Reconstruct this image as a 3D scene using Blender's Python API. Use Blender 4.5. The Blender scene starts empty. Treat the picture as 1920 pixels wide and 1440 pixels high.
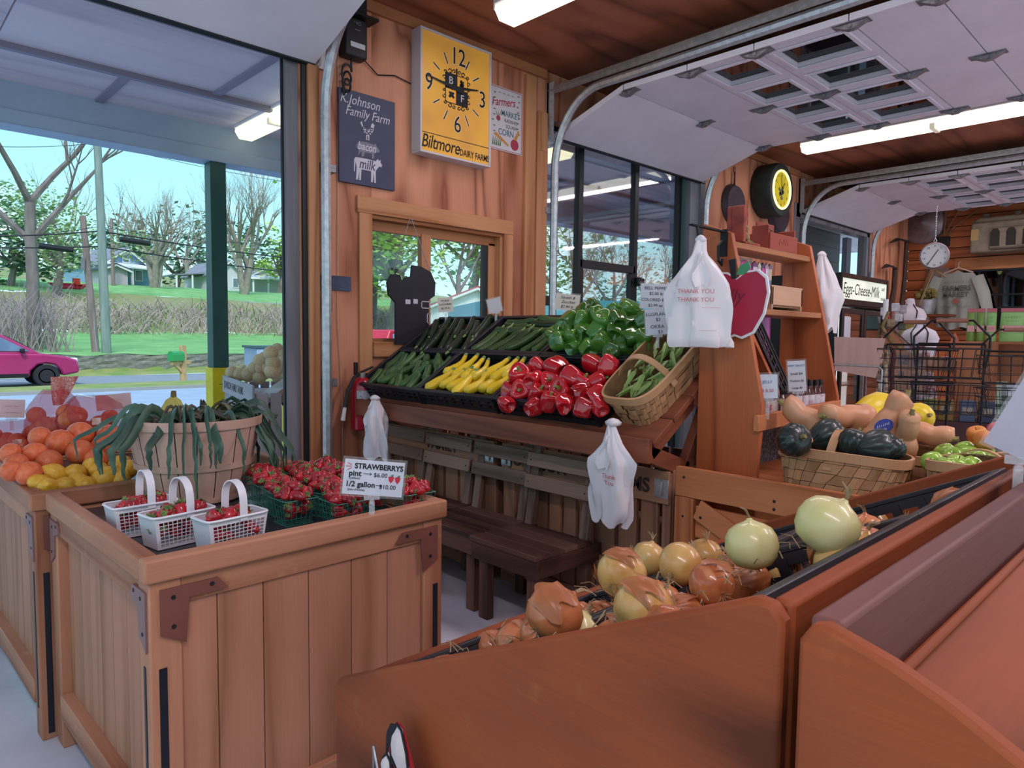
import bpy, bmesh, math, random
from mathutils import Vector, Matrix, Euler, noise
RND = random.Random(11)
COL = bpy.context.scene.collection
V = Vector
R = math.radians
PI = math.pi
# ---------------------------------------------------------------- camera
YAW, PITCH, ROLL, FPX, CAMH = R(43.8), R(3.95), R(.7), 1300., 1.3
_f = V((math.sin(YAW)*math.cos(PITCH), math.cos(YAW)*math.cos(PITCH), -math.sin(PITCH)))
_r0 = V((math.cos(YAW), -math.sin(YAW), 0)); _u0 = _r0.cross(_f)
_r = _r0*math.cos(ROLL)+_u0*math.sin(ROLL); _u = -_r0*math.sin(ROLL)+_u0*math.cos(ROLL)
CAM = V((0, 0, CAMH))
cd = bpy.data.cameras.new('camera'); cam = bpy.data.objects.new('camera', cd); COL.objects.link(cam)
cd.sensor_width = 36; cd.lens = FPX/1920*36; cd.clip_start = .02; cd.clip_end = 600
cam.matrix_world = Matrix(((_r.x, _u.x, -_f.x, 0), (_r.y, _u.y, -_f.y, 0), (_r.z, _u.z, -_f.z, CAMH), (0, 0, 0, 1)))
bpy.context.scene.camera = cam
def ray(x, y): return _f+_r*((x-960)/FPX)-_u*((y-720)/FPX)
def atx(x, y, X): d = ray(x, y); return CAM+d*(X/d.x)
def aty(x, y, Y): d = ray(x, y); return CAM+d*(Y/d.y)
def atz(x, y, Z): d = ray(x, y); return CAM+d*((Z-CAMH)/d.z)
def atd(x, y, t): return CAM+ray(x, y)*t
# ---------------------------------------------------------------- materials
def lin(h):
    h = h.lstrip('#'); c = [int(h[i:i+2], 16)/255 for i in (0, 2, 4)]
    return tuple((v/12.92 if v <= .04045 else ((v+.055)/1.055)**2.4) for v in c)+(1,)
_M = {}
class N:
    def __init__(s, name):
        s.m = bpy.data.materials.new(name); s.m.use_nodes = True
        s.t = s.m.node_tree; s.b = s.t.nodes['Principled BSDF']; s.out = s.t.nodes['Material Output']
    def n(s, typ, **kw):
        o = s.t.nodes.new(typ)
        for k, v in kw.items(): setattr(o, k, v)
        return o
    def l(s, a, b): s.t.links.new(a, b)
    def math(s, op, a, b=None, clamp=False):
        o = s.n('ShaderNodeMath', operation=op, use_clamp=clamp)
        for i, v in enumerate((a, b)):
            if v is None: continue
            if isinstance(v, (int, float)): o.inputs[i].default_value = v
            else: s.l(v, o.inputs[i])
        return o.outputs[0]
    def mix(s, fac, a, b, bt='MIX'):
        o = s.n('ShaderNodeMix', data_type='RGBA', blend_type=bt)
        for i, v in ((0, fac), (6, a), (7, b)):
            if isinstance(v, (int, float, tuple)): o.inputs[i].default_value = v
            else: s.l(v, o.inputs[i])
        return o.outputs[2]
    def coords(s, scale, tone=True):
        tc = s.n('ShaderNodeTexCoord'); mp = s.n('ShaderNodeMapping'); mp.inputs[3].default_value = scale
        if tone:
            at = s.n('ShaderNodeAttribute', attribute_name='tone'); oi = s.n('ShaderNodeObjectInfo')
            k = s.math('ADD', s.math('MULTIPLY', at.outputs[2], 7.3), s.math('MULTIPLY', oi.outputs[5], 9.1))
            ad = s.n('ShaderNodeVectorMath', operation='ADD'); s.l(tc.outputs[3], ad.inputs[0]); s.l(k, ad.inputs[1]); s.l(ad.outputs[0], mp.inputs[0])
        else: s.l(tc.outputs[3], mp.inputs[0])
        return mp.outputs[0]
    def noise(s, vec, scale, detail=3, rough=.5, dist=0):
        o = s.n('ShaderNodeTexNoise'); o.inputs['Scale'].default_value = scale; o.inputs['Detail'].default_value = detail
        o.inputs['Roughness'].default_value = rough; o.inputs['Distortion'].default_value = dist
        if vec is not None: s.l(vec, o.inputs[0])
        return o.outputs[0]
    def ramp(s, fac, stops):
        o = s.n('ShaderNodeValToRGB'); s.l(fac, o.inputs[0]); e = o.color_ramp.elements
        while len(e) < len(stops): e.new(.5)
        for el, (p, c) in zip(e, stops): el.position = p; el.color = c if len(c) == 4 else (*c, 1)
        return o.outputs[0]
    def bump(s, h, strength=.3, dist=.01):
        o = s.n('ShaderNodeBump'); o.inputs[0].default_value = strength; o.inputs[1].default_value = dist
        s.l(h, o.inputs['Height']); s.l(o.outputs[0], s.b.inputs['Normal'])
    def set(s, **kw):
        for k, v in kw.items(): s.b.inputs[k.replace('_', ' ')].default_value = v
BW = ((0, (0, 0, 0, 1)), (1, (1, 1, 1, 1)))
def wood(name, c1, c2, axis='z', freq=9, fine=.5, rough=.55, stretch=.12, sc=3.0, tonev=.35, boost=1.18, worn=None, con=1.):
    """sawn timber: long growth-ring contours along one axis, fine pores, a shift of tone per board"""
    if name in _M: return _M[name]
    s = N(name); a = 'xyz'.index(axis)
    sv = [1., 1., 1.]; sv[a] = stretch
    vec = s.coords(tuple(sv))
    n1 = s.noise(vec, sc, 2, .45, .3)
    rings = s.math('PINGPONG', s.math('MULTIPLY', n1, freq), 1.0)
    rings = s.math('POWER', rings, 2.4)
    sv2 = [60., 60., 60.]; sv2[a] = 2.2
    n2 = s.noise(s.coords(tuple(sv2)), 2.2, 3, .6)
    n3 = s.noise(s.coords((1, 1, 1)), 1.7, 3, .6)
    f = s.math('ADD', s.math('MULTIPLY', rings, .75*con), s.math('MULTIPLY', n2, fine*1.1))
    f = s.math('ADD', f, s.math('MULTIPLY', s.math('SUBTRACT', n3, .5), .7), True)
    bl = lambda h: (lambda c: (c[0], c[1]*.97, min(1, c[2]*boost), 1))(lin(h))
    col = s.mix(f, bl(c1), bl(c2))
    if worn:
        w = s.ramp(s.noise(s.coords((1, 1, 1)), 9, 5, .7), ((.62, (0, 0, 0)), (.72, (1, 1, 1))))
        col = s.mix(s.math('MULTIPLY', w, .35), col, lin(worn))
    at = s.n('ShaderNodeAttribute', attribute_name='tone')
    oi = s.n('ShaderNodeObjectInfo')
    k = s.math('ADD', s.math('MULTIPLY', at.outputs[2], tonev), s.math('MULTIPLY', s.math('SUBTRACT', oi.outputs[5], .5), .12))
    hs = s.n('ShaderNodeHueSaturation'); s.l(col, hs.inputs['Color']); s.l(s.math('ADD', k, 1.0), hs.inputs['Value'])
    s.l(hs.outputs[0], s.b.inputs['Base Color'])
    s.set(Roughness=rough, Specular_IOR_Level=.3); s.bump(s.math('ADD', s.math('MULTIPLY', n2, .6), s.math('MULTIPLY', rings, .3)), .15, .004)
    _M[name] = s.m; return s.m
def pm(name, c1, c2=None, sc=8, rough=.5, metal=0, stretch=(1, 1, 1), bump=0, det=3, lo=.35, hi=.65, rnd=.0, hue=0, trans=0, alpha=1, emit=0, coat=0, ior=1.45, sss=0, c3=None):
    """plain or two-tone noisy surface, with an optional shift per object"""
    if name in _M: return _M[name]
    s = N(name)
    col = lin(c1); h = None
    if c2:
        h = s.noise(s.coords(stretch), sc, det, .6)
        st = [(lo, lin(c1)), (hi, lin(c2))]
        if c3: st.append((min(1, hi+.15), lin(c3)))
        col = s.ramp(h, st)
    if rnd or hue:
        oi = s.n('ShaderNodeObjectInfo'); hs = s.n('ShaderNodeHueSaturation')
        if isinstance(col, tuple): hs.inputs['Color'].default_value = col
        else: s.l(col, hs.inputs['Color'])
        d = s.math('SUBTRACT', oi.outputs[5], .5)
        s.l(s.math('ADD', s.math('MULTIPLY', d, rnd*2), 1), hs.inputs['Value'])
        s.l(s.math('ADD', s.math('MULTIPLY', d, hue*2), .5), hs.inputs['Hue'])
        col = hs.outputs[0]
    if isinstance(col, tuple): s.b.inputs['Base Color'].default_value = col
    else: s.l(col, s.b.inputs['Base Color'])
    s.set(Roughness=rough, Metallic=metal, Alpha=alpha, IOR=ior)
    s.b.inputs['Transmission Weight'].default_value = trans
    s.b.inputs['Coat Weight'].default_value = coat
    if sss: s.b.inputs['Subsurface Weight'].default_value = sss; s.b.inputs['Subsurface Radius'].default_value = (.01, .006, .004)
    if emit:
        if isinstance(col, tuple): s.b.inputs['Emission Color'].default_value = col
        else: s.l(col, s.b.inputs['Emission Color'])
        s.set(Emission_Strength=emit)
    if bump:
        if h is None: h = s.noise(s.coords(stretch), sc, det, .6)
        s.bump(h, bump, .01)
    _M[name] = s.m; return s.m
def glass(name, tint='#ffffff', op=.12, rough=.03):
    """thin sheet: mostly see-through with a clear reflection"""
    if name in _M: return _M[name]
    s = N(name); tr = s.n('ShaderNodeBsdfTransparent'); gl = s.n('ShaderNodeBsdfGlossy'); mx = s.n('ShaderNodeMixShader')
    tr.inputs[0].default_value = lin(tint); gl.inputs['Roughness'].default_value = rough
    lw = s.n('ShaderNodeLayerWeight'); lw.inputs[0].default_value = .25
    f = s.math('ADD', s.math('MULTIPLY', lw.outputs[0], .5), op, True)
    s.l(f, mx.inputs[0]); s.l(tr.outputs[0], mx.inputs[1]); s.l(gl.outputs[0], mx.inputs[2]); s.l(mx.outputs[0], s.out.inputs[0])
    _M[name] = s.m; return s.m
def film(name, tint='#ffffff', op=.5, rough=.35):
    """thin milky plastic: half see-through, half lit sheet"""
    if name in _M: return _M[name]
    s = N(name); tr = s.n('ShaderNodeBsdfTransparent'); mx = s.n('ShaderNodeMixShader')
    s.b.inputs['Base Color'].default_value = lin(tint); s.set(Roughness=rough)
    mx.inputs[0].default_value = op
    s.l(tr.outputs[0], mx.inputs[1]); s.l(s.b.outputs[0], mx.inputs[2]); s.l(mx.outputs[0], s.out.inputs[0])
    _M[name] = s.m; return s.m
# ---------------------------------------------------------------- meshes
class B:
    """collects shapes; build() links them as ONE mesh object"""
    def __init__(s): s.v = []; s.f = []; s.t = []; s.mi = []; s.M = Matrix(); s.tone = 0.; s.k = 0
    def add(s, vs, fs):
        o = len(s.v); s.v += [s.M @ V(p) for p in vs]
        for f in fs: s.f.append([i+o for i in f]); s.t.append(s.tone); s.mi.append(s.k)
        return s
    def box(s, a, b):
        (x0, y0, z0), (x1, y1, z1) = a, b
        return s.add([(x0, y0, z0), (x1, y0, z0), (x1, y1, z0), (x0, y1, z0), (x0, y0, z1), (x1, y0, z1), (x1, y1, z1), (x0, y1, z1)],
                     [(3, 2, 1, 0), (4, 5, 6, 7), (0, 1, 5, 4), (1, 2, 6, 5), (2, 3, 7, 6), (3, 0, 4, 7)])
    def cbox(s, c, d): return s.box([c[i]-d[i]/2 for i in range(3)], [c[i]+d[i]/2 for i in range(3)])
    def bar(s, a, b, w, h, up=(0, 0, 1)):
        """square bar from a to b"""
        a, b = V(a), V(b); d = (b-a).normalized(); u = V(up)
        if abs(d.dot(u)) > .99: u = V((1, 0, 0))
        x = d.cross(u).normalized(); y = x.cross(d)
        c = [x*i*w/2+y*j*h/2 for i, j in ((-1, -1), (1, -1), (1, 1), (-1, 1))]
        return s.add([a+q for q in c]+[b+q for q in c], [(3, 2, 1, 0), (4, 5, 6, 7), (0, 1, 5, 4), (1, 2, 6, 5), (2, 3, 7, 6), (3, 0, 4, 7)])
    def prism(s, poly, d0, d1, plane='xz'):
        """polygon in a plane pushed along the third axis"""
        n = len(poly)
        def pt(p, d): return {'xz': (p[0], d, p[1]), 'xy': (p[0], p[1], d), 'yz': (d, p[0], p[1])}[plane]
        vs = [pt(p, d0) for p in poly]+[pt(p, d1) for p in poly]
        return s.add(vs, [list(range(n))[::-1], list(range(n, 2*n))]+[(i, (i+1) % n, (i+1) % n+n, i+n) for i in range(n)])
    def tube(s, pts, r, n=8, caps=True, flat=1., closed=False):
        pts = [V(p) for p in pts]; m = len(pts)
        rs = r if isinstance(r, (list, tuple)) else [r]*m
        d0 = (pts[1]-pts[0]).normalized(); x = d0.orthogonal().normalized(); vs = []
        for i, p in enumerate(pts):
            if closed: d = (pts[(i+1) % m]-pts[i-1])
            else: d = (pts[min(i+1, m-1)]-pts[max(i-1, 0)])
            d = d.normalized() if d.length > 1e-9 else d0
            x = (x-d*x.dot(d)); x = x.normalized() if x.length > 1e-6 else d.orthogonal().normalized(); y = d.cross(x)
            for k in range(n):
                a = 2*PI*k/n; vs.append(p+x*(math.cos(a)*rs[i])+y*(math.sin(a)*rs[i]*flat))
        fs = [(i*n+k, i*n+(k+1) % n, (i+1)*n+(k+1) % n, (i+1)*n+k) for i in range(m-1) for k in range(n)]
        if closed: fs += [((m-1)*n+k, (m-1)*n+(k+1) % n, (k+1) % n, k) for k in range(n)]
        elif caps: fs += [list(range(n))[::-1], list(range((m-1)*n, m*n))]
        return s.add(vs, fs)
    def lathe(s, prof, n=24, lob=None, caps=True, c=(0, 0, 0)):
        vs = []; m = len(prof)
        for j, (r, z) in enumerate(prof):
            for k in range(n):
                a = 2*PI*k/n; q = r*(lob(a, j/(m-1)) if lob else 1); vs.append((c[0]+q*math.cos(a), c[1]+q*math.sin(a), c[2]+z))
        fs = [(j*n+k, j*n+(k+1) % n, (j+1)*n+(k+1) % n, (j+1)*n+k) for j in range(m-1) for k in range(n)]
        if caps: fs += [list(range(n))[::-1], list(range((m-1)*n, m*n))]
        return s.add(vs, fs)
    def grid(s, fn, nu, nv):
        vs = [fn(i/nu, j/nv) for j in range(nv+1) for i in range(nu+1)]
        return s.add(vs, [(j*(nu+1)+i, j*(nu+1)+i+1, (j+1)*(nu+1)+i+1, (j+1)*(nu+1)+i) for j in range(nv) for i in range(nu)])
    def sph(s, c, r, n=12, m=8):
        if isinstance(r, (int, float)): r = (r, r, r)
        prof = [(math.sin(PI*(.02+.96*j/m)), -math.cos(PI*(.02+.96*j/m))) for j in range(m+1)]
        o = s.M; s.M = o @ Matrix.Translation(V(c)) @ Matrix.Diagonal((*r, 1)); s.lathe(prof, n); s.M = o
        return s
    def build_each(s, name, mat, parent=None, n=8, **k):
        """one object per box"""
        out = []; V8 = len(s.v)//n
        for i in range(V8):
            q = B(); q.v = s.v[i*n:(i+1)*n]
            for f, t in zip(s.f, s.t):
                if i*n <= f[0] < (i+1)*n: q.f.append([j-i*n for j in f]); q.t.append(t); q.mi.append(0)
            out.append(q.build(name, mat, parent, **k))
        return out[0]
    def build(s, name, mat, parent=None, loc=None, rot=None, smooth=35, bevel=0, mw=None):
        me = bpy.data.meshes.new(name); me.from_pydata([tuple(p) for p in s.v], [], s.f)
        for m_ in (mat if isinstance(mat, (list, tuple)) else [mat]): me.materials.append(m_)
        if any(s.mi): me.polygons.foreach_set('material_index', s.mi)
        if any(s.t):
            at = me.attributes.new('tone', 'FLOAT', 'FACE'); at.data.foreach_set('value', s.t)
        bm = bmesh.new(); bm.from_mesh(me); bmesh.ops.recalc_face_normals(bm, faces=bm.faces); bm.to_mesh(me); bm.free()
        if smooth:
            me.shade_smooth(); me.set_sharp_from_angle(angle=R(smooth))
        o = bpy.data.objects.new(name, me); COL.objects.link(o)
        if parent: o.parent = parent
        if mw is not None: o.matrix_world = mw
        else:
            if loc is not None: o.location = loc
            if rot is not None: o.rotation_euler = rot
        if bevel:
            b = o.modifiers.new('bevel', 'BEVEL'); b.width = bevel; b.segments = 2; b.limit_method = 'ANGLE'; b.angle_limit = R(40)
        return o
def T(o, label, cat, group=None, kind=None):
    o['label'] = label; o['category'] = cat
    if group: o['group'] = group
    if kind: o['kind'] = kind
    return o
def S(o): o['kind'] = 'structure'; return o
def E(name, loc=(0, 0, 0), rot=(0, 0, 0), label=None, cat=None, group=None, mw=None):
    o = bpy.data.objects.new(name, None); COL.objects.link(o); o.empty_display_size = .05
    if mw is not None: o.matrix_world = mw
    else: o.location = loc; o.rotation_euler = rot
    if label: T(o, label, cat, group)
    return o
def dup(o, mw, label=None, group=None):
    """a copy of a thing with copies of its parts and their sub-parts"""
    c = o.copy(); COL.objects.link(c); c.matrix_world = mw
    if label: c['label'] = label
    if group: c['group'] = group
    for ch in list(o.children):
        d = ch.copy(); COL.objects.link(d); d.parent = c
        for g in list(ch.children):
            e = g.copy(); COL.objects.link(e); e.parent = d
    return c
def frame(o, x, y=None, z=None):
    """matrix from an origin and the world directions of local x and local z"""
    x = V(x).normalized(); z = V(z).normalized(); y = z.cross(x).normalized(); z = x.cross(y)
    return Matrix(((x.x, y.x, z.x, o[0]), (x.y, y.y, z.y, o[1]), (x.z, y.z, z.z, o[2]), (0, 0, 0, 1)))
def text(body, size, mat, parent, x, z, name='lettering', shear=0, align='CENTER', y=-.002, rot=0, sx=1, bold=0, gap=1, depth=.0004, plane='xz', line=1, pre=None):
    """raised lettering on the local xz plane, read from -y"""
    c = bpy.data.curves.new('t', 'FONT'); c.body = body; c.size = size; c.align_x = align; c.align_y = 'CENTER'; c.shear = shear
    c.extrude = depth; c.offset = bold; c.space_character = gap; c.space_line = line; c.resolution_u = 3
    t = bpy.data.objects.new('t', c); COL.objects.link(t)
    dg = bpy.context.evaluated_depsgraph_get(); me = bpy.data.meshes.new_from_object(t.evaluated_get(dg))
    bpy.data.objects.remove(t); bpy.data.curves.remove(c)
    me.materials.clear(); me.materials.append(mat)
    o = bpy.data.objects.new(name, me); COL.objects.link(o); o.parent = parent
    Mx = Matrix.Translation((x, y, z)) @ Matrix.Rotation(R(90), 4, 'X') if plane == 'xz' else Matrix.Translation((x, y, z))
    o.matrix_local = (pre if pre is not None else Matrix()) @ Mx @ Matrix.Rotation(R(rot), 4, 'Z') @ Matrix.Diagonal((sx, 1, 1, 1))
    return o
def marks(par, m, x, z, w, h, n=6, y=-.002, pre=None, seed=1):
    """a line of small strokes where the photo shows writing too small to read"""
    rg = random.Random(seed+n); b = B(); x0 = x-w/2
    if pre is not None: b.M = pre
    for i in range(n):
        a = x0+w*i/n; c = a+w/n*rg.uniform(.45, .85); q = rg.uniform(.3, 1)
        b.add([(a, y, z-h*q/2), (a+(c-a)*.3, y, z-h*q/2), (c, y, z+h*q/2), (a+(c-a)*.7, y, z+h*q/2)], [(0, 1, 2, 3)])
    return b.build('small_print', m, par, smooth=0)
def nz(p, s=1.): return noise.noise(V(p)*s)
ORD = ['first', 'second', 'third', 'fourth', 'fifth', 'sixth', 'seventh', 'eighth', 'ninth', 'tenth', 'eleventh', 'twelfth', 'thirteenth', 'fourteenth', 'fifteenth', 'sixteenth', 'seventeenth', 'eighteenth', 'nineteenth', 'twentieth']
def pile(objs, pos, what, cat, where, group, rows=3, rowname='row'):
    """labels for the members of a heap by how they lie as seen: row from the front, then place from the left"""
    def scr(p):
        q = V(p)-CAM; return (q.dot(_r)/q.dot(_f), q.dot(_u)/q.dot(_f))
    it = sorted(range(len(objs)), key=lambda i: scr(pos[i])[1]); n = len(it); rows = min(rows, n)
    nm = {1: [''], 2: ['lower', 'upper'], 3: ['lowest', 'middle', 'topmost']}.get(rows)
    for k in range(rows):
        part = sorted(it[k*n//rows:(k+1)*n//rows], key=lambda i: scr(pos[i])[0])
        for j, i in enumerate(part):
            rn = (nm[k] if nm else ORD[k])
            w = what(i) if callable(what) else what
            place = ('leftmost' if j == 0 else 'rightmost' if j == len(part)-1 else ORD[j]+' from left') if len(part) > 1 else 'alone'
            T(objs[i], f'{w} {where}, {rn} {rowname}, {place}'.replace(' ,', ','), cat, group)
# ================================================================ materials of the place
PLY = wood('plywood_upright', '#d69666', '#8f5130', 'z', freq=17, fine=.3, stretch=.16, sc=2.0, rough=.6, tonev=.25, boost=1.3)
CEILW = wood('plywood_ceiling', '#a8683c', '#6b3d20', 'x', boost=1.6, freq=9, fine=.5, stretch=.12, sc=2.2, rough=.6)
LUMZ = wood('pine_upright', '#cf9763', '#a26638', 'z', freq=8, fine=.45, stretch=.06, sc=5)
LUMX = wood('pine_along', '#cf9763', '#a26638', 'x', freq=8, fine=.45, stretch=.06, sc=5)
LUMY = wood('pine_across', '#cf9763', '#a26638', 'y', freq=8, fine=.45, stretch=.06, sc=5)
GREYW = {a: wood('grey_jamb_'+a, '#9a9a9e', '#6f7076', a, freq=6, fine=.7, stretch=.08, sc=4, boost=1) for a in 'xz'}
PLANK = wood('log_planks', '#cf7c46', '#8f4b22', 'y', freq=9, fine=.4, stretch=.06, sc=3, tonev=.9)
CONC = pm('concrete', '#c6c3ce', '#dcd9e2', sc=2.2, det=6, rough=.38, bump=.05)
WHITEP = pm('door_white', '#dcd6e2', '#e6e1ec', sc=2, rough=.45)
STEEL = pm('galvanised', '#a9adb2', '#c3c6c9', sc=25, rough=.38, metal=.75)
DSTEEL = pm('dull_steel', '#77757c', '#9a989c', sc=30, rough=.45, metal=.6)
BLACK = pm('black_trim', '#17181c', rough=.5)
DKFRAME = pm('dark_bronze', '#23272b', rough=.35, metal=.4)
GLASS = glass('window_glass', op=.03)
DGLASS = glass('dark_glass', '#6b655f', op=.1)
TUBE = pm('lamp_diffuser', '#f7f4e2', emit=1.25, rough=.4)
TUBEO = pm('lamp_diffuser_outside', '#f4f0c8', emit=1.6, rough=.4)
WHITE = pm('white_plain', '#e9e8ea', rough=.5)
INK = pm('ink', '#16161a', rough=.6)
RED = pm('red_ink', '#c8283a', rough=.6)
CLEAR = film('clear_plastic', '#e8eef4', .28, .12)
YW = 3.9                                                 # the wall with the big clock
XB = 12.88                                               # the log wall at the back
CZ = 3.39
# floor, ceiling, walls
S(B().box((-3, -6, -.2), (XB+.2, 4.6, 0)).build('floor', CONC))
b = B()
for i in range(7):
    b.tone = RND.uniform(-.25, .25)
    b.box((-3+i*2.44, -7, CZ), (-3+(i+1)*2.44-.006, 4.02, CZ+.06))
S(b.build('ceiling', CEILW, smooth=0))
b = B()
b.tone = .1
for (x0, x1, z0, z1, t) in ((-3, 2.0, 3.0, CZ, -.1), (1.98, 2.47, 0, CZ, 0), (2.47, 3.62, 0, 1.25, -.05), (2.47, 3.62, 2.07, CZ, .05), (3.62, 4.06, 0, CZ, 0),
                            (4.06, 6.45, 3.03, CZ, -.2), (6.45, 8.62, 0, CZ, .12), (8.62, 11.15, 3.0, CZ, -.2), (11.15, XB, 0, CZ, .15)):
    b.tone = t; b.box((x0, YW, z0), (x1, YW+.14, z1))
S(b.build('wall_front', PLY, smooth=0))
b = B()
for i in range(21):
    z0 = i*.165; z1 = z0+.152
    b.tone = RND.uniform(-.2, .14)
    if z1 > 1.5 and z0 < 2.43: b.box((XB, 3.06, z0), (XB+.1, YW, z1)); b.box((XB, -7, z0), (XB+.1, .6, z1))
    else: b.box((XB, -7, z0), (XB+.1, YW, z1))
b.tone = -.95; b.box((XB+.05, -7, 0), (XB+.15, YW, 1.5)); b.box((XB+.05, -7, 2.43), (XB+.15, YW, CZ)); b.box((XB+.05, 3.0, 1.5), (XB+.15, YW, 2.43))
S(b.build('wall_back', PLANK, smooth=0))
# batten along the ceiling edge
b = B(); b.box((1.98, YW-.03, CZ-.07), (4.06, YW-.001, CZ)); b.box((6.45, YW-.03, CZ-.07), (8.62, YW-.001, CZ))
S(b.build('trim_1', wood('batten', '#b5794a', '#7f4a28', 'x', stretch=.05), bevel=.004))
# ---------------------------------------------------------------- openings: jambs and posts
b = B(); b.box((-3, YW+.02, 2.92), (1.985, YW+.12, 3.03)); b2 = B(); b2.box((1.90, YW+.02, 0), (1.985, YW+.06, 2.92))
S(b.build('trim_2', GREYW['x'], bevel=.003)); S(b2.build('trim_3', GREYW['z'], bevel=.003))
b = B(); b.box((-3, YW+.0, 2.985), (2.0, YW-.03, 3.03)); b.box((1.985, YW-.02, 0), (2.012, YW+.03, 3.0)); b.box((1.89, YW+.045, 0), (1.90, YW+.065, 2.95))
S(b.build('trim_4', BLACK, smooth=0))
b = B(); b.tone = -.1; b.box((2.015, YW-.04, 0), (2.085, YW-.001, 3.05)); b.tone = .1; b.box((3.83, YW-.03, 0), (3.94, YW-.001, 3.3)); b.tone = .02; b.box((3.945, YW-.045, 0), (4.06, YW-.001, 2.95)); b.tone = -.2; b.box((3.95, YW-.05, 2.75), (4.05, YW-.002, 3.05))
S(b.build('trim_5', LUMZ, bevel=.003))
# the sliding sash window in the plywood wall
b = B()
b.box((2.355, YW-.022, 2.07), (3.715, YW-.001, 2.175))
bz = B(); bz.tone = .05; bz.box((2.37, YW-.02, .95), (2.465, YW-.001, 2.07)); bz.tone = -.05; bz.box((3.625, YW-.02, .95), (3.715, YW-.001, 2.07))
b.tone = -.08; b.box((2.465, YW-.04, 1.155), (3.625, YW-.001, 1.25))
wr = E('window_1', (0, 0, 0)); S(wr)
b.build_each('head_or_sill_board', LUMX, wr, bevel=.003); bz.build_each('side_board', LUMZ, wr, bevel=.003)
b = B(); b.box((2.465, YW+.0, 2.045), (3.625, YW+.16, 2.07)); b.box((2.465, YW, 1.225), (3.625, YW+.16, 1.252)); b.box((2.47, YW+.06, 1.98), (3.6, YW+.1, 2.045)); b.box((2.47, YW+.06, 1.25), (3.6, YW+.1, 1.275))
b.build('window_frame', wood('sash_pine', '#bd8250', '#93582e', 'x', stretch=.05, sc=5), wr, bevel=.003)
b = B(); b.box((2.445, YW, 1.25), (2.47, YW+.16, 2.05)); b.box((3.6, YW, 1.25), (3.625, YW+.16, 2.05)); b.box((2.905, YW+.05, 1.25), (2.985, YW+.1, 2.0)); b.box((3.535, YW+.06, 1.25), (3.6, YW+.1, 2.0))
b.build('sash_stile', LUMZ, wr, bevel=.003)
b = B(); b.box((3.505, YW+.07, 1.25), (3.54, YW+.12, 1.99)); b.build('sash_edge', DKFRAME, wr)
B().box((2.47, YW+.08, 1.27), (2.905, YW+.083, 1.985)).build('pane', GLASS, wr)
B().box((2.985, YW+.08, 1.27), (3.51, YW+.083, 1.985)).build('pane', GLASS, wr)
# storefront glazing in the middle doorway
wr = E('window_2'); S(wr)
b = B(); yg = YW+.09
for x in (4.63, 5.43, 6.17): b.box((x-.03, yg, 0), (x+.03, yg+.06, 3.05))
b.box((4.06, yg, 1.56), (4.63, yg+.05, 1.64)); b.box((4.63, yg, 1.905), (5.43, yg+.06, 1.975)); b.box((4.06, yg, .0), (6.2, yg+.06, .12)); b.box((4.06, yg, 2.99), (6.45, yg+.06, 3.05))
b.box((4.63, yg+.003, 1.0), (4.68, yg+.05, 1.9)); b.box((5.36, yg+.003, 1.0), (5.42, yg+.05, 1.9)); b.box((4.06, yg, 1.2), (4.6, yg+.05, 1.255)); b.box((4.06,yg,0),(4.1,yg+.05,3.0))
b.build('window_frame', DKFRAME, wr, bevel=.003)
b = B(); b.box((4.06, yg+.025, .1), (6.2, yg+.029, 3.0)); b.build('pane', GLASS, wr)
b = B(); b.box((5.43, yg-.05, 1.79), (5.47, yg, 1.87)); b.box((5.40, yg-.06, 1.80), (5.5, yg-.04, 1.86)); b.build('door_closer', BLACK, wr, bevel=.004)
b = B(); b.box((6.2, YW+.0, 0), (6.45, YW+.16, 3.03)); b.tone = .1; b.box((6.36, YW-.02, 0), (6.45, YW+.0, 3.03))
S(b.build('trim_6', pm('grey_jamb_paint', '#6f7078', '#7c7c84', sc=4, rough=.6), smooth=0))
B_ = B(); B_.box((6.185, YW+.05, 0), (6.22, YW+.17, 3.0)); S(B_.build('trim_7', pm('green_grey_edge', '#53706f', rough=.5), smooth=0))
# jambs of the far doorway and the grey weather-board door shut behind it
b = B(); b.box((8.55, YW-.01, 0), (8.72, YW+.12, 3.0)); b.box((11.0, YW-.01, 0), (11.15, YW+.12, 3.0)); b.box((8.6, YW-.01, 2.83), (11.1, YW+.14, 3.0))
S(b.build('trim_8', GREYW['z'], bevel=.004))
b = B(); b.box((10.62, YW+.13, 0), (10.78, YW+.2, 2.8)); S(b.build('trim_9', pm('blue_grey_post', '#5d6a76', rough=.6), smooth=0))
b = B()
for i in range(14):
    b.tone = RND.uniform(-.3, .1); b.box((8.4, YW+1.0, i*.24), (12.6, YW+1.04, i*.24+.235))
S(b.build('wall_left', wood('grey_boards', '#8b8890', '#6a6972', 'x', freq=5, fine=.4, stretch=.1, sc=3, boost=1), smooth=0))
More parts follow.
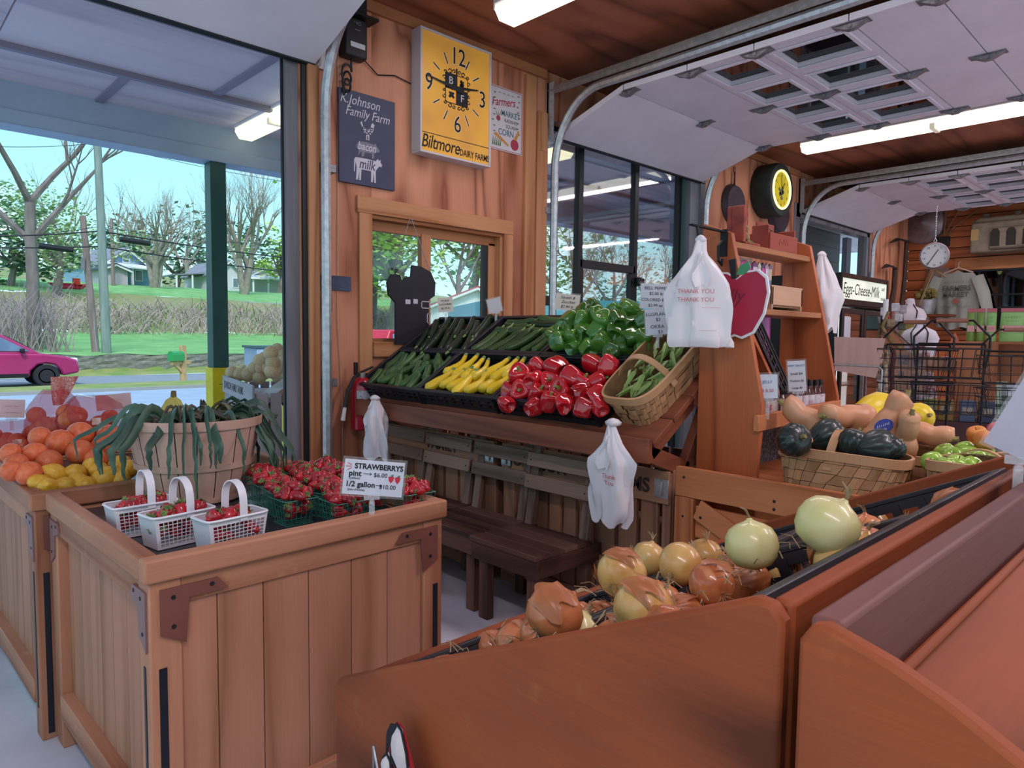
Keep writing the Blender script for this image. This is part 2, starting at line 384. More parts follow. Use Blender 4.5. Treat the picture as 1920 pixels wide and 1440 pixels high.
# dark office window in the log wall
wr = E('window_3'); S(wr)
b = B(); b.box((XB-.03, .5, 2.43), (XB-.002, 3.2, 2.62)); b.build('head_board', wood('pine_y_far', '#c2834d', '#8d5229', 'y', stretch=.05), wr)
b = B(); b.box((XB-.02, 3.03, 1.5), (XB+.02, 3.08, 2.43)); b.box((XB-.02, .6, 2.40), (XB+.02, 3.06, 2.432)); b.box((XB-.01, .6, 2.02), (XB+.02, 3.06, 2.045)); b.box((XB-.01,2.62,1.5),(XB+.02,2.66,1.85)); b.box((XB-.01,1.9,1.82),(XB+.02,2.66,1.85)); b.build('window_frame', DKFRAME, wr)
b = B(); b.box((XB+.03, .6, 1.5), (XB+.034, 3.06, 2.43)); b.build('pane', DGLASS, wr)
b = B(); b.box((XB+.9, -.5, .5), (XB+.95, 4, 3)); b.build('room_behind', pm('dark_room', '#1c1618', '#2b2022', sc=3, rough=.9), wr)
# ---------------------------------------------------------------- overhead doors
def garage_door(x0, x1, label, rail_label_l, rail_label_r, wins=True):
    JT = [3.21, 2.68, 2.2, 1.63, 1.19, .68]; z = 3.105; th = .04
    rt = E('garage_door', (x0, YW, 0), label=label, cat='garage door', group='overhead doors run up under the ceiling')
    def P(b): return b.build
    X0, X1 = x0+.05, x1-.05; w = X1-X0
    L = lambda x, y, zz: (x-x0, y-YW, zz)
    def part(b, n, m, **k): return b.build(n, m, rt, **k)
    # tilted bottom section
    b = B(); y0, z0, y1, z1 = YW-.03, 2.885, 3.215, z
    b.M = Matrix.Translation((-x0, -YW, 0))
    b.prism([(y0, z0), (y1, z1), (y1, z1+th), (y0+.02, z0+th)], X0, X1, 'yz'); part(b, 'bottom_section', WHITEP)
    b = B(); b.M = Matrix.Translation((-x0, -YW, 0)); b.prism([(y0+.015, z0-.012), (y0-.012, z0-.004), (y0-.012, z0+.012), (y0+.015, z0+.006)], X0, X1, 'yz'); part(b, 'rubber_seal', BLACK)
    for j in range(5):
        ya, yb = JT[j]-.004, JT[j+1]+.004
        b = B(); b.M = Matrix.Translation((-x0, -YW, 0))
        if wins and j in (1, 2):
            n = 4; ww = .34; gap = (w-n*ww)/(n+.55); m_ = .07; dy0, dy1 = yb+m_, ya-m_
            xs = [X0+gap*.7+i*(ww+gap) for i in range(n)]
            b.box((X0, dy1, z), (X1, ya, z+th)); b.box((X0, yb, z), (X1, dy0, z+th))
            ed = [X0]+sum([[x, x+ww] for x in xs], [])+[X1]
            for i in range(0, len(ed), 2): b.box((ed[i], dy0, z), (ed[i+1], dy1, z+th))
            part(b, 'window_section', WHITEP)
            fr = B(); fr.M = b.M; gp = B(); gp.M = b.M
            for x in xs:
                for (a0, b0, a1, b1) in ((x-.03, dy0-.03, x+ww+.03, dy0+.0), (x-.03, dy1, x+ww+.03, dy1+.03), (x-.03, dy0, x, dy1), (x+ww, dy0, x+ww+.03, dy1)): fr.box((a0, b0, z-.012), (a1, b1, z-.001))
                gp.box((x, dy0, z+.03), (x+ww, dy1, z+.034))
            part(fr, 'pane_frame', WHITEP, bevel=.004); part(gp, 'pane', DGLASS)
        else:
            b.box((X0, yb, z), (X1, ya, z+th)); part(b, 'door_section', WHITEP)
    for j in range(5):
        for k, fx in enumerate((.02, .5, .98)):
            b = B(); b.M = Matrix.Translation((X0+w*fx-x0, JT[j]-YW, z-.001))
            b.prism([(-.1, 0), (-.02, -.035), (.02, -.035), (.1, 0)], -.022, .022, 'yz'); b.tube([(-.035, 0, -.02), (.035, 0, -.02)], .012, 8)
            b.prism([(-.1, 0), (-.1, -.004), (.1, -.004), (.1, 0)], -.04, .04, 'yz')
            part(b, 'hinge', DSTEEL)
    for xs_, sg, lb in ((x0, 1, rail_label_l), (x1, -1, rail_label_r)):
        tr = E('door_track', (xs_, YW, 0), label=lb, cat='door track', group='steel tracks of the overhead doors')
        b = B(); cv = [(0, -.065, 0), (0, -.065, 2.62)]+[(0, -.065-.46*(1-math.cos(a)), 2.62+.555*math.sin(a)) for a in [PI/2*i/10 for i in range(1, 11)]]+[(0, -4.9, 3.2)]
        b.tube(cv, .026, 8, flat=1.2); b.build('curved_rail', STEEL, tr)
        b = B(); b.bar((sg*-.02, -.02, 3.235), (sg*-.02, -4.9, 3.255), .05, .012); b.bar((sg*-.03, -.02, 3.235), (sg*-.03, -4.9, 3.255), .008, .06); b.build('angle_rail', STEEL, tr)
        b = B(); b.box((-.035, -.02, 2.88), (.03, -.002, 3.3)); b.box((-.035, -.07, 2.88), (-.028, -.002, 3.3))
        for i in range(5): b.tube([(0, -.024, 2.93+i*.08), (0, -.018, 2.93+i*.08)], .008, 8)
        b.build('perforated_bracket', pm('white_steel', '#c9cacb', '#b0b0b2', sc=40, rough=.5, metal=.3), tr)
        b = B(); b.cbox((-.03*sg, -.03, 2.3), (.1, .05, .05)); b.cbox((-.03*sg, -.03, 1.0), (.1, .05, .05)); b.build_each('clip', DSTEEL, tr, bevel=.004)
    return rt
garage_door(-1.6, 2.11, 'white sectional overhead door rolled up above the left doorway', 'far left steel track of the left overhead door', 'bright steel track down the post beside the left doorway', wins=False)
garage_door(4.12, 6.4, 'white overhead door with eight small panes raised in the middle bay', 'steel track curving up on the left of the middle doorway', 'steel track of the middle doorway beside the hanging frying pan')
garage_door(8.7, 11.1, 'white overhead door with small panes raised in the far bay', 'steel track curving up on the left of the far doorway', 'steel track of the far doorway above the lit cooler sign')
# red warning stickers on the far rail
# ---------------------------------------------------------------- fluorescent lights
def light(loc, label, mat=TUBE, L=2.44, group='fluorescent wrap lights under the ceiling', w=.19):
    rt = E('fluorescent_light', loc, label=label, cat='light', group=group)
    pr = [(-w/2, 0), (-w/2-.01, -.028), (-w*.34, -.085), (w*.34, -.085), (w/2+.01, -.028), (w/2, 0)]
    b = B(); b.prism(pr, -L, 0, 'xz'); b.build('diffuser', mat, rt)
    b = B(); b.box((-w*.62, -L, 0), (w*.62, 0, .03)); b.box((-w*.56, -.002, -.03), (w*.56, .012, .03)); b.box((-w*.56, -L-.012, -.03), (w*.56, -L, .03)); b.build('housing', WHITE, rt, bevel=.004)
    b = B(); b.box((-w*.5, -L/2-.02, -.092), (w*.5, -L/2+.02, 0)); b.build('joint_clip', pm('diffuser_clip', '#d9d2bd', rough=.4, emit=.5), rt)
    return rt
light((3.08, 3.3, 3.345), 'fluorescent ceiling light nearest the yellow clock')
light((7.38, 3.28, 3.345), 'long fluorescent ceiling light between the two white overhead doors')
light((11.6, 3.25, 3.345), 'farthest fluorescent light over the log wall corner')
light((2.67, 6.3, 3.12), 'pale yellow fluorescent light under the porch roof left of the post', TUBEO, 1.3, 'porch lights', .17)
light((5.1, 7.2, 3.12), 'long porch light seen through the glass of the middle doorway', TUBEO, 2.6, 'porch lights', .2)
# ================================================================ porch
PORCH = wood('porch_boards', '#d8d0d8', '#b6afba', 'x', freq=5, fine=.35, stretch=.1, sc=3, tonev=.3, boost=1)
SLATE = pm('slate_paint', '#a3b6cc', '#abbed2', sc=3, rough=.6)
GREEN = pm('green_paint', '#2c5a55', '#27504d', sc=5, rough=.45)
b = B()
for i in range(10):
    b.tone = RND.uniform(-.2, .15); b.box((-9+i*2.44, 4.04, 3.14), (-9+(i+1)*2.44-.01, 6.5, 3.2))
o = b.build('porch_ceiling', PORCH, smooth=0); S(o)
b = B(); b.box((-9, 5.55, 3.1), (14, 5.6, 3.139))
for x in (-5.2, -2.76, -.32, 2.1, 4.56, 7): b.box((x, 4.06, 3.12), (x+.06, 5.55, 3.139)); b.box((x-.6, 5.6, 3.12), (x-.54, 6.4, 3.139))
S(b.build('porch_batten', pm('porch_batten', '#8d8a9c', rough=.7), smooth=0))
b = B(); b.box((-9, 6.4, 2.83), (14, 6.55, 3.15)); b.tone = .1; b.box((-9, 6.385, 2.83), (14, 6.4, 2.935)); b.box((-9, 6.38, 2.82), (14, 6.6, 2.832))
S(b.build('porch_beam', SLATE, bevel=.004))
def porch_post(x, label):
    rt = E('porch_post', (x, 6.47, -.1), label=label, cat='post', group='green posts of the porch')
    B().box((-.07, -.07, 0), (.07, .07, 2.93)).build('shaft', GREEN, rt, bevel=.004)
    b = B(); b.box((-.085, -.085, 0), (.085, .085, 1.08)); b.build('yellow_guard', pm('guard_yellow', '#e6cf1c', '#d8bf18', sc=9, rough=.5), rt, bevel=.003)
    b = B()
    for (z, w) in ((1.0, .03), (.93, .05), (.86, .02), (.72, .04)): b.cbox((RND.uniform(-.04, .04), -.0855, z), (w, .002, .004))
    b.cbox((.03, -.0855, .98), (.004, .002, .1)); b.build('scuff_mark', INK, rt)
porch_post(2.46, 'green porch post with yellow painted foot')
S(B().box((-9, 4.5, -.25), (16, 7.2, -.1)).build('porch_slab', pm('pale_concrete', '#b9bcc6', '#c9ccd4', sc=2, det=5, rough=.8)))
# ================================================================ ground outside: asphalt lot, verge, road, wall, lawn, hill
PROF = [(7.2, -.1), (14, -.22), (21.5, -.36), (21.7, -.3), (24.4, -.32), (24.6, -.42), (30.2, -.46), (30.4, -.4), (31.6, -.3), (31.75, .3), (36, .45), (44, .75), (48, 1.0), (52, 2.1), (56, 3.1), (62, 4.2), (70, 5.3), (78, 6.0), (95, 6.6), (130, 9), (200, 16)]
def gz(y):
    for (a, za), (c, zc) in zip(PROF, PROF[1:]):
        if y <= c: return za+(zc-za)*max(0, (y-a)/(c-a))
    return PROF[-1][1]
def strip(name, y0, y1, mat, label=None, cat=None, x0=-70, x1=140, nx=60, ny=10, amp=0., kind='structure', dz=0):
    b = B()
    def fn(u, v):
        x = x0+(x1-x0)*u; y = y0+(y1-y0)*v
        return (x, y, gz(y)+dz+amp*(nz((x, y, 0), .35)+.5*nz((x, y, 3), 1.1)))
    b.grid(fn, nx, ny); o = b.build(name, mat, smooth=60); o['kind'] = kind
    if label: o['label'] = label; o['category'] = cat
    return o
ASPH = pm('asphalt', '#93a4ba', '#a2b2c6', sc=1.5, det=6, rough=.75)
ROAD = pm('road', '#7c8490', '#8d959f', sc=2.5, det=6, rough=.75)
GRASS = pm('lawn', '#6aa25c', '#86b874', sc=.8, det=8, rough=.9, c3='#9ac688')
DRY = pm('verge', '#6f8f45', '#9a9a62', sc=1.2, det=8, rough=.95)
HILL = pm('hill', '#6c8f45', '#9a8f6c', sc=.16, det=9, rough=.95, c3='#7fa651')
strip('parking_lot', 7.2, 21.5, ASPH); strip('verge', 21.5, 24.5, DRY, amp=.02); strip('road', 24.5, 30.3, ROAD)
strip('road_edge', 30.3, 31.7, DRY, amp=.03); strip('field', 31.7, 49, GRASS, amp=.06); strip('hillside', 49, 62, HILL, amp=.35, ny=20, nx=120); strip('upper_lawn', 62, 100, GRASS, amp=.2, ny=20); strip('far_ground', 100, 200, HILL, amp=.6)
b = B(); b.box((-70, 21.42, -.5), (140, 21.52, -.27)); S(b.build('kerb', pm('kerb', '#9a9a98', rough=.8), smooth=0))
b = B()
for x in (-9, -4.6, -.2, 4.2, 8.6): b.add([(x, 15, -.236), (x+.12, 15, -.236), (x+.12, 20.6, -.334), (x, 20.6, -.334)], [(0, 1, 2, 3)])
S(b.build('parking_line', pm('line_paint', '#c9d3da', rough=.8), smooth=0))
b = B()
def wfn(u, v): x = 2+60*u; a = v*3; return (x, 31.6-.02*a+.06*nz((x, a, 1), 3), -.4+(.72+.08*nz((x, 0, 5), .8))*min(1, a/2.2) if a < 2.3 else .36+.08*nz((x, 0, 5), .8))
b.grid(wfn, 200, 8)
S(b.build('stone_wall', pm('field_stone', '#6b6f66', '#8f8f86', sc=5, det=5, rough=.95, c3='#5a6d48', stretch=(1, 1, 2)), smooth=0))
# bleached brush and thicket on the bank: nobody could count it
def brush(name, label, n, xr, yr, h, col, seed, thick=.02, lean=.5):
    r = random.Random(seed); b = B()
    for i in range(n):
        x = r.uniform(*xr); y = r.uniform(*yr); z = gz(y)-.1; hh = h*r.uniform(.5, 1.2); a = r.uniform(0, 6.28); q = r.uniform(.1, lean)*hh
        p0 = V((x, y, z)); p2 = p0+V((math.cos(a)*q, math.sin(a)*q, hh)); p1 = (p0+p2)/2+V((r.uniform(-.1, .1), 0, hh*.12))
        b.tube([p0, p1, p2], [thick, thick*.8, thick*.3], 3, caps=False)
    o = b.build(name, col, smooth=0); T(o, label, 'brush', kind='stuff'); return o
BR1 = pm('pale_twig', '#b9aaa0', '#9a8b86', sc=.6, rough=.9); BR2 = pm('mauve_twig', '#8d7f88', '#a3948f', sc=.6, rough=.9)
brush('dry_brush', 'pale dry brush heaped along the bank beyond the road', 2600, (6, 40), (48, 55), 1.1, BR1, 3, .035, 1.6)
brush('thicket', 'leafless mauve thicket at the left behind the red car', 1300, (-8, 7.0), (34, 42), 2.6, BR2, 4, .022, .7)
# ---------------------------------------------------------------- trees
BARK = pm('bark', '#6f6663', '#8a7f7b', sc=3, rough=.95, stretch=(1, 1, .3)); BARKG = pm('bark_pale', '#8b8178', '#a39a90', sc=3, rough=.95)
def leafmat(n, a, c): return pm(n, a, c, sc=.9, det=4, rough=.9)
LF = [leafmat('leaf_spring', '#a5c065', '#b9d07a'), leafmat('leaf_mid', '#7f9f6e', '#93b07c'), leafmat('leaf_dark', '#6b8a78', '#7d9a84')]
def branches(b, p, d, L, r, depth, rg, tips, spread=.6, nseg=4, up=.12, kids=(2, 4)):
    pts = [p]; rs = [r]; q = p.copy(); dd = d.copy()
    for i in range(nseg):
        dd = (dd+V((rg.uniform(-.16, .16), rg.uniform(-.16, .16), rg.uniform(-.05, .12)+up*.3))).normalized(); q = q+dd*(L/nseg); pts.append(q.copy()); rs.append(r*(1-.75*(i+1)/nseg))
    b.tube(pts, rs, 5 if depth > 1 else 3, caps=False)
    if depth == 0: tips.append(q); return
    for k in range(rg.randint(*kids)+1):
        t = rg.uniform(.3, 1.0); j = min(nseg-1, int(t*nseg)); pp = pts[j].lerp(pts[j+1], t*nseg-j)
        a = rg.uniform(0, 6.28); o = dd.orthogonal().normalized(); o.rotate(Matrix.Rotation(a, 3, dd)); nd = (dd+o*rg.uniform(spread*.6, spread*1.4)+V((0, 0, up))).normalized()
        branches(b, pp, nd, L*rg.uniform(.5, .75), max(.006, rs[j]*.62), depth-1, rg, tips, spread, nseg, up, kids)
def tree(loc, h, r, label, seed, depth=4, leaf=None, nl=0, ls=.25, spread=.6, bark=BARK, fork=1, kids=(2, 4), group='trees across the road', trunk=.35):
    rg = random.Random(seed); rt = E('tree', loc, label=label, cat='tree', group=group); b = B(); tips = []
    for k in range(fork):
        a = 6.28*k/fork+rg.uniform(0, 1); d = V((math.cos(a)*.22*(fork > 1), math.sin(a)*.22*(fork > 1), 1)).normalized()
        b_t = h*trunk
        pts = [V((0, 0, -.3))+d*(b_t*i/4)+V((rg.uniform(-.04, .04)*h*.1, 0, 0)) for i in range(5)]
        b.tube(pts, [r*(1.15-.35*i/4) for i in range(5)], 7, caps=False)
        for m in range(3+fork % 2):
            aa = 6.28*m/3+rg.uniform(-.5, .5); nd = V((math.cos(aa)*spread, math.sin(aa)*spread, .9)).normalized()
            branches(b, pts[-1-(m % 2)], nd, h*.34, r*.6, depth-1, rg, tips, spread, kids=kids)
    b.build('trunk_and_branches', bark, rt, smooth=60)
    if leaf:
        b = B()
        for i in range(nl):
            c = rg.choice(tips)+V((rg.gauss(0, .5), rg.gauss(0, .5), rg.gauss(0, .4)))*ls*3
            s_ = ls*rg.uniform(.5, 1.2); a = rg.uniform(0, 6.28); t = V((math.cos(a), math.sin(a), rg.uniform(-.6, .6)))*s_; w = V((-math.sin(a), math.cos(a), rg.uniform(-.8, .8)))*s_*.6
            b.add([c-t, c+w, c+t, c-w], [(0, 1, 2, 3)])
        o = b.build('foliage', leaf, rt, smooth=0)
    return rt
def ground(x, y, Y): p = aty(x, y, Y); return (p.x, p.y, gz(Y)-.1)
def crown(loc, h, w, label, seed, leaf, n=900, ls=.45, group='trees across the road'):
    """a leafy tree: trunk and a mass of leaves on several lobes"""
    rg = random.Random(seed); rt = E('leafy_tree', loc, label=label, cat='tree', group=group)
    b = B(); b.tube([(0, 0, -.3), (.05*w, 0, h*.3), (0, 0, h*.8)], [.05*h, .03*h, .01*h], 6); 
    for k in range(5): a = rg.uniform(0, 6.28); b.tube([(0, 0, h*.3), (math.cos(a)*w*.25, math.sin(a)*w*.25, h*.6)], [.02*h, .006*h], 5)
    b.build('trunk', BARK, rt)
    lob = [(V((rg.gauss(0, .28)*w, rg.gauss(0, .25)*w, h*rg.uniform(.35, .9))), w*rg.uniform(.16, .3)) for i in range(11)]; b = B()
    for i in range(n):
        c, rr = rg.choice(lob); d = V((rg.gauss(0, 1), rg.gauss(0, 1), rg.gauss(0, 1))).normalized()*rr*rg.uniform(.6, 1.1); p = c+d
        s_ = ls*rg.uniform(.5, 1.2); a = rg.uniform(0, 6.28); t = V((math.cos(a), math.sin(a), rg.uniform(-.6, .6)))*s_; ww = V((-math.sin(a), math.cos(a), rg.uniform(-.8, .8)))*s_*.7
        b.add([p-t, p+ww, p+t, p-ww], [(0, 1, 2, 3)])
    b.build('foliage', leaf, rt, smooth=0); return rt
tree(ground(62, 640, 37), 17, .26, 'tall bare tree with ivied trunk at the left edge', 5, depth=5, spread=.8, trunk=.4, leaf=LF[1], nl=200, ls=.07, kids=(3, 4))
tree(ground(292, 570, 72), 12, .3, 'spreading bare tree beside the blue house', 8, depth=4, spread=.7, bark=BARKG, fork=3, trunk=.3)
tree(ground(458, 570, 68), 16, .32, 'broad bare many-stemmed tree before the white house', 12, depth=5, spread=.5, bark=BARKG, fork=4, trunk=.25, kids=(2, 3))
tree(ground(120, 600, 88), 15, .3, 'bare tree far behind the leaning pole', 21, depth=4, spread=.6, bark=BARKG)
tree(ground(352, 570, 95), 14, .3, 'bare tree far back between the blue and white houses', 22, depth=4, spread=.6, bark=BARKG)
tree(ground(225, 600, 110), 17, .3, 'tall thin bare tree far behind the blue house', 23, depth=4, spread=.5, bark=BARKG)
crown(ground(105, 600, 60), 7.6, 8, 'broad fresh green tree behind the bare ivied tree', 31, leafmat('leaf_haze', '#9db98a', '#b2c99a'), 3000, .15)
crown(ground(20, 600, 66), 6, 8, 'green tree at the far left edge behind the car', 32, LF[2], 900, .4)
crown(ground(525, 560, 82), 8, 6, 'yellow-green young tree right of the white house', 33, LF[0], 700, .3)
crown(ground(330, 560, 105), 8, 14, 'low dark evergreen clump between the houses', 34, LF[2], 1200, .5)
crown(ground(160, 560, 120), 9, 16, 'dark evergreen mass behind the grey shed', 35, LF[2], 1200, .5)
crown(ground(470, 560, 125), 11, 18, 'dark evergreen mass behind the white house', 36, LF[2], 1200, .5)
# seen through the sash window and the glazed doorway
def gxy(px, Y): p = aty(px, 620, Y); return (p.x, p.y, gz(Y)-.1)
crown(gxy(735, 44), 15, 14, 'tall leafy tree filling the left window pane', 41, LF[0], 2600, .3, 'trees seen through the panes')
crown(gxy(690, 52), 14, 12, 'darker tree behind the left window pane', 42, LF[1], 1800, .35, 'trees seen through the panes')
crown(gxy(880, 70), 17, 26, 'wooded hill trees behind the red roofed garage', 43, LF[1], 2600, .5, 'trees seen through the panes')
tree(gxy(860, 46), 17, .25, 'bare tree top right in the sash window', 44, depth=4, spread=.6, group='trees seen through the panes')
tree(gxy(1075, 34), 13, .25, 'bare tree seen through the left strip of door glass', 45, depth=4, spread=.8, group='trees seen through the panes', kids=(2, 4))
tree(gxy(1150, 36), 13, .25, 'bare tree seen through the middle of the door glass', 46, depth=4, spread=.7, group='trees seen through the panes')
tree(gxy(1225, 40), 14, .25, 'bare tree seen through the right strip of door glass', 47, depth=4, spread=.7, group='trees seen through the panes')
tree(gxy(1290, 44), 14, .25, 'bare tree farthest right in the door glass', 48, depth=4, spread=.7, group='trees seen through the panes')
crown(gxy(1110, 75), 4.2, 40, 'low green wood behind the door glass', 49, LF[2], 1800, .4, 'trees seen through the panes')
crown(gxy(1260, 95), 5, 40, 'far green wood right behind the door glass', 50, LF[2], 1800, .6, 'trees seen through the panes')
# ---------------------------------------------------------------- poles and wires
POLE = pm('weathered_pole', '#8d9a93', '#76857f', sc=2, rough=.9, stretch=(4, 4, .4)); POLE2 = pm('brown_pole', '#9a8783', '#7d6c6a', sc=2, rough=.9, stretch=(4, 4, .4))
def pole(name, p0, p1, r, mat, label):
    rt = E(name, p0, label=label, cat='utility pole'); b = B(); d = V(p1)-V(p0)
    b.tube([(0, 0, 0), d*.5, d], [r, r*.88, r*.75], 12); b.build('shaft', mat, rt); return rt, d
Yp = 33.5
p0 = aty(201, 690, Yp); p1 = aty(182, 250, Yp)
pole('utility_pole', p0, p1, .19, POLE, 'tall grey-green utility pole across the road')
q0 = aty(182, 686, Yp+1); q1 = aty(155, 405, Yp+1)
rt, d = pole('utility_pole', q0, q1, .16, POLE2, 'short leaning brown utility pole left of the tall one')
B().cbox(d*.68+V((-.2, -.15, 0)), (.12, .15, .5)).build('meter_box', DSTEEL, rt)
b = B(); b.bar(d*.02+V((0, -.17, 0)), d*.3+V((0, -.16, 0)), .09, .02); b.build('cable_guard', pm('cable_guard', '#a6aab8', rough=.5), rt)
r0, d = pole('utility_pole', aty(213, 560, 74), aty(209, 410, 74), .18, POLE2, 'thin far pole behind the blue house')
WIRE = pm('wire', '#2b2a33', rough=.6)
def wire(y0, y1, y2, lab, r=.022, box=None, sag=.3, Y=33.5):
    a, m, c = aty(-260, y0, Y+.0), aty(186, y1, Y), aty(700, y2, Y+2)
    rt = E('overhead_wire', m, label=lab, cat='wire', group='wires along the road'); b = B()
    for (p, q) in ((a, m), (m, c)): b.tube([p.lerp(q, t/8)-m-V((0, 0, sag*4*t/8*(1-t/8))) for t in range(9)], r, 5)
    b.build('cable', WIRE, rt)
    if box:
        p = aty(box[0], box[1], Y); b = B(); b.tube([p-m-V((.6, 0, -.02)), p-m+V((.6, 0, -.05))], .12, 10); b.build('splice_case', BLACK, rt)
wire(435, 425, 462, 'uppermost thin wire across the poles', .012); wire(432, 433, 497, 'middle thick cable with a long splice case', .03, (253, 452), .2); wire(456, 462, 528, 'lowest thick cable with a splice case at the left', .03, (105, 464), .1)
wire(250, 268, 360, 'high thin wire from the tall pole top', .012)
# ---------------------------------------------------------------- houses
def gable(loc, w, d, h, rise, wall, roof, label, rot=0, porch=False, extra=None, cat='house'):
    rt = E('house' if cat == 'house' else cat.replace(' ', '_'), loc, (0, 0, rot), label, cat)
    b = B(); b.box((-w/2, 0, -1.5), (w/2, d, h)); b.prism([(-w/2, h), (w/2, h), (0, h+rise)], 0, d, 'xz'); b.build('wall', wall, rt, smooth=0)
    b = B(); e = .35
    for sg in (-1, 1): b.prism([(sg*(w/2+e), h-e*rise/(w/2)), (0, h+rise), (0, h+rise+.16), (sg*(w/2+e), h-e*rise/(w/2)+.16)], -.4, d+.4, 'xz')
    b.build('roof', roof, rt, smooth=0)
    tm = pm('house_trim', '#e2e3e8', rough=.6); b = B()
    for sg in (-1, 1): b.prism([(sg*(w/2+e), h-e*rise/(w/2)-.16), (0, h+rise-.16), (0, h+rise+.02), (sg*(w/2+e), h-e*rise/(w/2)+.02)], -.44, -.38, 'xz')
    b.build('barge_board', tm, rt, smooth=0)
    wn = pm('house_window', '#6d7c8c', rough=.15)
    for (x, z, ww, hh) in (extra or ()):
        f = B().box((x-ww/2-.1, -.05, z-.1), (x+ww/2+.1, 0.0, z+hh+.1)).build('window', tm, rt, smooth=0); B().box((x-ww/2, -.07, z), (x+ww/2, -.051, z+hh)).build('pane', wn, f, smooth=0)
    if porch:
        b = B()
        for x in (-w/2+.2, -.8, w/2-.2): b.box((x-.1, -2.2, 0), (x+.1, -2.0, h*.8))
        b.prism([(-2.5, h*.8), (-2.5, h*.86), (0, h*1.12), (0, h*1.05)], -w/2-.2, w/2+.2, 'yz'); b.build('porch', tm, rt, smooth=0)
    return rt
BLUEW = pm('blue_siding', '#7f9fc0', '#88a7c6', sc=2, rough=.8, stretch=(.1, .1, 9)); PALEW = pm('pale_siding', '#d5d3dc', '#c9c8d2', sc=2, rough=.8, stretch=(.1, .1, 9)); GR = pm('grey_roof', '#7e808c', '#8d8f9a', sc=2, rough=.9); SHED = pm('shed_wall', '#b9aebb', rough=.8)
g = ground(238, 570, 80); gable((g[0], g[1], gz(80)-.2), 5.2, 7, 2.2, 1.7, BLUEW, GR, 'pale blue gabled house on the hill', .35, True, ((0, 2.6, .6, .7), (1.4, .8, .7, 1.0)))
g = ground(217, 562, 76); gable((g[0], g[1], gz(76)-.2), 2.3, 3, 1.7, .45, SHED, pm('shed_roof', '#56586a', rough=.8), 'low mauve shed before the blue house', .1, cat='shed')
g = ground(430, 555, 84); gable((g[0], g[1], gz(84)-.2), 3.4, 8, 2.3, 1.5, PALEW, GR, 'pale gabled cottage right of the porch post', .1, False, ((-.8, .8, .6, 1.0), (.8, .8, .6, 1.0)))
g = ground(508, 555, 86); gable((g[0], g[1], gz(86)-.2), 5.6, 8, 2.3, 1.5, PALEW, GR, 'white house with a blue porch rail near the doorway edge', -.2, True, ((1.4, .8, .7, 1.0),))
g = ground(362, 556, 86); rt = E('carport', (g[0], g[1], gz(86)), label='small open carport left of the porch post', cat='carport')
b = B(); b.prism([(-2.2, 1.6), (2.2, 2.1), (2.2, 2.25), (-2.2, 1.75)], 0, 4, 'xz'); b.build('roof', GR, rt, smooth=0)
for x in (-1.8, 0, 1.8): B().box((x-.08, 0, -.3), (x+.08, .2, 1.75)).build('post', WHITE, rt)
g = aty(870, 590, 40); gable((g.x+1.5, g.y, gz(40)-.2), 11, 8, 2.5, 2.0, pm('white_garage', '#dfe3ea', '#d2d6de', sc=2, rough=.8), pm('red_roof', '#a8565c', '#b8666a', sc=3, rough=.9), 'white garage with red roof seen through the sash window', -1.0, False, ((-2, .2, 2.4, 2.0), (1.6, .2, 2.4, 2.0)), cat='garage')
g = aty(1150, 590, 11.5); rt = E('brick_building', (g.x, g.y, -.2), (0, 0, -.5), 'brick building with teal fascia seen through the door glass', 'building')
B().box((-3, 0, 0), (10, 6, 2.0)).build('wall', pm('brick', '#a5523c', '#8b4433', sc=8, rough=.9), rt); B().box((-3.4, -.8, 2.0), (10.4, 6, 2.42)).build('fascia', pm('teal_fascia', '#4fa3ad', rough=.5), rt)
B().box((-.2, -.05, .8), (1.4, -.01, 1.9)).build('window', WHITE, rt)
# ---------------------------------------------------------------- mailbox, vehicles
m = atz(344, 719, -.44); rt = E('mailbox', (m.x, m.y, -.5), (0, 0, .5), 'green mailbox on a wooden post by the road', 'mailbox')
PINE = pm('bare_pine', '#c9ab84', '#b8966c', sc=6, rough=.8)
b = B(); b.box((-.08, -.08, 0), (.08, .08, 1.35)); b.box((-.5, -.06, .72), (.3, .06, .84)); b.bar((-.4, 0, .75), (-.05, 0, .45), .08, .08); b.build('post', PINE, rt)
b = B(); b.prism([(-.12, .84), (.12, .84), (.12, 1.05)]+[(.12*math.cos(a), 1.05+.12*math.sin(a)) for a in (.5, 1.05, 1.57, 2.1, 2.65)]+[(-.12, 1.05)], -.55, -.05, 'yz'); b.build('box', pm('mail_green', '#2f9a57', rough=.4), rt, smooth=0)
def tyre(b, c, r=.35, w=.22, ax='y'):
    b.lathe([(r*.62, -w/2), (r*.93, -w/2), (r, -w*.3), (r, w*.3), (r*.93, w/2), (r*.62, w/2)], 24)
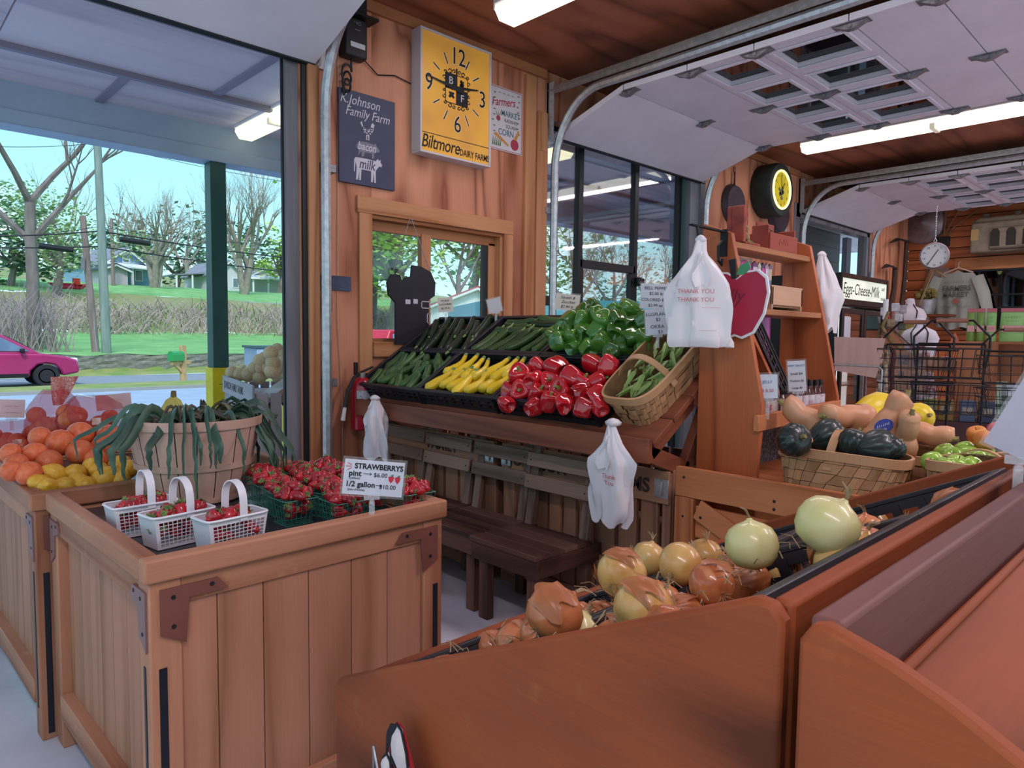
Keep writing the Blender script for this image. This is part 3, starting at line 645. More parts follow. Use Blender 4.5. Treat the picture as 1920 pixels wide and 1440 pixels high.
def car(loc, rot, paint, label):
    rt = E('car', loc, (0, 0, rot), label, 'car'); GL = pm('car_glass', '#4a5b76', '#6d7f9c', sc=1, rough=.1)
    prof = [(0, .42), (0, .62), (.05, .82), (.35, .93), (.95, 1.03), (1.22, 1.1), (2.0, 1.58), (2.5, 1.66), (3.6, 1.66), (4.25, 1.5), (4.45, 1.1), (4.5, .6), (4.42, .35), (.12, .3)]
    b = B()
    def ring(y, k): return [(-x, y, .3+(z-.3)*k) for x, z in prof]
    ys = [(-.86, .97), (-.9, .9), (-.78, 1.0), (.78, 1.0), (.9, .9), (.86, .97)]; vs = []; n = len(prof)
    secs = [(-.9, .0), (-.9, .55), (-.72, 1.0), (.72, 1.0), (.9, .55), (.9, 0)]
    for (y, t) in secs:
        for (x, z) in prof:
            zz = z if z < 1.05 else (1.05+(z-1.05)*1.0)
            yy = y if z < 1.05 else y*(1-.2*(z-1.05)/.6)
            if t == 0: zz = min(zz, .95) if z > 1.0 else zz; 
            vs.append((-x+(.0 if t else 0), yy if t else y, zz if t >= 1 else (min(zz, 1.02) if t else min(zz, .9))))
    b.add(vs, [(j*n+i, j*n+(i+1) % n, (j+1)*n+(i+1) % n, (j+1)*n+i) for j in range(5) for i in range(n)])
    # body sides and greenhouse as clean slabs
    b = B(); b.prism([(-x, z) for x, z in [(0, .42), (0, .62), (.05, .82), (.35, .93), (.95, 1.03), (4.42, 1.08), (4.5, .6), (4.42, .35), (1.3, .3), (1.28, .5), (1.1, .68), (.88, .72), (.66, .68), (.5, .5), (.46, .33)]], -.88, .88, 'xz')
    b.build('body', paint, rt, bevel=.06, smooth=50)
    b = B(); g1 = [(-1.0, 1.02), (-1.95, 1.6), (-2.5, 1.68), (-3.6, 1.66), (-4.2, 1.5), (-4.42, 1.05)]
    vs = [(x, -.84, z) if z < 1.1 else (x, -.68, z) for x, z in g1]+[(x, .84, z) if z < 1.1 else (x, .68, z) for x, z in g1]; k = len(g1)
    b.add(vs, [list(range(k)), list(range(k, 2*k))[::-1]]+[(i, i+1, k+i+1, k+i) for i in range(k-1)]+[(k-1, 0, k, 2*k-1)]); b.build('cabin', paint, rt, bevel=.04, smooth=50)
    for sg in (-1, 1):
        for pts in ([(-1.3, 1.1), (-1.95, 1.5), (-2.3, 1.58), (-2.35, 1.12)], [(-2.45, 1.12), (-2.42, 1.58), (-3.4, 1.57), (-3.45, 1.13)], [(-3.55, 1.14), (-3.52, 1.56), (-3.85, 1.52), (-4.1, 1.18)]):
            b = B(); b.add([(x, sg*(.845-.28*(z-1.08)+.012), z) for x, z in pts], [(0, 1, 2, 3)]); b.build('side_window', GL, rt, smooth=0)
    b = B(); b.add([(-1.12, -.72, 1.12), (-1.12, .72, 1.12), (-1.88, .6, 1.58), (-1.88, -.6, 1.58)], [(0, 1, 2, 3)]); b.M = Matrix.Translation((.02, 0, .02)); b.build('windscreen', GL, rt, smooth=0)
    for x in (-.88, -3.55):
        for sg in (-1, 1):
            b = B(); b.M = Matrix.Translation((x, sg*.8, .34)) @ Matrix.Rotation(PI/2, 4, 'X'); tyre(b, 0); w = b.build('wheel', pm('tyre', '#26262c', rough=.8), rt)
            b = B(); b.M = Matrix.Translation((x, sg*.87, .34)) @ Matrix.Rotation(PI/2, 4, 'X')
            b.lathe([(.0, -.02), (.07, -.02), (.07, .03), (0, .03)], 12)
            for i in range(5): a = i*2*PI/5; b.bar((math.cos(a)*.05, math.sin(a)*.05, 0), (math.cos(a)*.2, math.sin(a)*.2, 0), .09, .04)
            b.lathe([(.19, -.03), (.225, -.03), (.225, .04), (.19, .04), (.19, -.03)], 24, caps=False); b.build('rim', pm('alloy', '#d6dae2', rough=.35, metal=.1), w)
            b = B(); b.M = Matrix.Translation((x, sg*.8, .34)) @ Matrix.Rotation(PI/2, 4, 'X'); b.lathe([(.01, -.05), (.22, -.05), (.22, .05), (.01, .05)], 24); b.build('disc', BLACK, w)
    B().box((-.28, -.8, .74), (-.02, -.5, .88)).build('headlight', WHITE, rt, bevel=.03); B().box((-.28, .5, .74), (-.02, .8, .88)).build('headlight', WHITE, rt, bevel=.03)
    b = B(); b.cbox((-1.5, -.98, 1.12), (.12, .16, .14)); b.build('wing_mirror', BLACK, rt, bevel=.03); B().box((-3.6, -.62, 1.67), (-2.1, -.56, 1.73)).build('roof_rail', BLACK, rt)
    b = B(); b.box((-4.3, -.885, .3), (-1.35, -.87, .42)); b.build('sill', BLACK, rt)
    return rt
c0 = atz(172, 716, -.44)
car((c0.x-.7, 26.3, -.44), 0, pm('car_paint', '#a01f5e', '#b02a68', sc=.5, rough=.25, coat=.5), 'crimson hatchback driving along the road at the left')
# red truck in the sash window
c1 = atz(735, 655, -.2); rt = E('pickup_truck', (aty(715, 640, 19).x, 19, -.3), (0, 0, .3), 'red pickup truck seen through the left window pane', 'truck')
RP = pm('red_truck', '#d23a50', '#c43048', sc=1, rough=.3); b = B(); b.prism([(-1.2, .4), (1.6, .4), (1.6, 1.0), (.9, 1.05), (.6, 1.75), (-.6, 1.75), (-.9, 1.1), (-1.2, 1.05)], -.85, .85, 'xz'); b.build('cab', RP, rt, bevel=.05)
b = B(); b.box((-3.4, -.85, .4), (-1.25, .85, 1.05)); b.build('cargo_bed', RP, rt, bevel=.04); b = B(); b.add([(-.45, -.86, 1.15), (.7, -.86, 1.12), (.48, -.86, 1.62), (-.5, -.86, 1.62)], [(0, 1, 2, 3)]); b.build('side_window', pm('truck_glass', '#8fb6d8', rough=.1), rt)
for x in (-2.4, .9):
    b = B(); b.M = Matrix.Translation((x, -.8, .38)) @ Matrix.Rotation(PI/2, 4, 'X'); tyre(b, 0); b.build('wheel', pm('tyre', '#26262c', rough=.8), rt)
# grey trailer behind the melons
t0 = aty(515, 660, 17.5); rt = E('utility_trailer', (t0.x, 17.5, -.28), (0, 0, -.2), 'grey box trailer with red light behind the melons', 'trailer')
b = B(); b.box((-.45, 0, .45), (2.2, 1.6, 1.18)); b.build('box', pm('grey_panel', '#8f9fb2', '#a1afbf', sc=1.5, rough=.5), rt, bevel=.02); B().box((-.5, -.03, 1.18), (2.25, 1.63, 1.24)).build('rim', pm('dk_green_rim', '#3b5a5c', rough=.5), rt)
b = B(); b.box((.26, -.05, .85), (.42, .0, 1.0)); b.build('red_light', pm('red_lamp', '#e0305a', rough=.3, emit=.4), rt, bevel=.01)
for x in (.3, 1.5):
    b = B(); b.M = Matrix.Translation((x, .05, .3)) @ Matrix.Rotation(PI/2, 4, 'X'); tyre(b, 0, .3); b.build('wheel', pm('tyre', '#26262c', rough=.8), rt)
# toys on the lawn
k = aty(130, 567, 66); rt = E('kayak', (k.x, 66, gz(66)+.15), (0, 0, .1), 'small red kayak lying on the upper lawn', 'kayak')
b = B(); b.tube([(-1.5, 0, .2), (-.8, 0, 0), (0, 0, -.02), (.8, 0, 0), (1.5, 0, .25)], [.03, .28, .34, .28, .03], 10, flat=.7); b.build('hull', pm('kayak_red', '#c22a44', rough=.4), rt)
k = aty(148, 570, 66); rt = E('garden_chair', (k.x, 66, gz(66)), (0, 0, .3), 'tiny orange-red garden chair on the upper lawn', 'chair')
b = B(); b.box((-.3, -.3, .3), (.3, .3, .36)); b.box((-.3, .24, .36), (.3, .3, .85)); [b.box((x-.03, y-.03, 0), (x+.03, y+.03, .3)) for x in (-.25, .25) for y in (-.25, .25)]; b.build('shell', pm('toy_red', '#e0452a', rough=.5), rt)
# ================================================================ furniture
HON = {a: wood('honey_pine_'+a, '#c08a5c', '#8a5632', a, boost=1.35, freq=7, fine=.45, stretch=.07, sc=4, tonev=.4, worn='#d2a679') for a in 'xyz'}
ISL = {a: wood('worn_birch_'+a, '#944a24', '#54250d', a, freq=15, fine=.3, stretch=.2, sc=2.0, con=1.2, boost=1.0, rough=.62, tonev=.3, worn='#a06238') for a in 'xyz'}
RAW = {a: wood('dark_pallet_'+a, '#7d5a44', '#42291f', a, freq=7, fine=.6, stretch=.08, sc=4, rough=.5, tonev=.6, worn='#8b6c56') for a in 'xyz'}
SLAT = {a: wood('grey_slat_'+a, '#a08572', '#5f4a40', a, boost=1.0, freq=7, fine=.6, stretch=.08, sc=4, rough=.6, tonev=.5) for a in 'xyz'}
CRT = {a: wood('crate_pine_'+a, '#a67c58', '#74523a', a, freq=7, fine=.5, stretch=.08, sc=4, tonev=.5) for a in 'xyz'}
RCK = {a: wood('rack_fir_'+a, '#9a5c3c', '#6e3c28', a, freq=9, fine=.5, stretch=.07, sc=4, tonev=.3) for a in 'xyz'}
CED = {a: wood('cedar_'+a, '#c46f3c', '#8c4420', a, freq=10, fine=.45, stretch=.08, sc=3.2, rough=.42, tonev=.3) for a in 'xyz'}
TBL = {a: wood('table_cedar_'+a, '#d68c54', '#a05c30', a, freq=9, fine=.45, stretch=.08, sc=3.5, rough=.45, tonev=.3) for a in 'xyz'}
BRK = pm('bracket_brown', '#6b4038', '#7a4c42', sc=6, rough=.45); BRL = pm('bracket_bright', '#8d6a66', rough=.4, metal=.3)
DKTOP = pm('counter_top_black', '#23232b', '#33333c', sc=5, rough=.28)
def counter(loc, rot, w, d, h, label, back=True, bright=1):
    rt = E('produce_counter', loc, (0, 0, rot), label, 'counter', 'plank sided produce counters')
    t = .03; lip = .055; iz = h-.06
    b = B(); b.box((-.012, -.012, h-lip), (w+.012, t, h)); b.build('front_lip', HON['x'], rt, bevel=.006)
    b = B(); b.box((-.012, t+.001, h-lip), (t, d, h)); b.build('left_lip', HON['y'], rt, bevel=.006)
    b = B(); b.box((w-t, t+.001, h-lip), (w+.012, d, h)); b.build('right_lip', HON['y'], rt, bevel=.006)
    if back: b = B(); b.box((t+.001, d-t, h-lip), (w-t-.001, d, h)); b.build('back_lip', HON['x'], rt, bevel=.006)
    B().box((t, t, iz-.012), (w-t, d-.001, iz)).build('top', DKTOP, rt)
    pw = .07; z1 = h-lip-.001
    for n_, (x0, y0) in enumerate(((0, 0), (w-pw, 0), (0, d-pw), (w-pw, d-pw))):
        b = B(); b.box((x0, y0, 0), (x0+pw, y0+pw, z1)); p = b.build('corner_post', HON['z'], rt, bevel=.004)
        if n_ < 2:
            s_ = B(); xx = x0+(.018 if n_ == 0 else .035); s_.box((xx, -.002, .02), (xx+.017, .001, z1-.2)); s_.build('slot', pm('slot_black', '#1a1d28', rough=.4), p)
            if n_ == 0: s_ = B(); s_.box((-.002, .028, .1), (.0015, .04, z1-.2)); s_.build('slot', pm('slot_black', '#1a1d28', rough=.4), p)
    b = B(); b.tone = -.1; b.box((pw, .004, z1-.062), (w-pw, .03, z1)); b.box((pw, d-.03, z1-.06), (w-pw, d-.004, z1)); b.tone = .1; b.box((pw, -.01, .06), (w-pw, .02, .14)); b.build_each('front_rail', HON['x'], rt, bevel=.003)
    b = B(); b.box((.002, pw, z1-.062), (.03, d-pw, z1)); b.box((w-.03, pw, z1-.062), (w-.004, d-pw, z1)); b.tone = .15; b.box((-.004, pw, .1), (.05, d-pw, .175)); b.box((w-.03, pw, .1), (w+.0, d-pw, .175)); b.build_each('side_rail', HON['y'], rt, bevel=.003)
    ws = [.105, .115, .125, .13, .12, .14, .13, .12]; x = pw-.02; b = B(); i = 0
    while x < w-pw:
        ww = min(ws[i % 8]*w/.84, w-pw+.0-x); b.tone = (.18, .0, .12, -.05, .1, .05, .15, -.1)[i % 8]; b.box((x+.0015, .012, .07), (x+ww-.0015, .026, z1-.05)); x += ww; i += 1
    b.build('front_panel', wood('panel_pine', '#b98559', '#95663d', 'z', boost=1.45, freq=9, fine=.5, stretch=.07, sc=5, tonev=.4), rt, smooth=0)
    for sx in (.03, w-.045):
        b = B(); y = pw-.02; i = 3
        while y < d-pw:
            ww = min(ws[i % 8]*.85, d-pw-y); b.tone = (.1, -.08, .16, .02, -.1, .1, .0, .14)[i % 8]; b.box((sx, y+.0012, .1), (sx+.014, y+ww-.0012, z1-.05)); y += ww; i += 1
        b.build('side_panel', wood('panel_pine', '#c4905a', '#a06c3c', 'z'), rt, smooth=0)
    def brk(sx, x, m):
        poly = [(0, 0), (.13, .0), (.155, -.03), (.062, -.03), (.062, -.045), (.055, -.135), (.0, -.105)]
        b = B(); b.prism([(x+sx*px, z1-.018+pz) for px, pz in poly], -.006, -.001, 'xz'); o = b.build('corner_bracket', m, rt, smooth=0)
        b = B(); [b.tube([(x+sx*px, -.0075, z1-.018+pz), (x+sx*px, -.005, z1-.018+pz)], .0055, 8) for px, pz in ((.028, -.022), (.115, -.012), (.028, -.09))]; b.build_each('bolt', INK, o, 16)
    brk(1, .022, BRK); brk(-1, w-.022, BRK)
    for y, sg in ((.012, 1), (d-.012, -1)):
        poly = [(0, 0), (.085, 0), (.1, -.03), (.05, -.045), (.045, -.11), (.0, -.14)]
        b = B(); b.prism([(y+sg*px, z1-.022+pz) for px, pz in poly], -.005, .001, 'yz'); o = b.build('corner_bracket', BRL, rt, smooth=0)
        b = B(); [b.tube([(-.006, y+sg*px, z1-.022+pz), (-.004, y+sg*px, z1-.022+pz)], .005, 8) for px, pz in ((.03, -.02), (.075, -.012), (.02, -.1))]; b.build_each('bolt', INK, o, 16)
    return rt
A0 = V((.461, 1.636, 0)); CROT = R(1.6)
counter(A0, CROT, .84, .89, .797, 'plank sided counter in front holding the strawberry baskets', back=False)
counter((.398, 2.545, 0), CROT, .86, 1.0, .797, 'plank sided counter at the left holding oranges and lemons')
# board across the front of the lemons
def cw(x, y, z=0): return A0+V((x*math.cos(CROT)-y*math.sin(CROT), x*math.sin(CROT)+y*math.cos(CROT), z))
b = B(); b.box((.03, .0, .79), (.56, .014, .835)); T(b.build('tray_board', wood('dark_tray', '#7a4a3a', '#5d352a', 'x'), loc=(.41, 2.68, 0), rot=(0, 0, CROT), bevel=.003), 'dark brown board holding back the front row of lemons', 'board')
# ---------------------------------------------------------------- slanted rack
SL = math.atan2(.414, .645)
rk = E('slanted_rack', (2.3, 3.82, .905), label='slanted wooden rack holding two rows of black vegetable crates', cat='rack')
Lr = 2.235
def rackM(): return Matrix.Translation((0, -Lr, -.02)) @ Matrix.Rotation(-SL, 4, 'Y')
b = B(); b.M = rackM()
for i in range(5): b.tone = RND.uniform(-.3, .2); b.box((.0+i*.165, 0, -.03), (.16+i*.165, Lr, -.005))
b.build('slope_boards', RCK['y'], rk, bevel=.003)
b = B(); b.box((-.03, -Lr, -.105), (.0, 0, -.005)); b.build('front_board', RCK['y'], rk, bevel=.004)
b = B(); b.box((.66, -Lr, .3), (.69, 0, .52)); b.build('back_board', RCK['y'], rk)
for yy in (-Lr+.02, -Lr*.52, -.25):
    b = B(); b.bar((.01, yy+.02, -.07), (.3, yy+.02, -.17), .04, .07); b.bar((.62, yy+.02, .36), (.3, yy+.02, -.17), .04, .07); b.bar((.02, yy+.02, -.07), (.6, yy+.02, .31), .04, .07); b.build('brace', RCK['x'], rk, bevel=.003)
# ---------------------------------------------------------------- black vegetable crates (all the same mould)
CRATE = pm('black_crate', '#1b1a20', '#26252c', sc=6, rough=.42)
def crate_mesh(L, W, H=.105):
    """open crate: x 0..L, y 0..W, z 0..H ; vented walls"""
    rt = E('vegetable_crate'); t = .012
    b = B(); b.box((.01, .01, 0), (L-.01, W-.01, .008))
    b.build('floor', CRATE, rt)
    b = B()
    for (a, c, ax) in ((0, L, 'x'), (0, W, 'y')):
        for side in (0, 1):
            def bx(u0, u1, z0, z1, th=t):
                o = .006*(1-z0/H)
                if ax == 'x': y0 = o if side == 0 else W-th-o; b.box((u0, y0, z0), (u1, y0+th, z1))
                else: x0 = o if side == 0 else L-th-o; b.box((x0, u0, z0), (x0+th, u1, z1))
            bx(a, c, 0, H*.28); bx(a, c, H*.42, H*.5); bx(a, c, H*.66, H*.9)
            n = 9 if ax == 'x' else 6
            for i in range(n+1): u = a+(c-a)*i/n; bx(max(a, u-.011), min(c, u+.011), H*.2, H*.8)
    b.build('vented_wall', CRATE, rt, smooth=0)
    b = B(); r = .016
    b.box((-.006, -.006, H*.88), (L+.006, r, H)); b.box((-.006, W-r, H*.88), (L+.006, W+.006, H)); b.box((-.006, r, H*.88), (r, W-r, H)); b.box((L-r, r, H*.88), (L+.006, W-r, H))
    b.build('rim', CRATE, rt, bevel=.003)
    return rt
NS = V((-math.sin(SL), 0, math.cos(SL))); WS = V((math.cos(SL), 0, math.sin(SL)))
def crateM(y1, row, lift=0):
    """matrix of a crate on the rack whose left end is at y1; x runs along the rack to the right, y up the slope"""
    o = V((2.29, y1, .99))+WS*(.003+.4*row)-NS*(.098-lift)
    return frame(o, (0, -1, 0), z=NS)
YS = [3.80, 3.165, 2.515]
def names(i, r): return (['black crate of cucumbers at the lower left of the rack', 'black crate of yellow squash in the lower middle', 'black crate of red bell peppers at the lower right'], ['black crate of dark zucchini at the upper left of the rack', 'black crate of green zucchini in the upper middle', 'black crate under the green bell peppers'])[r][i]
c0 = crate_mesh(.632, .385); crates = {}
for r_ in (0, 1):
    for i in range(3):
        mw = crateM(YS[i], r_)
        if r_ == 0 and i == 0: c0.matrix_world = mw; T(c0, names(0, 0), 'crate', 'black vegetable crates on the rack'); crates[(0, 0)] = c0
        else: crates[(r_, i)] = dup(c0, mw, names(i, r_))
# ---------------------------------------------------------------- big slatted crates under the rack
def slat_crate(loc, L, d, h, label, words):
    rt = E('slatted_crate', loc, label=label, cat='wooden crate', group='tall slatted crates under the rack')
    b = B(); y = 0; i = 0
    while y < L-.03:
        w_ = RND.uniform(.07, .11); w_ = min(w_, L-y); b.tone = RND.uniform(-.5, .35); b.box((0.0, -y-w_, .02), (.018, -y, h-.01)); b.box((d-.018, -y-w_, .02), (d, -y, h-.01)); y += w_+.022
    for k in range(int(d/.1)): b.tone = RND.uniform(-.4, .3); b.box((.02+k*.1, -.018, .02), (.1+k*.1, 0, h)); b.box((.02+k*.1, -L, .02), (.1+k*.1, -L+.018, h))
    b.build('upright_slats', CRT['z'], rt, bevel=.002)
    b = B()
    for z0, z1 in ((h-.14, h), (.24, .31), (.02, .1)): b.tone = RND.uniform(-.2, .3); b.box((-.016, -L, z0), (-.001, 0, z1))
    f = b.build_each('rail', CRT['y'], rt, bevel=.003)
    if words:
        for k, (s_, yy) in enumerate(words):
            o = text(s_, .085, pm('stencil', '#3a2c28', rough=.8), f, 0, 0, bold=.002); o.matrix_local = Matrix(((0, 0, -1, -.0185), (-1, 0, 0, yy), (0, 1, 0, h-.075), (0, 0, 0, 1)))
    for yy in (-.035, -L+.035):
        b = B(); b.box((-.02, yy-.035, h-.115), (-.017, yy+.035, h-.035)); b.box((-.028, yy-.008, h-.105), (-.02, yy+.008, h-.045)); b.build('steel_clasp', STEEL, rt, bevel=.003)
    b = B(); b.tone = -.3; b.box((.02, -L+.02, .35), (d-.02, -.02, .365)); b.build('inner_floor', CRT['y'], rt)
    return rt
slat_crate((2.46, 2.62, 0), 1.02, .62, .745, 'slatted crate under the right end of the rack with stencilled letters', (('JOHNSON', -.26), ('FARMS', -.8)))
slat_crate((2.46, 3.74, 0), 1.06, .62, .745, 'slatted crate under the left end of the rack in shade', (('FAMILY', -.62),))
# ---------------------------------------------------------------- four low chairs of pallet wood
def chair(loc, label, back_m):
    rt = E('slatted_chair', loc, label=label, cat='chair', group='low pallet wood chairs under the rack')
    w, d, h = .43, .36, .385                                     # faces -x; y runs away from the camera
    b = B()
    for i in range(4): b.tone = RND.uniform(-.35, .3); b.box((.0+i*.09, 0, h-.022), (.087+i*.09, w, h))
    b.build('seat', RAW['y'], rt, bevel=.003)
    b = B(); b.tone = -.1; b.box((.012, .0, h-.105), (.034, w, h-.023)); b.box((d-.03, .03, h-.1), (d-.005, w-.03, h-.023)); b.build_each('apron', RAW['y'], rt, bevel=.003)
    b = B(); b.tone = -.3; b.box((.035, .0, h-.1), (d+.1, .022, h-.023)); b.box((.035, w-.022, h-.1), (d+.1, w, h-.023)); b.build_each('side_apron', RAW['x'], rt, bevel=.003)
    for y0 in (.03, w-.09):
        for x0 in (.036, d-.0):
            b = B(); b.tone = RND.uniform(-.4, .2); b.box((x0, y0, 0), (x0+.04, y0+.06, h-.023)); b.build('leg', RAW['z'], rt, bevel=.003)
    for y0 in (.015, w-.065):
        b = B(); b.bar((d-.005, y0+.025, h-.02), (d+.07, y0+.025, .84), .05, .03, up=(1, 0, 0)); b.build('back_post', SLAT['z'], rt, bevel=.003)
    for k, z in enumerate((.8, .70, .595)):
        xx = d-.005+.075*(z-h)/(.84-h)-.03
        b = B(); b.tone = RND.uniform(-.2, .35); b.M = Matrix.Translation((xx, 0, z)) @ Matrix.Rotation(R(9), 4, 'Y'); b.box((-.014, .01, -.034), (.0, w-.01, .034)); o = b.build('back_slat', SLAT['y'], rt, bevel=.003)
        b = B(); [b.M.__class__ for _ in ()]; 
        for yy in (.035, w-.035): b.M = Matrix.Translation((xx-.0155, yy, z)); b.sph((0, 0, 0), (.002, .004, .004), 6, 4)
        b.build('nail', INK, o)
    b = B(); b.box((d-.05, .05, .12), (d-.03, w-.05, .17)); b.build('stretcher', RAW['y'], rt, bevel=.003)
    return rt
chair((2.03, 1.96, 0), 'pallet wood chair nearest, half hidden by a hanging bag', 0)
chair((2.05, 2.385, 0), 'second pallet wood chair, just left of the nearest one', 0)
chair((2.06, 2.83, 0), 'third pallet wood chair, behind the price sign', 0)
chair((2.07, 3.27, 0), 'farthest pallet wood chair in shade by the wall', 0)
# ---------------------------------------------------------------- tall A-frame shelf
af = E('display_shelf', (2.62, 1.57, 0), label='tall cedar shelf with sloping side panels behind the rack', cat='shelf')
def yz(pts): return [(y-1.57, z) for y, z in pts]
for x, tp in ((0, 1.78), (.745, 1.80)):
    b = B(); b.prism(yz([(1.575, 0), (1.575, tp), (1.445, tp-.05), (1.37, 1.42), (1.285, 1.03), (1.30, .78), (1.30, 0)]), x-.013, x+.013, 'yz'); b.build('side_panel', CED['z'], af, bevel=.003)
b = B(); b.box((.014, -.13, 1.672), (.731, .0, 1.697)); b.build('shelf_board', wood('light_shelf', '#bd8553', '#8f5b33', 'x'), af, bevel=.003)
b = B(); b.box((.014, -.195, 1.402), (.731, .0, 1.427)); b.build('shelf_board', wood('light_shelf', '#bd8553', '#8f5b33', 'x'), af, bevel=.003)
b = B(); b.box((.014, -.26, .95), (.731, .0, .972)); b.build('shelf_board', CED['x'], af, bevel=.003)
b = B(); b.M = Matrix.Rotation(R(-1.2), 4, 'Y'); b.box((-.02, -.285, .935), (.8, -.262, 1.0)); b.build('lip_board', TBL['x'], af, bevel=.003)
b = B(); b.prism([(.02, 1.36), (.36, 1.03), (.36, 1.01), (.02, 1.335)], -.2, -.02, 'xz'); b.build('tilted_board', CED['x'], af)
b = B(); b.box((.014, -.012, .05), (.731, -.004, .94)); b.build('peg_board', pm('pegboard', '#7d7a80', '#55535a', sc=60, rough=.8, lo=.45, hi=.5), af)
b = B(); b.box((.014, -.006, 1.43), (.4, -.002, 1.65)); b.build('card_back', pm('card_tan', '#b99f80', rough=.8), af)
# ---------------------------------------------------------------- low table with braced side
tb = E('display_table', (2.45, 1.555, 0), label='low cedar table with a diagonally braced side, holding squash baskets', cat='table')
H = .78
b = B(); b.box((-.028, -1.35, H-.12), (0, 0, H)); b.build('top_rail', TBL['y'], tb, bevel=.004)
b = B(); b.box((-.03, -.085, 0), (0, 0, H-.121)); b.box((-.03, -1.35, 0), (0, -1.27, H-.121)); b.build_each('corner_post', TBL['z'], tb, bevel=.004)
b = B()
for k in range(3): b.tone = (.1, -.05, -.15)[k]; z1 = H-.15-k*.17; b.box((-.012, -1.27, z1-.13), (.006, -.086, z1))
b.build('side_board', TBL['y'], tb, bevel=.003)
b = B(); b.bar((-.02, -.1, H-.16), (-.02, -1.2, .1), .012, .085, up=(0, 0, 1)); b.build('diagonal_brace', TBL['y'], tb, bevel=.003)
b = B(); b.box((.0, -1.35, H-.1), (1.15, 0, H-.075)); b.build('table_top', TBL['y'], tb)
b = B(); b.box((.0, -.03, 0), (1.15, -.005, H-.1)); b.box((1.12, -1.35, 0), (1.15, -.03, H-.1)); b.build('far_side', TBL['x'], tb)
b = B()
for (y, z) in ((-.04, H-.04), (-.04, H-.2), (-.42, H-.07), (-.42, H-.1), (-.42, H-.19), (-.43, H-.22), (-.86, H-.08), (-.12, H-.19), (-.86, H-.2)): b.M = Matrix.Translation((-.0295, y, z)); b.sph((0, 0, 0), (.002, .006, .006), 8, 4)
b.build('nail', INK, tb)
# ---------------------------------------------------------------- back to back slanted bins in the foreground
ib = E('slanted_bin', (.634, .284, 0), label='long slanted wooden bin full of onions in the foreground', cat='produce bin', group='slanted bins standing back to back')
pl = [(0, 0), (0, 1.03), (.012, 1.045), (.03, 1.046), (.83, .665), (.845, .65), (.845, 0)]
b = B(); b.prism(pl, 0, .022, 'yz'); b.build('end_panel', ISL['y'], ib, bevel=.006)
b = B(); b.box((.0225, 0, 0), (1.54, .022, 1.044)); b.build('ridge_board', ISL['x'], ib, bevel=.006)
b = B(); b.prism(pl, 1.541, 1.565, 'yz'); b.build('end_panel', ISL['y'], ib, bevel=.006)
b = B(); b.box((.023, .823, .3), (1.54, .845, .65)); b.build('low_board', ISL['x'], ib, bevel=.006)
b = B(); b.M = Matrix.Translation((0, .022, .93)) @ Matrix.Rotation(-R(25.5), 4, 'X'); b.box((.0225, .0, -.02), (1.54, .72, -.002)); b.build('sloped_floor', ISL['x'], ib)
ib2 = E('slanted_bin', (.608, .258, 0), label='empty slanted wooden bin at the lower right corner', cat='produce bin', group='slanted bins standing back to back')
b = B(); b.prism([(0, 0), (0, 1.03), (-.01, 1.046), (-.022, 1.05), (-.076, 1.035), (-.121, 1.017), (-.168, .992), (-.6, .78), (-.6, 0)], 0, .022, 'yz'); b.build('end_panel', ISL['y'], ib2, bevel=.005)
b = B(); b.box((.0225, -.03, 0), (1.565, 0, 1.048)); b.build('ridge_board', wood('purple_birch_x', '#86594a', '#653f35', 'x', freq=6, fine=.3, stretch=.12, sc=1.6, rough=.5), ib2, bevel=.006)
b = B(); b.M = Matrix.Translation((0, -.03, .955)) @ Matrix.Rotation(R(24), 4, 'X'); b.box((.0225, -.62, -.022), (1.565, 0, 0)); b.build('sloped_floor', ISL['x'], ib2)
b = B(); b.M = Matrix.Translation((0, -.03, .955)) @ Matrix.Rotation(R(24), 4, 'X'); b.box((.0225, -.012, 0), (1.565, -.0005, .012)); b.build('cove_strip', ISL['x'], ib2, bevel=.003)
# crates lying in the onion bin
BS = math.atan2(.394, .822); NB = V((0, math.sin(BS), math.cos(BS))); WB = V((0, -math.cos(BS), math.sin(BS)))
def binM(x0, k): o = V((x0, 1.085, .668))+WB*(.39+.405*k)-NB*.112; return frame(o, (1, 0, 0), z=NB)
for (x0, k, lb) in ((.672, 1, 'black crate of onions nearest the camera'), (.672, 0, 'black crate of onions at the low front of the bin'), (1.315, 1, 'black crate holding the big pale onion'), (1.315, 0, 'black crate of onions beyond, low in the bin')):
    dup(c0, binM(x0, k), lb, 'black crates in the onion bin')
# ================================================================ produce
def rot_to(d, roll=0, up=(0, 0, 1)):
    """rotation whose local x points along d"""
    d = V(d).normalized(); u = V(up)
    if abs(d.dot(u)) > .98: u = V((1, 0, 0))
    y = u.cross(d).normalized(); z = d.cross(y)
    return Matrix(((d.x, y.x, z.x), (d.y, y.y, z.y), (d.z, y.z, z.z))).to_4x4() @ Matrix.Rotation(roll, 4, 'X')
def put(proto, p, rotm, s=1., sc3=None):
    m = Matrix.Translation(V(p)) @ rotm @ Matrix.Diagonal((*(sc3 or (s, s, s)), 1))
    return dup(proto, m)
def hide_proto(o):
    """a prototype is itself moved to the first place, so nothing is left over"""
    return o
class Stock:
    """hands out the prototype itself first, then copies of it"""
    def __init__(s, makers): s.m = makers; s.p = [None]*len(makers)
    def get(s, k, mw):
        if s.p[k] is None: s.p[k] = s.m[k](); s.p[k].matrix_world = mw; return s.p[k]
        return dup(s.p[k], mw)
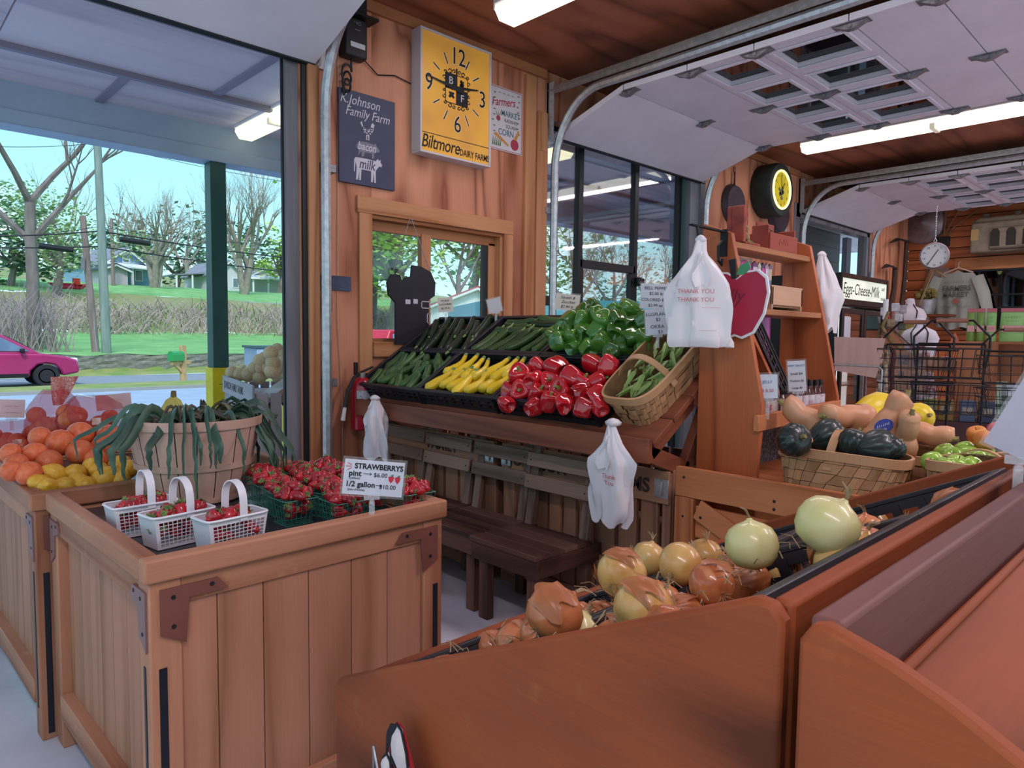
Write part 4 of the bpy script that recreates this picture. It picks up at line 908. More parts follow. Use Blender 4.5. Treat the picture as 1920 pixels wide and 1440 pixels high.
# ---- shapes: each lies along local x or stands on local z, centred
def long_veg(name, L, r, prof, mat, stemmat, bend=.1, n=12, ridges=0, stem=True, parent_shift=0, sr=.3, sl=.03):
    def mk():
        pts = []; rs = []; m = 12
        for i in range(m+1):
            t = i/m; pts.append((L*(t-.5), 0, bend*L*(4*(t-.5)**2-.33))); rs.append(max(.0015, r*prof(t)))
        b = B(); b.tube(pts, rs, n)
        if ridges:
            c = len(b.v)//n
            for j in range(m+1):
                cen = V(pts[j])
                for k in range(n): b.v[j*n+k] = cen+(b.v[j*n+k]-cen)*(1+ridges*(1 if k % 2 else -1))
        o = b.build(name, mat, smooth=60)
        if stem:
            b = B(); e = V(pts[-1]); b.tube([e-V((.004, 0, 0)), e+V((sl*.5, 0, .002)), e+V((sl, .002, .006))], [r*sr*1.2, r*sr, r*sr*.9], 6); b.build('stem', stemmat, o)
        return o
    return mk
ZUC = pm('zucchini_skin', '#1b2b1d', '#2b3d26', sc=30, rough=.32, stretch=(.2, 1, 1), rnd=.25, lo=.4, hi=.7); ZUC2 = pm('zucchini_skin_green', '#2f4424', '#465e30', sc=30, rough=.3, stretch=(.15, 1, 1), rnd=.25)
CUC = pm('cucumber_skin', '#2c4a26', '#4c6d3a', sc=14, rough=.38, stretch=(.5, 1, 1), rnd=.2, bump=.2); SQY = pm('yellow_squash_skin', '#e9bd1c', '#f0cf3a', sc=6, rough=.3, rnd=.08, coat=.2)
STG = pm('stem_green', '#6f8a4a', '#8aa05c', sc=20, rough=.7); STY = pm('stem_tan', '#9a8d58', '#7d7144', sc=20, rough=.8)
zuc = Stock([long_veg('zucchini', .27, .023, lambda t: min(1, (t/.06)**.5)*(.9+.12*math.sin(PI*t))*(1 if t < .9 else 1-(t-.9)*4.5), ZUC, STG, .03), long_veg('zucchini', .24, .022, lambda t: min(1, (t/.06)**.5)*(1 if t < .9 else 1-(t-.9)*4.5), ZUC2, STG, .05)])
cuc = Stock([long_veg('cucumber', .155, .022, lambda t: min(1, (t/.12)**.5, ((1-t)/.12+.02)**.5), CUC, STG, .06, stem=False)])
def sqp(t): return (min(1, (t/.1+.02)**.5)*1.0 if t < .45 else 1-.5*min(1, (t-.45)/.35))*(1 if t < .96 else .75)
sqy = Stock([long_veg('yellow_squash', .185, .027, sqp, SQY, STG, .05, n=14, sr=.36, sl=.012), long_veg('yellow_squash', .17, .028, sqp, SQY, STG, .16, n=14, sr=.36, sl=.012)])
okr = Stock([long_veg('okra', .095, .0085, lambda t: min(1, .12+t*1.6)*(1 if t < .92 else .8), pm('okra_skin', '#7d9a52', '#94ad66', sc=12, rough=.5, rnd=.2), STG, .06, n=10, ridges=.12, sr=.5, sl=.012)])
def pepper(name, mat, seed):
    def mk():
        rg = random.Random(seed); k = rg.choice((3, 4, 4)); ph = rg.uniform(0, 6)
        lob = lambda a, t: 1+(.1*math.cos(k*(a+ph))*(1.25-.5*abs(t-.5)))+.03*math.cos(2*a+ph)
        prof = [(.006, -.016), (.02, -.036), (.03, -.041), (.036, -.032), (.041, -.01), (.044, .012), (.042, .028), (.034, .037), (.022, .036), (.012, .029), (.002, .026)]
        b = B(); b.lathe(prof, 28, lob); o = b.build(name, mat, smooth=80)
        b = B(); b.tube([(0, 0, .024), (.001, 0, .034), (.004, .002, .047)], [.011, .006, .0055], 7); b.build('stem', STG, o)
        return o
    return mk
PEPR = pm('red_pepper_skin', '#b0131f', '#c21c26', sc=5, rough=.13, coat=.7, rnd=.25, c3='#8f101a'); PEPG = pm('green_pepper_skin', '#356522', '#4f8530', sc=5, rough=.14, coat=.7, rnd=.35, c3='#5f8d33')
pr = Stock([pepper('red_bell_pepper', PEPR, s) for s in (1, 2, 3)]); pg = Stock([pepper('green_bell_pepper', PEPG, s) for s in (4, 5, 6)])
# ---- rack coordinates: u along the rack to the right from y=3.8, w up the slope, h above the crate floor
def rk_p(u, w, h): return V((2.29, 3.8, .99))+WS*w+V((0, -1, 0))*u+NS*(h-.098+.01)
def rk_d(du, dw, dh=0): return V((0, -1, 0))*du+WS*dw+NS*dh
rg = random.Random(5)
def heap(stock, kinds, u0, u1, w0, w1, n, h0, dirs, jit, what, cat, where, group, rows, layers=2, hs=.03, sc=(.9, 1.1)):
    objs = []; ps = []
    for L in range(layers):
        m = n[L]; cols, rws = m
        for j in range(rws):
            for i in range(cols):
                u = u0+(u1-u0)*((i+.5)/cols)+rg.uniform(-jit, jit)*.4; w = w0+(w1-w0)*((j+.5)/rws)+rg.uniform(-jit, jit)*.5
                h = h0+L*hs+rg.uniform(-.004, .006); d = dirs(L, i, j); k = rg.choice(kinds); s = rg.uniform(*sc)
                p = rk_p(u, w, h); m4 = Matrix.Translation(p) @ rot_to(d, rg.uniform(-.5, .5), NS) @ Matrix.Diagonal((s, s*rg.uniform(.95, 1.08), s, 1))
                objs.append(stock.get(k, m4)); ps.append(p)
    pile(objs, ps, what, cat, where, group, rows)
# zucchini: dark ones lie up the slope and lean right; green ones lie at the right
heap(zuc, [0], .05, .60, .45, .74, ((7, 1), (7, 2)), .04, lambda L, i, j: rk_d(rg.uniform(.25, .75), -rg.uniform(.8, 1.0), rg.uniform(-.05, .06)), .05, 'dark zucchini', 'zucchini', 'in the upper left crate', 'dark zucchini in the upper left crate', 3, hs=.042)
heap(zuc, [1], .68, 1.24, .44, .60, ((8, 1), (7, 1)), .04, lambda L, i, j: rk_d(rg.uniform(.1, .55), rg.uniform(.7, 1.0), rg.uniform(-.02, .08)), .04, 'green zucchini lying up the slope', 'zucchini', 'in the upper middle crate', 'green zucchini low in the upper middle crate', 2, hs=.04)
heap(zuc, [0, 1], .72, 1.2, .62, .77, ((2, 4), (2, 3)), .045, lambda L, i, j: rk_d(rg.uniform(.8, 1.0), rg.uniform(-.12, .12), rg.uniform(-.04, .04)), .03, 'zucchini lying crosswise', 'zucchini', 'at the back of the upper middle crate', 'zucchini lying crosswise in the upper middle crate', 2, hs=.04)
heap(cuc, [0], .04, .61, .05, .36, ((9, 2), (8, 3)), .035, lambda L, i, j: rk_d(rg.uniform(-.75, .25), rg.uniform(.6, 1.0), rg.uniform(-.1, .25)), .05, 'green cucumber', 'cucumber', 'in the lower left crate', 'cucumbers in the lower left crate', 4, hs=.036)
heap(sqy, [0, 1], .68, 1.25, .06, .3, ((7, 1), (7, 2)), .04, lambda L, i, j: rk_d(rg.uniform(-.1, .6), rg.uniform(.7, 1.0), rg.uniform(-.05, .15)), .04, 'yellow straightneck squash', 'squash', 'in the lower middle crate', 'yellow squash in the lower middle crate', 3, hs=.042)
def placed(stock, lst, D, what, cat, where, group, rows, seed, base=None):
    """(px, py, diameter in px): put where the photo shows it, at the depth its size implies, on the heap"""
    r2 = random.Random(seed); objs = []; ps = []
    for it in lst:
        x, y, s = it[:3]; dia = D*(it[3] if len(it) > 3 else 1); p = base(x, y, s) if base else atd(x, y, dia*FPX/s)
        t = (p-CAM).dot(_f); sc = s*t/FPX/.088*.9
        m = Matrix.Translation(p) @ Euler((r2.uniform(-1.3, 1.3), r2.uniform(-1.3, 1.3), r2.uniform(0, 6.28))).to_matrix().to_4x4() @ Matrix.Diagonal((sc, sc, sc*r2.uniform(.95, 1.15), 1))
        objs.append(stock.get(r2.randrange(len(stock.m)), m)); ps.append(p)
    pile(objs, ps, what, cat, where, group, rows)
def on_rack(lift):
    def f(x, y, s):
        q = V((2.29, 3.8, .99))+NS*lift; d = ray(x, y); t = (q-CAM).dot(NS)/d.dot(NS); return CAM+d*t
    return f
red = [(975, 707, 48), (958, 742, 42), (978, 735, 44), (1008, 690, 40), (1044, 692, 50), (1001, 715, 40), (1030, 720, 44), (1008, 745, 42), (1054, 738, 46), (1072, 708, 42), (1092, 722, 42), (1088, 745, 46), (1058, 764, 44), (1120, 718, 42), (1112, 684, 42), (1141, 688, 44), (1120, 748, 42), (1030, 760, 42), (1095, 772, 46), (1000, 770, 40), (950, 765, 38), (1125, 770, 40)]
red = [(x, y-7 if y > 735 else y-2, s-(3 if y > 755 else 0)) for x, y, s in red]
placed(pr, red, .088, 'glossy red bell pepper', 'bell pepper', 'in the lower right crate', 'red bell peppers in the lower right crate', 3, 3, lambda x, y, s: on_rack(.01 if y > 715 else .045)(x, y, s))
grn = [(1048, 640, 40), (1062, 618, 46), (1042, 628, 38), (1105, 655, 42), (1070, 600, 40), (1095, 625, 42), (1092, 600, 40), (1094, 585, 36), (1118, 590, 36), (1132, 600, 42), (1158, 600, 42), (1180, 580, 44), (1185, 610, 44), (1120, 622, 42), (1155, 622, 42), (1140, 642, 42), (1168, 650, 44), (1185, 632, 40), (1208, 632, 36), (1208, 600, 38), (1215, 618, 34), (1148, 662, 40), (1128, 640, 40), (1078, 652, 38), (1205, 655, 34), (1075, 632, 38), (1150, 585, 36), (1110, 572, 30)]
placed(pg, grn, .088, 'glossy green bell pepper', 'bell pepper', 'heaped in the upper right crate', 'green bell peppers in the upper right crate', 5, 4, lambda x, y, s: on_rack(.02 if y > 640 else .06 if y > 605 else .1)(x, y, s))
# ---------------------------------------------------------------- woven baskets
SPL = wood('splint', '#c89f6c', '#a87c4c', 'z', freq=4, fine=.4, stretch=.3, sc=5, rough=.6, tonev=.5)
def woven(name, shape, nA, nT, skew, label, cat='basket', mw=None, group=None, rim_w=.028, handles=(), floor=True, gap=.09, mat=None):
    """shape(a, t) -> point on the wall, a in 0..1 around, t in 0..1 up; over-and-under strips"""
    rt = E(name, mw=mw, label=label, cat=cat, group=group); mat = mat or SPL; r2 = random.Random(hash(label) % 999 if False else len(label)*7+nA)
    b = B()
    cen = V((0, 0, 0))
    def nrm(a, t):
        e = 1e-3; p = shape(a, t); u = shape(a+e, t)-p; v = shape(a, min(1, t+e))-shape(a, min(1, t+e)-e); n = u.cross(v); return n.normalized() if n.length > 0 else V((0, 0, 1))
    for i in range(nA):
        for j in range(nT):
            over = (i+j) % 2; b.tone = r2.uniform(-.45, .4); off = .0035 if over else .0
            ga, gt = (gap/nA*.5, 0) if over else (0, gap/nT*.5)
            vs = []; m = 3
            for q in range(m):
                for s_ in range(2):
                    a = (i+ga*nA+(1-2*ga*nA)*q/(m-1))/nA; t = (j+gt*nT+(1-2*gt*nT)*s_)/nT
                    aa = a+skew*t; bulge = off*math.sin(PI*q/(m-1))+.001
                    vs.append(shape(aa, t)+nrm(aa, t)*bulge)
            b.add(vs, [(0, 2, 3, 1), (2, 4, 5, 3)])
    b.build('woven_wall', mat, rt, smooth=0)
    b = B(); b.tone = -.5; n = nA*2
    b.grid(lambda u, v: shape(u, v)-nrm(u, v)*.004, n, 3); b.build('lining', pm('splint_inside_shade', '#84643f', '#6b4e2f', sc=20, rough=.8), rt)  # extra dark shell: shade between the strips put into its colour
    if floor:
        b = B(); vs = [shape(i/32, 0)*1 for i in range(32)]; b.add(vs, [list(range(32))]); b.build('floor', mat, rt)
    b = B(); n = 40; vs = []
    for i in range(n):
        a = i/n; p = shape(a, 1); o = nrm(a, 1)
        vs += [p+o*.006+V((0, 0, .004)), p+o*.006-V((0, 0, rim_w)), p-o*.004-V((0, 0, rim_w)), p-o*.004+V((0, 0, .004))]
    b.add(vs, [(4*i+k, 4*((i+1) % n)+k, 4*((i+1) % n)+(k+1) % 4, 4*i+(k+1) % 4) for i in range(n) for k in range(4)]); b.build('rim', mat, rt)
    for h in handles:
        b = B(); b.tube(h[0], h[1], 8, flat=.22 if len(h) < 3 else h[2]); b.build('handle', mat, rt)
    return rt
def arc(p0, p1, h, n=12, up=V((0, 0, 1))):
    p0, p1 = V(p0), V(p1); return [p0.lerp(p1, i/n)+up*(h*math.sin(PI*i/n)**.7) for i in range(n+1)]
def strap(b, pts, w, side, th=.003):
    """flat strip along points, wide along 'side'"""
    vs = []; pts = [V(p) for p in pts]; side = V(side).normalized()
    for i, p in enumerate(pts):
        d = (pts[min(i+1, len(pts)-1)]-pts[max(i-1, 0)]).normalized(); n = d.cross(side).normalized()*th
        vs += [p-side*w/2-n, p+side*w/2-n, p+side*w/2+n, p-side*w/2+n]
    k = len(pts); b.add(vs, [(4*i+j, 4*(i+1)+j, 4*(i+1)+(j+1) % 4, 4*i+(j+1) % 4) for i in range(k-1) for j in range(4)]+[(3, 2, 1, 0), (4*k-4, 4*k-3, 4*k-2, 4*k-1)])
def rrect(a, hx, hy, p=3.2):
    c, s = math.cos(2*PI*a), math.sin(2*PI*a); return V((hx*abs(c)**(2/p)*(1 if c > 0 else -1), hy*abs(s)**(2/p)*(1 if s > 0 else -1), 0))
# okra basket: long axis up the slope of the rack
def okshape(a, t): q = rrect(a, .265+.03*t, .10+.035*t, 4); return V((q.x, q.y, .155*t))
okM = frame(rk_p(2.06, .315, -.01), WS, z=NS)
ok = woven('splint_basket', okshape, 34, 5, 0, 'long woven splint basket of okra at the right end of the rack', mw=okM, group=None)
b = B(); strap(b, arc((-.10, -.142, .1), (-.10, .142, .1), .135, 16), .032, (1, 0, 0)); b.build('handle', SPL, ok)
r2 = random.Random(9); objs = []; ps = []
for i in range(54):
    L = V((-.23+.45*((i*.618) % 1), r2.uniform(-.085, .085), .085+.03*(i > 24)+r2.uniform(0, .02))); p = okM @ L
    d = (okM.to_3x3() @ V((r2.uniform(.3, 1), r2.uniform(-.6, .6), r2.uniform(-.2, .3)))); s = r2.uniform(.85, 1.25)
    m = Matrix.Translation(p) @ rot_to(d, r2.uniform(0, 6)) @ Matrix.Diagonal((s, s, s, 1)); objs.append(okr.get(0, m)); ps.append(p)
pile(objs, ps, 'pale green okra pod', 'okra', 'in the long splint basket', 'okra pods in the splint basket', 4)
# ---------------------------------------------------------------- onions
ONP = pm('onion_pale', '#d3cc9a', '#c6c183', sc=14, rough=.3, stretch=(1, 1, .06), rnd=.1, coat=.25, sss=.15); ONY = pm('onion_yellow', '#d2ae6c', '#c08d4c', sc=16, rough=.3, stretch=(1, 1, .06), rnd=.12, coat=.3, c3='#a8703c'); ONR = pm('onion_copper', '#c97f50', '#a65a34', sc=16, rough=.28, stretch=(1, 1, .08), rnd=.15, coat=.35, c3='#dca06a')
HUSK = film('onion_husk', '#a9663c', .8, .35); ROOT = pm('dry_root', '#8d7658', '#a5906e', sc=30, rough=.95)
def onion(mat, seed, peel=0, flat=1.):
    def mk():
        rg = random.Random(seed); R_ = .044
        prof = [(.004, -.039), (.014, -.0385), (.029, -.033), (.039, -.02), (.044, -.002), (.042, .014), (.035, .027), (.023, .035), (.012, .039), (.006, .042), (.004, .045)]
        b = B(); b.lathe([(r, z*flat) for r, z in prof], 28, lambda a, t: 1+.02*math.cos(3*a+seed)+.012*math.cos(7*a)); o = b.build('onion', mat, smooth=80)
        b = B()
        for i in range(14):
            a = rg.uniform(0, 6.28); L = rg.uniform(.006, .02); p = V((.004*math.cos(a), .004*math.sin(a), -.038*flat)); d = V((math.cos(a)*.8, math.sin(a)*.8, -.5)).normalized()*L
            b.tube([p, p+d*.5+V((0, 0, -.002)), p+d], [.0007, .0005, .0003], 4)
        b.build('root_tuft', ROOT, o)
        b = B()
        for i in range(4): a = rg.uniform(0, 6.28); b.tube([(0, 0, .047*flat), (.006*math.cos(a), .006*math.sin(a), .058*flat), (.018*math.cos(a), .018*math.sin(a), .064*flat)], [.004, .003, .001], 5, flat=.4)
        b.build('dry_neck', ROOT, o)
        if peel:
            b = B()
            for k in range(peel):
                a0 = rg.uniform(0, 6.28); w = rg.uniform(.7, 1.4); z0, z1 = rg.uniform(-.03, -.01), rg.uniform(.01, .034)
                def fn(u, v):
                    a = a0+w*(u-.5)+.25*math.sin(9*v+k); z = z0+(z1-z0)*v; rr = .0455*math.sqrt(max(.02, 1-(z/.043)**2))+.0015+.004*(abs(u-.5)*2)**2+.001*math.sin(14*v+6*u); return (rr*math.cos(a), rr*math.sin(a), z)
                b.grid(fn, 14, 12)
            b.build('loose_skin', HUSK, o, smooth=60)
        return o
    return mk
on = Stock([onion(ONP, 1), onion(ONY, 2), onion(ONR, 3, 3), onion(ONY, 4, 4, .92)])
ONL = [(1552, 985, 118, .098, 0, (.5, .2, .3), 'large pale green onion, the biggest in the far crate'), (1410, 1022, 100, .088, 0, (-.2, .1, 0), 'pale green onion with a dry top, beside the black crate rim'), (1165, 1075, 96, .101, 3, (.2, 1.2, .5), 'pale onion in a loose papery sheath at the left of the heap'), (1216, 1046, 66, .085, 1, (.1, .2, 0), 'pale yellow onion behind the papery one'), (1276, 1058, 84, .083, 1, (1.2, .3, 1.5), 'round yellow onion lying on its side in the middle of the heap'), (1322, 1040, 64, .08, 1, (.2, -.2, 0), 'yellow onion with a pink dry tip behind the middle one'),
       (1335, 1095, 88, .073, 2, (1.3, .6, 2.5), 'reddish copper onion with roots toward the camera'), (1208, 1142, 124, .092, 3, (.4, 1.1, .3), 'big copper and cream onion nearest the bin edge'), (1040, 1150, 112, .092, 2, (.9, .4, 1.0), 'big smooth copper onion at the front left'), (1080, 1188, 92, .08, 0, (1.2, .2, .4), 'cut pale onion with an orange skin at the bin edge'), (1008, 1190, 74, .075, 2, (.7, 1.1, 0), 'small copper onion under the big smooth one'), (920, 1212, 62, .07, 2, (1.1, .2, 2), 'small copper onion near the left end'), (842, 1240, 62, .07, 3, (1.4, .3, 1), 'brown and white onion at the far left of the bin'), (952, 1190, 50, .07, 2, (.3, 1.2, .2), 'orange onion between the left ones'), (1638, 985, 58, .085, 1, (.1, 1.4, 0), 'peach onion just right of the biggest one'), (1482, 1032, 52, .08, 1, (.3, .4, 0), 'peach onion between the two pale green ones'), (1118, 1140, 58, .08, 3, (.3, .9, 1), 'small flaky onion in the shadow of the heap'), (1265, 1118, 60, .08, 2, (.8, .1, 2), 'half hidden copper onion behind the big cream one'), (1352, 1130, 56, .07, 1, (.5, .5, 1), 'small onion by the crate wall')]
for x, y, s, D, k, e, lb in ONL:
    p = atd(x, y, D*FPX/s); sc = D/.09
    o = on.get(k, Matrix.Translation(p) @ Euler(e).to_matrix().to_4x4() @ Matrix.Diagonal((sc, sc, sc, 1))); T(o, lb, 'onion', 'onions heaped in the slanted bin')
r2 = random.Random(3); objs = []; ps = []
for i in range(46):                                         # the layer beneath, glimpsed between the others
    w = r2.uniform(.08, .76); x = r2.uniform(.74, 1.25) if i < 32 else r2.uniform(1.3, 1.8); p = V((x, 1.085, .668))+WB*w-NB*r2.uniform(.028, .06)
    e = Euler((r2.uniform(-1.5, 1.5), r2.uniform(-1.5, 1.5), r2.uniform(0, 6))); s = r2.uniform(.8, 1.)
    objs.append(on.get(r2.choice((1, 2, 2, 3)), Matrix.Translation(p) @ e.to_matrix().to_4x4() @ Matrix.Diagonal((s, s, s, 1)))); ps.append(p)
pile(objs, ps, 'onion of the lower layer', 'onion', 'deep in the slanted bin', 'onions heaped in the slanted bin', 5)
b = B(); r2 = random.Random(8)
for i in range(90):
    w = r2.uniform(.15, .7); x = r2.uniform(.7, 1.25); p = V((x, 1.085, .668))+WB*w+NB*r2.uniform(-.02, .012); a = r2.uniform(0, 6.28); L = r2.uniform(.01, .05)
    d = V((math.cos(a), math.sin(a)*.7, r2.uniform(-.1, .5))).normalized()*L; b.tube([p, p+d*.5+V((r2.uniform(-.008, .008), 0, .008)), p+d], [.0011, .0009, .0006], 4)
T(b.build('dry_onion_roots', ROOT, smooth=0), 'dry roots and stalk bits strewn over the onions', 'roots', kind='stuff')
# ---------------------------------------------------------------- strawberry counter
IZ = .797-.06
BERRY = pm('strawberry_skin', '#8f1520', '#b3202a', sc=4, rough=.25, coat=.4, rnd=.3, c3='#c8363a'); SEED = pm('calyx_green', '#55733a', '#7d9453', sc=20, rough=.7)
def berry(sc_, seed):
    def mk():
        b = B(); b.lathe([(.001, -.021), (.006, -.018), (.011, -.009), (.0145, .002), (.0135, .010), (.008, .0145), (.002, .0145)], 14, lambda a, t: 1+.06*math.cos(2*a+seed)); o = b.build('strawberry', BERRY, smooth=80)
        b = B(); rg = random.Random(seed)
        for i in range(8):
            a = i*PI/4+rg.uniform(-.2, .2); L = rg.uniform(.009, .014); c, s = math.cos(a), math.sin(a)
            b.add([(0, 0, .0155), (c*L*.5-s*.003, s*L*.5+c*.003, .0175), (c*L, s*L, .014+rg.uniform(-.004, .006)), (c*L*.5+s*.003, s*L*.5-c*.003, .0175)], [(0, 1, 2, 3)])
        b.tube([(0, 0, .014), (.001, 0, .024)], .001, 4); b.build('calyx', SEED, o, smooth=0)
        return o
    return mk
br = Stock([berry(1, 1), berry(1, 2)])
def berries(pts, where, group, seed, rows, size=(1.0, 1.35)):
    r2 = random.Random(seed); objs = []
    for p in pts:
        s = r2.uniform(*size); m = Matrix.Translation(p) @ Euler((r2.uniform(-1.6, 1.6), r2.uniform(-1.6, 1.6), r2.uniform(0, 6.28))).to_matrix().to_4x4() @ Matrix.Diagonal((s*r2.uniform(.9, 1.15), s, s, 1)); objs.append(br.get(r2.randrange(2), m))
    pile(objs, pts, 'strawberry', 'strawberry', where, group, rows)
PINTM = pm('pint_green', '#2f6f62', '#3a7f70', sc=10, rough=.4)
def pint():
    rt = E('pint_basket'); b = B(); h = .075; t = .0016
    def pt(f, u, z):
        k = .042+.011*z/h; q = (u*2-1)*k; return {0: (q, -k, z), 1: (k, q, z), 2: (-q, k, z), 3: (-k, -q, z)}[f]
    for f in range(4):
        for i in range(7): b.tube([pt(f, i/6, 0), pt(f, i/6, h)], .0007, 4)
        for z in (.0, .02, .04, .058): b.tube([pt(f, 0, z), pt(f, 1, z)], .0006, 4)
        b.tube([pt(f, 0, h), pt(f, 1, h)], .0016, 5)
    for i in range(7): q = -.042+.084*i/6; b.tube([(q, -.042, 0), (q, .042, 0)], .0012, 4); b.tube([(-.042, q, 0), (.042, q, 0)], .0012, 4)
    b.build('mesh_wall', PINTM, rt, smooth=0); return rt
pnt = Stock([pint]); r2 = random.Random(17); k = 0
PINTS = [(.585, .145, 'nearest the front board'), (.80, .10, 'behind the price sign'), (.49, .27, 'second from the white baskets, in the front row'), (.62, .262, 'middle of the second row'), (.735, .245, 'right of the second row'), (.52, .39, 'left of the third row'), (.645, .38, 'middle of the third row'), (.765, .365, 'right of the third row'), (.535, .51, 'left of the fourth row'), (.66, .50, 'middle of the fourth row'), (.775, .485, 'right of the fourth row'), (.57, .63, 'left of the back row'), (.70, .62, 'middle of the back row'), (.79, .60, 'right of the back row')]
for (x, y, lb) in PINTS:
    ang = r2.uniform(-.3, .3); mw = Matrix.Translation(cw(x, y, IZ+.002)) @ Matrix.Rotation(ang, 4, 'Z'); T(pnt.get(0, mw), 'green mesh pint basket of strawberries, '+lb, 'berry basket', 'green mesh pint baskets')
    pts = []
    for i in range(17):
        a = i*2.4; rr = .05*math.sqrt((i+.3)/17); pts.append(cw(x+rr*math.cos(a), y+rr*math.sin(a), IZ+.078+.03*(1-rr/.055)+r2.uniform(-.004, .006)))
    if y < .3:
        for i in range(7): pts.append(cw(x+r2.uniform(-.03, .03), y-.028+r2.uniform(0, .02), IZ+r2.uniform(.022, .06)))
    berries(pts, 'in the pint basket '+lb.replace('second from the white baskets, in the front row','beside the white baskets'), 'strawberries in the pint baskets', k*7+1, 3, (.85, 1.2)); k += 1
WPL = pm('white_plastic', '#e3e3ea', '#dcdce4', sc=2, rough=.35)
def till():
    rt = E('handled_basket'); hx, hy, h = .082, .045, .085; tp = .87
    def P(x, y, z): k = tp+(1-tp)*z/h; return V((x*k, y*k, z))
    b = B()
    for sy in (-1, 1):
        n, m = 13, 8; x0, x1, z0, z1 = -hx*.88, hx*.92, .006, h*.84
        for i in range(n): x = x0+(x1-x0)*i/(n-1); b.tube([P(x, sy*hy, z0), P(x, sy*hy, z1)], .0011, 4)
        for j in range(m): z = z0+(z1-z0)*j/(m-1); b.tube([P(x0, sy*hy, z), P(x1, sy*hy, z)], .0011, 4)
        def q(xa, xb, za, zb): b.add([P(xa, sy*hy, za), P(xb, sy*hy, za), P(xb, sy*hy, zb), P(xa, sy*hy, zb)], [(0, 1, 2, 3)])
        q(-hx, x0, 0, h); q(x1, hx, 0, h); q(x0, x1, 0, z0); q(x0, x1, z1, h)
    for sx in (-1, 1): b.add([P(sx*hx, -hy, 0), P(sx*hx, hy, 0), P(sx*hx, hy, h), P(sx*hx, -hy, h)], [(0, 1, 2, 3)])
    b.add([P(-hx, -hy, .002), P(hx, -hy, .002), P(hx, hy, .002), P(-hx, hy, .002)], [(0, 1, 2, 3)]); b.build('lattice_wall', WPL, rt, smooth=0)
    b = B(); n = 40; rim = [rrect(i/n, hx+.003, hy+.003, 9)+V((0, 0, h)) for i in range(n)]; b.tube(rim, .0038, 6, closed=True); b.build('rim', WPL, rt)
    b = B(); pts = [V((.012, -hy-.002, h-.012))]+[V((.012, -hy*math.cos(a)-.002*math.cos(a), h+.088*math.sin(a)**.55)) for a in [PI*i/18 for i in range(0, 19)]]+[V((.012, hy+.002, h-.012))]; strap(b, pts, .02, (1, 0, 0), .0016); b.build('handle', WPL, rt); return rt
tl = Stock([till]); TL = [(.215, .165, .13, 'white handled basket of strawberries nearest the front corner'), (.128, .295, .16, 'middle one of the three white handled baskets of strawberries'), (.09, .46, .05, 'white handled basket of strawberries farthest left')]
for i, (x, y, a, lb) in enumerate(TL):
    mw = Matrix.Translation(cw(x+.04, y, IZ+.002)) @ Matrix.Rotation(a+.0, 4, 'Z'); T(tl.get(0, mw), lb, 'basket', 'white handled strawberry baskets')
    pts = []
    for j in range(32): L = V((r2.uniform(-.056, .056), r2.uniform(-.022, .022), (.03 if j < 9 else .068)+r2.uniform(0, .024))); pts.append(mw @ L)
    berries(pts, ['in the front white basket', 'in the middle white basket', 'in the left white basket'][i], 'strawberries in the white baskets', 90+i, 3, (1.0, 1.4))
# bushel basket with spring onions
bc = cw(.41, .80); bcz = IZ
bk = E('bushel_basket', (bc.x, bc.y, bcz+.0), label='round wooden bushel basket with spring onion tops hanging over its rim', cat='basket')
STV = wood('stave', '#cba98c', '#b08c6e', 'z', freq=4, fine=.35, stretch=.1, sc=4, rough=.65, tonev=.3)
def bkr(z): return .150+.062*(z/.275)**.8
b = B()
for i in range(20):
    a0, a1 = 2*PI*(i+.03)/20, 2*PI*(i+.97)/20; b.tone = RND.uniform(-.25, .25); vs = []
    for j in range(7):
        z = .275*j/6
        for a in (a0, (a0+a1)/2, a1): vs.append((bkr(z)*math.cos(a), bkr(z)*math.sin(a), z))
    b.add(vs, [(3*j+k, 3*j+k+1, 3*j+k+4, 3*j+k+3) for j in range(6) for k in range(2)])
b.build('staves', STV, bk, smooth=60)
b = B(); b.lathe([(bkr(z)-.004, z) for z in (.002, .1, .2, .27)], 32, caps=False); b.lathe([(.02, .003), (.14, .003)], 24, caps=False); b.build('lining', pm('basket_shade', '#6d5340', rough=.9), bk)  # inner shell coloured dark to stand for shade inside the basket
for z, w in ((.115, .02), (.25, .03), (.005, .016)):
    b = B(); r0 = bkr(z)+.003; b.lathe([(r0, z), (r0+.004, z), (r0+.004+w*.12, z+w), (r0+w*.12, z+w), (r0, z)], 40, caps=False); b.build('hoop', STV, bk)
LEEK = pm('leek_green', '#2c453b', '#44604f', sc=8, rough=.45, stretch=(1, 1, 1), rnd=.2, c3='#5f7860'); LEEK2 = pm('leek_dark', '#4a4a3a', '#5f5f4c', sc=8, rough=.45, rnd=.2)
def leaf(b, p0, out, reach, drop, w, r2, lift=.05):
    p0 = V(p0); o = V(out).normalized(); pts = []; rs = []
    for i in range(15):
        t = i/14; p = p0+o*reach*min(1, t*1.6)**.9*(1-.1*t)+V((0, 0, lift*math.sin(min(1, t*2.2)*PI)-drop*max(0, t-.25)**1.25*1.4)); pts.append(p+V((r2.uniform(-.0025, .0025), r2.uniform(-.0025, .0025), 0))); rs.append(max(.001, w*(1-.75*t**2.2)))
    b.tube(pts, rs, 8, flat=.22)
r2 = random.Random(6)
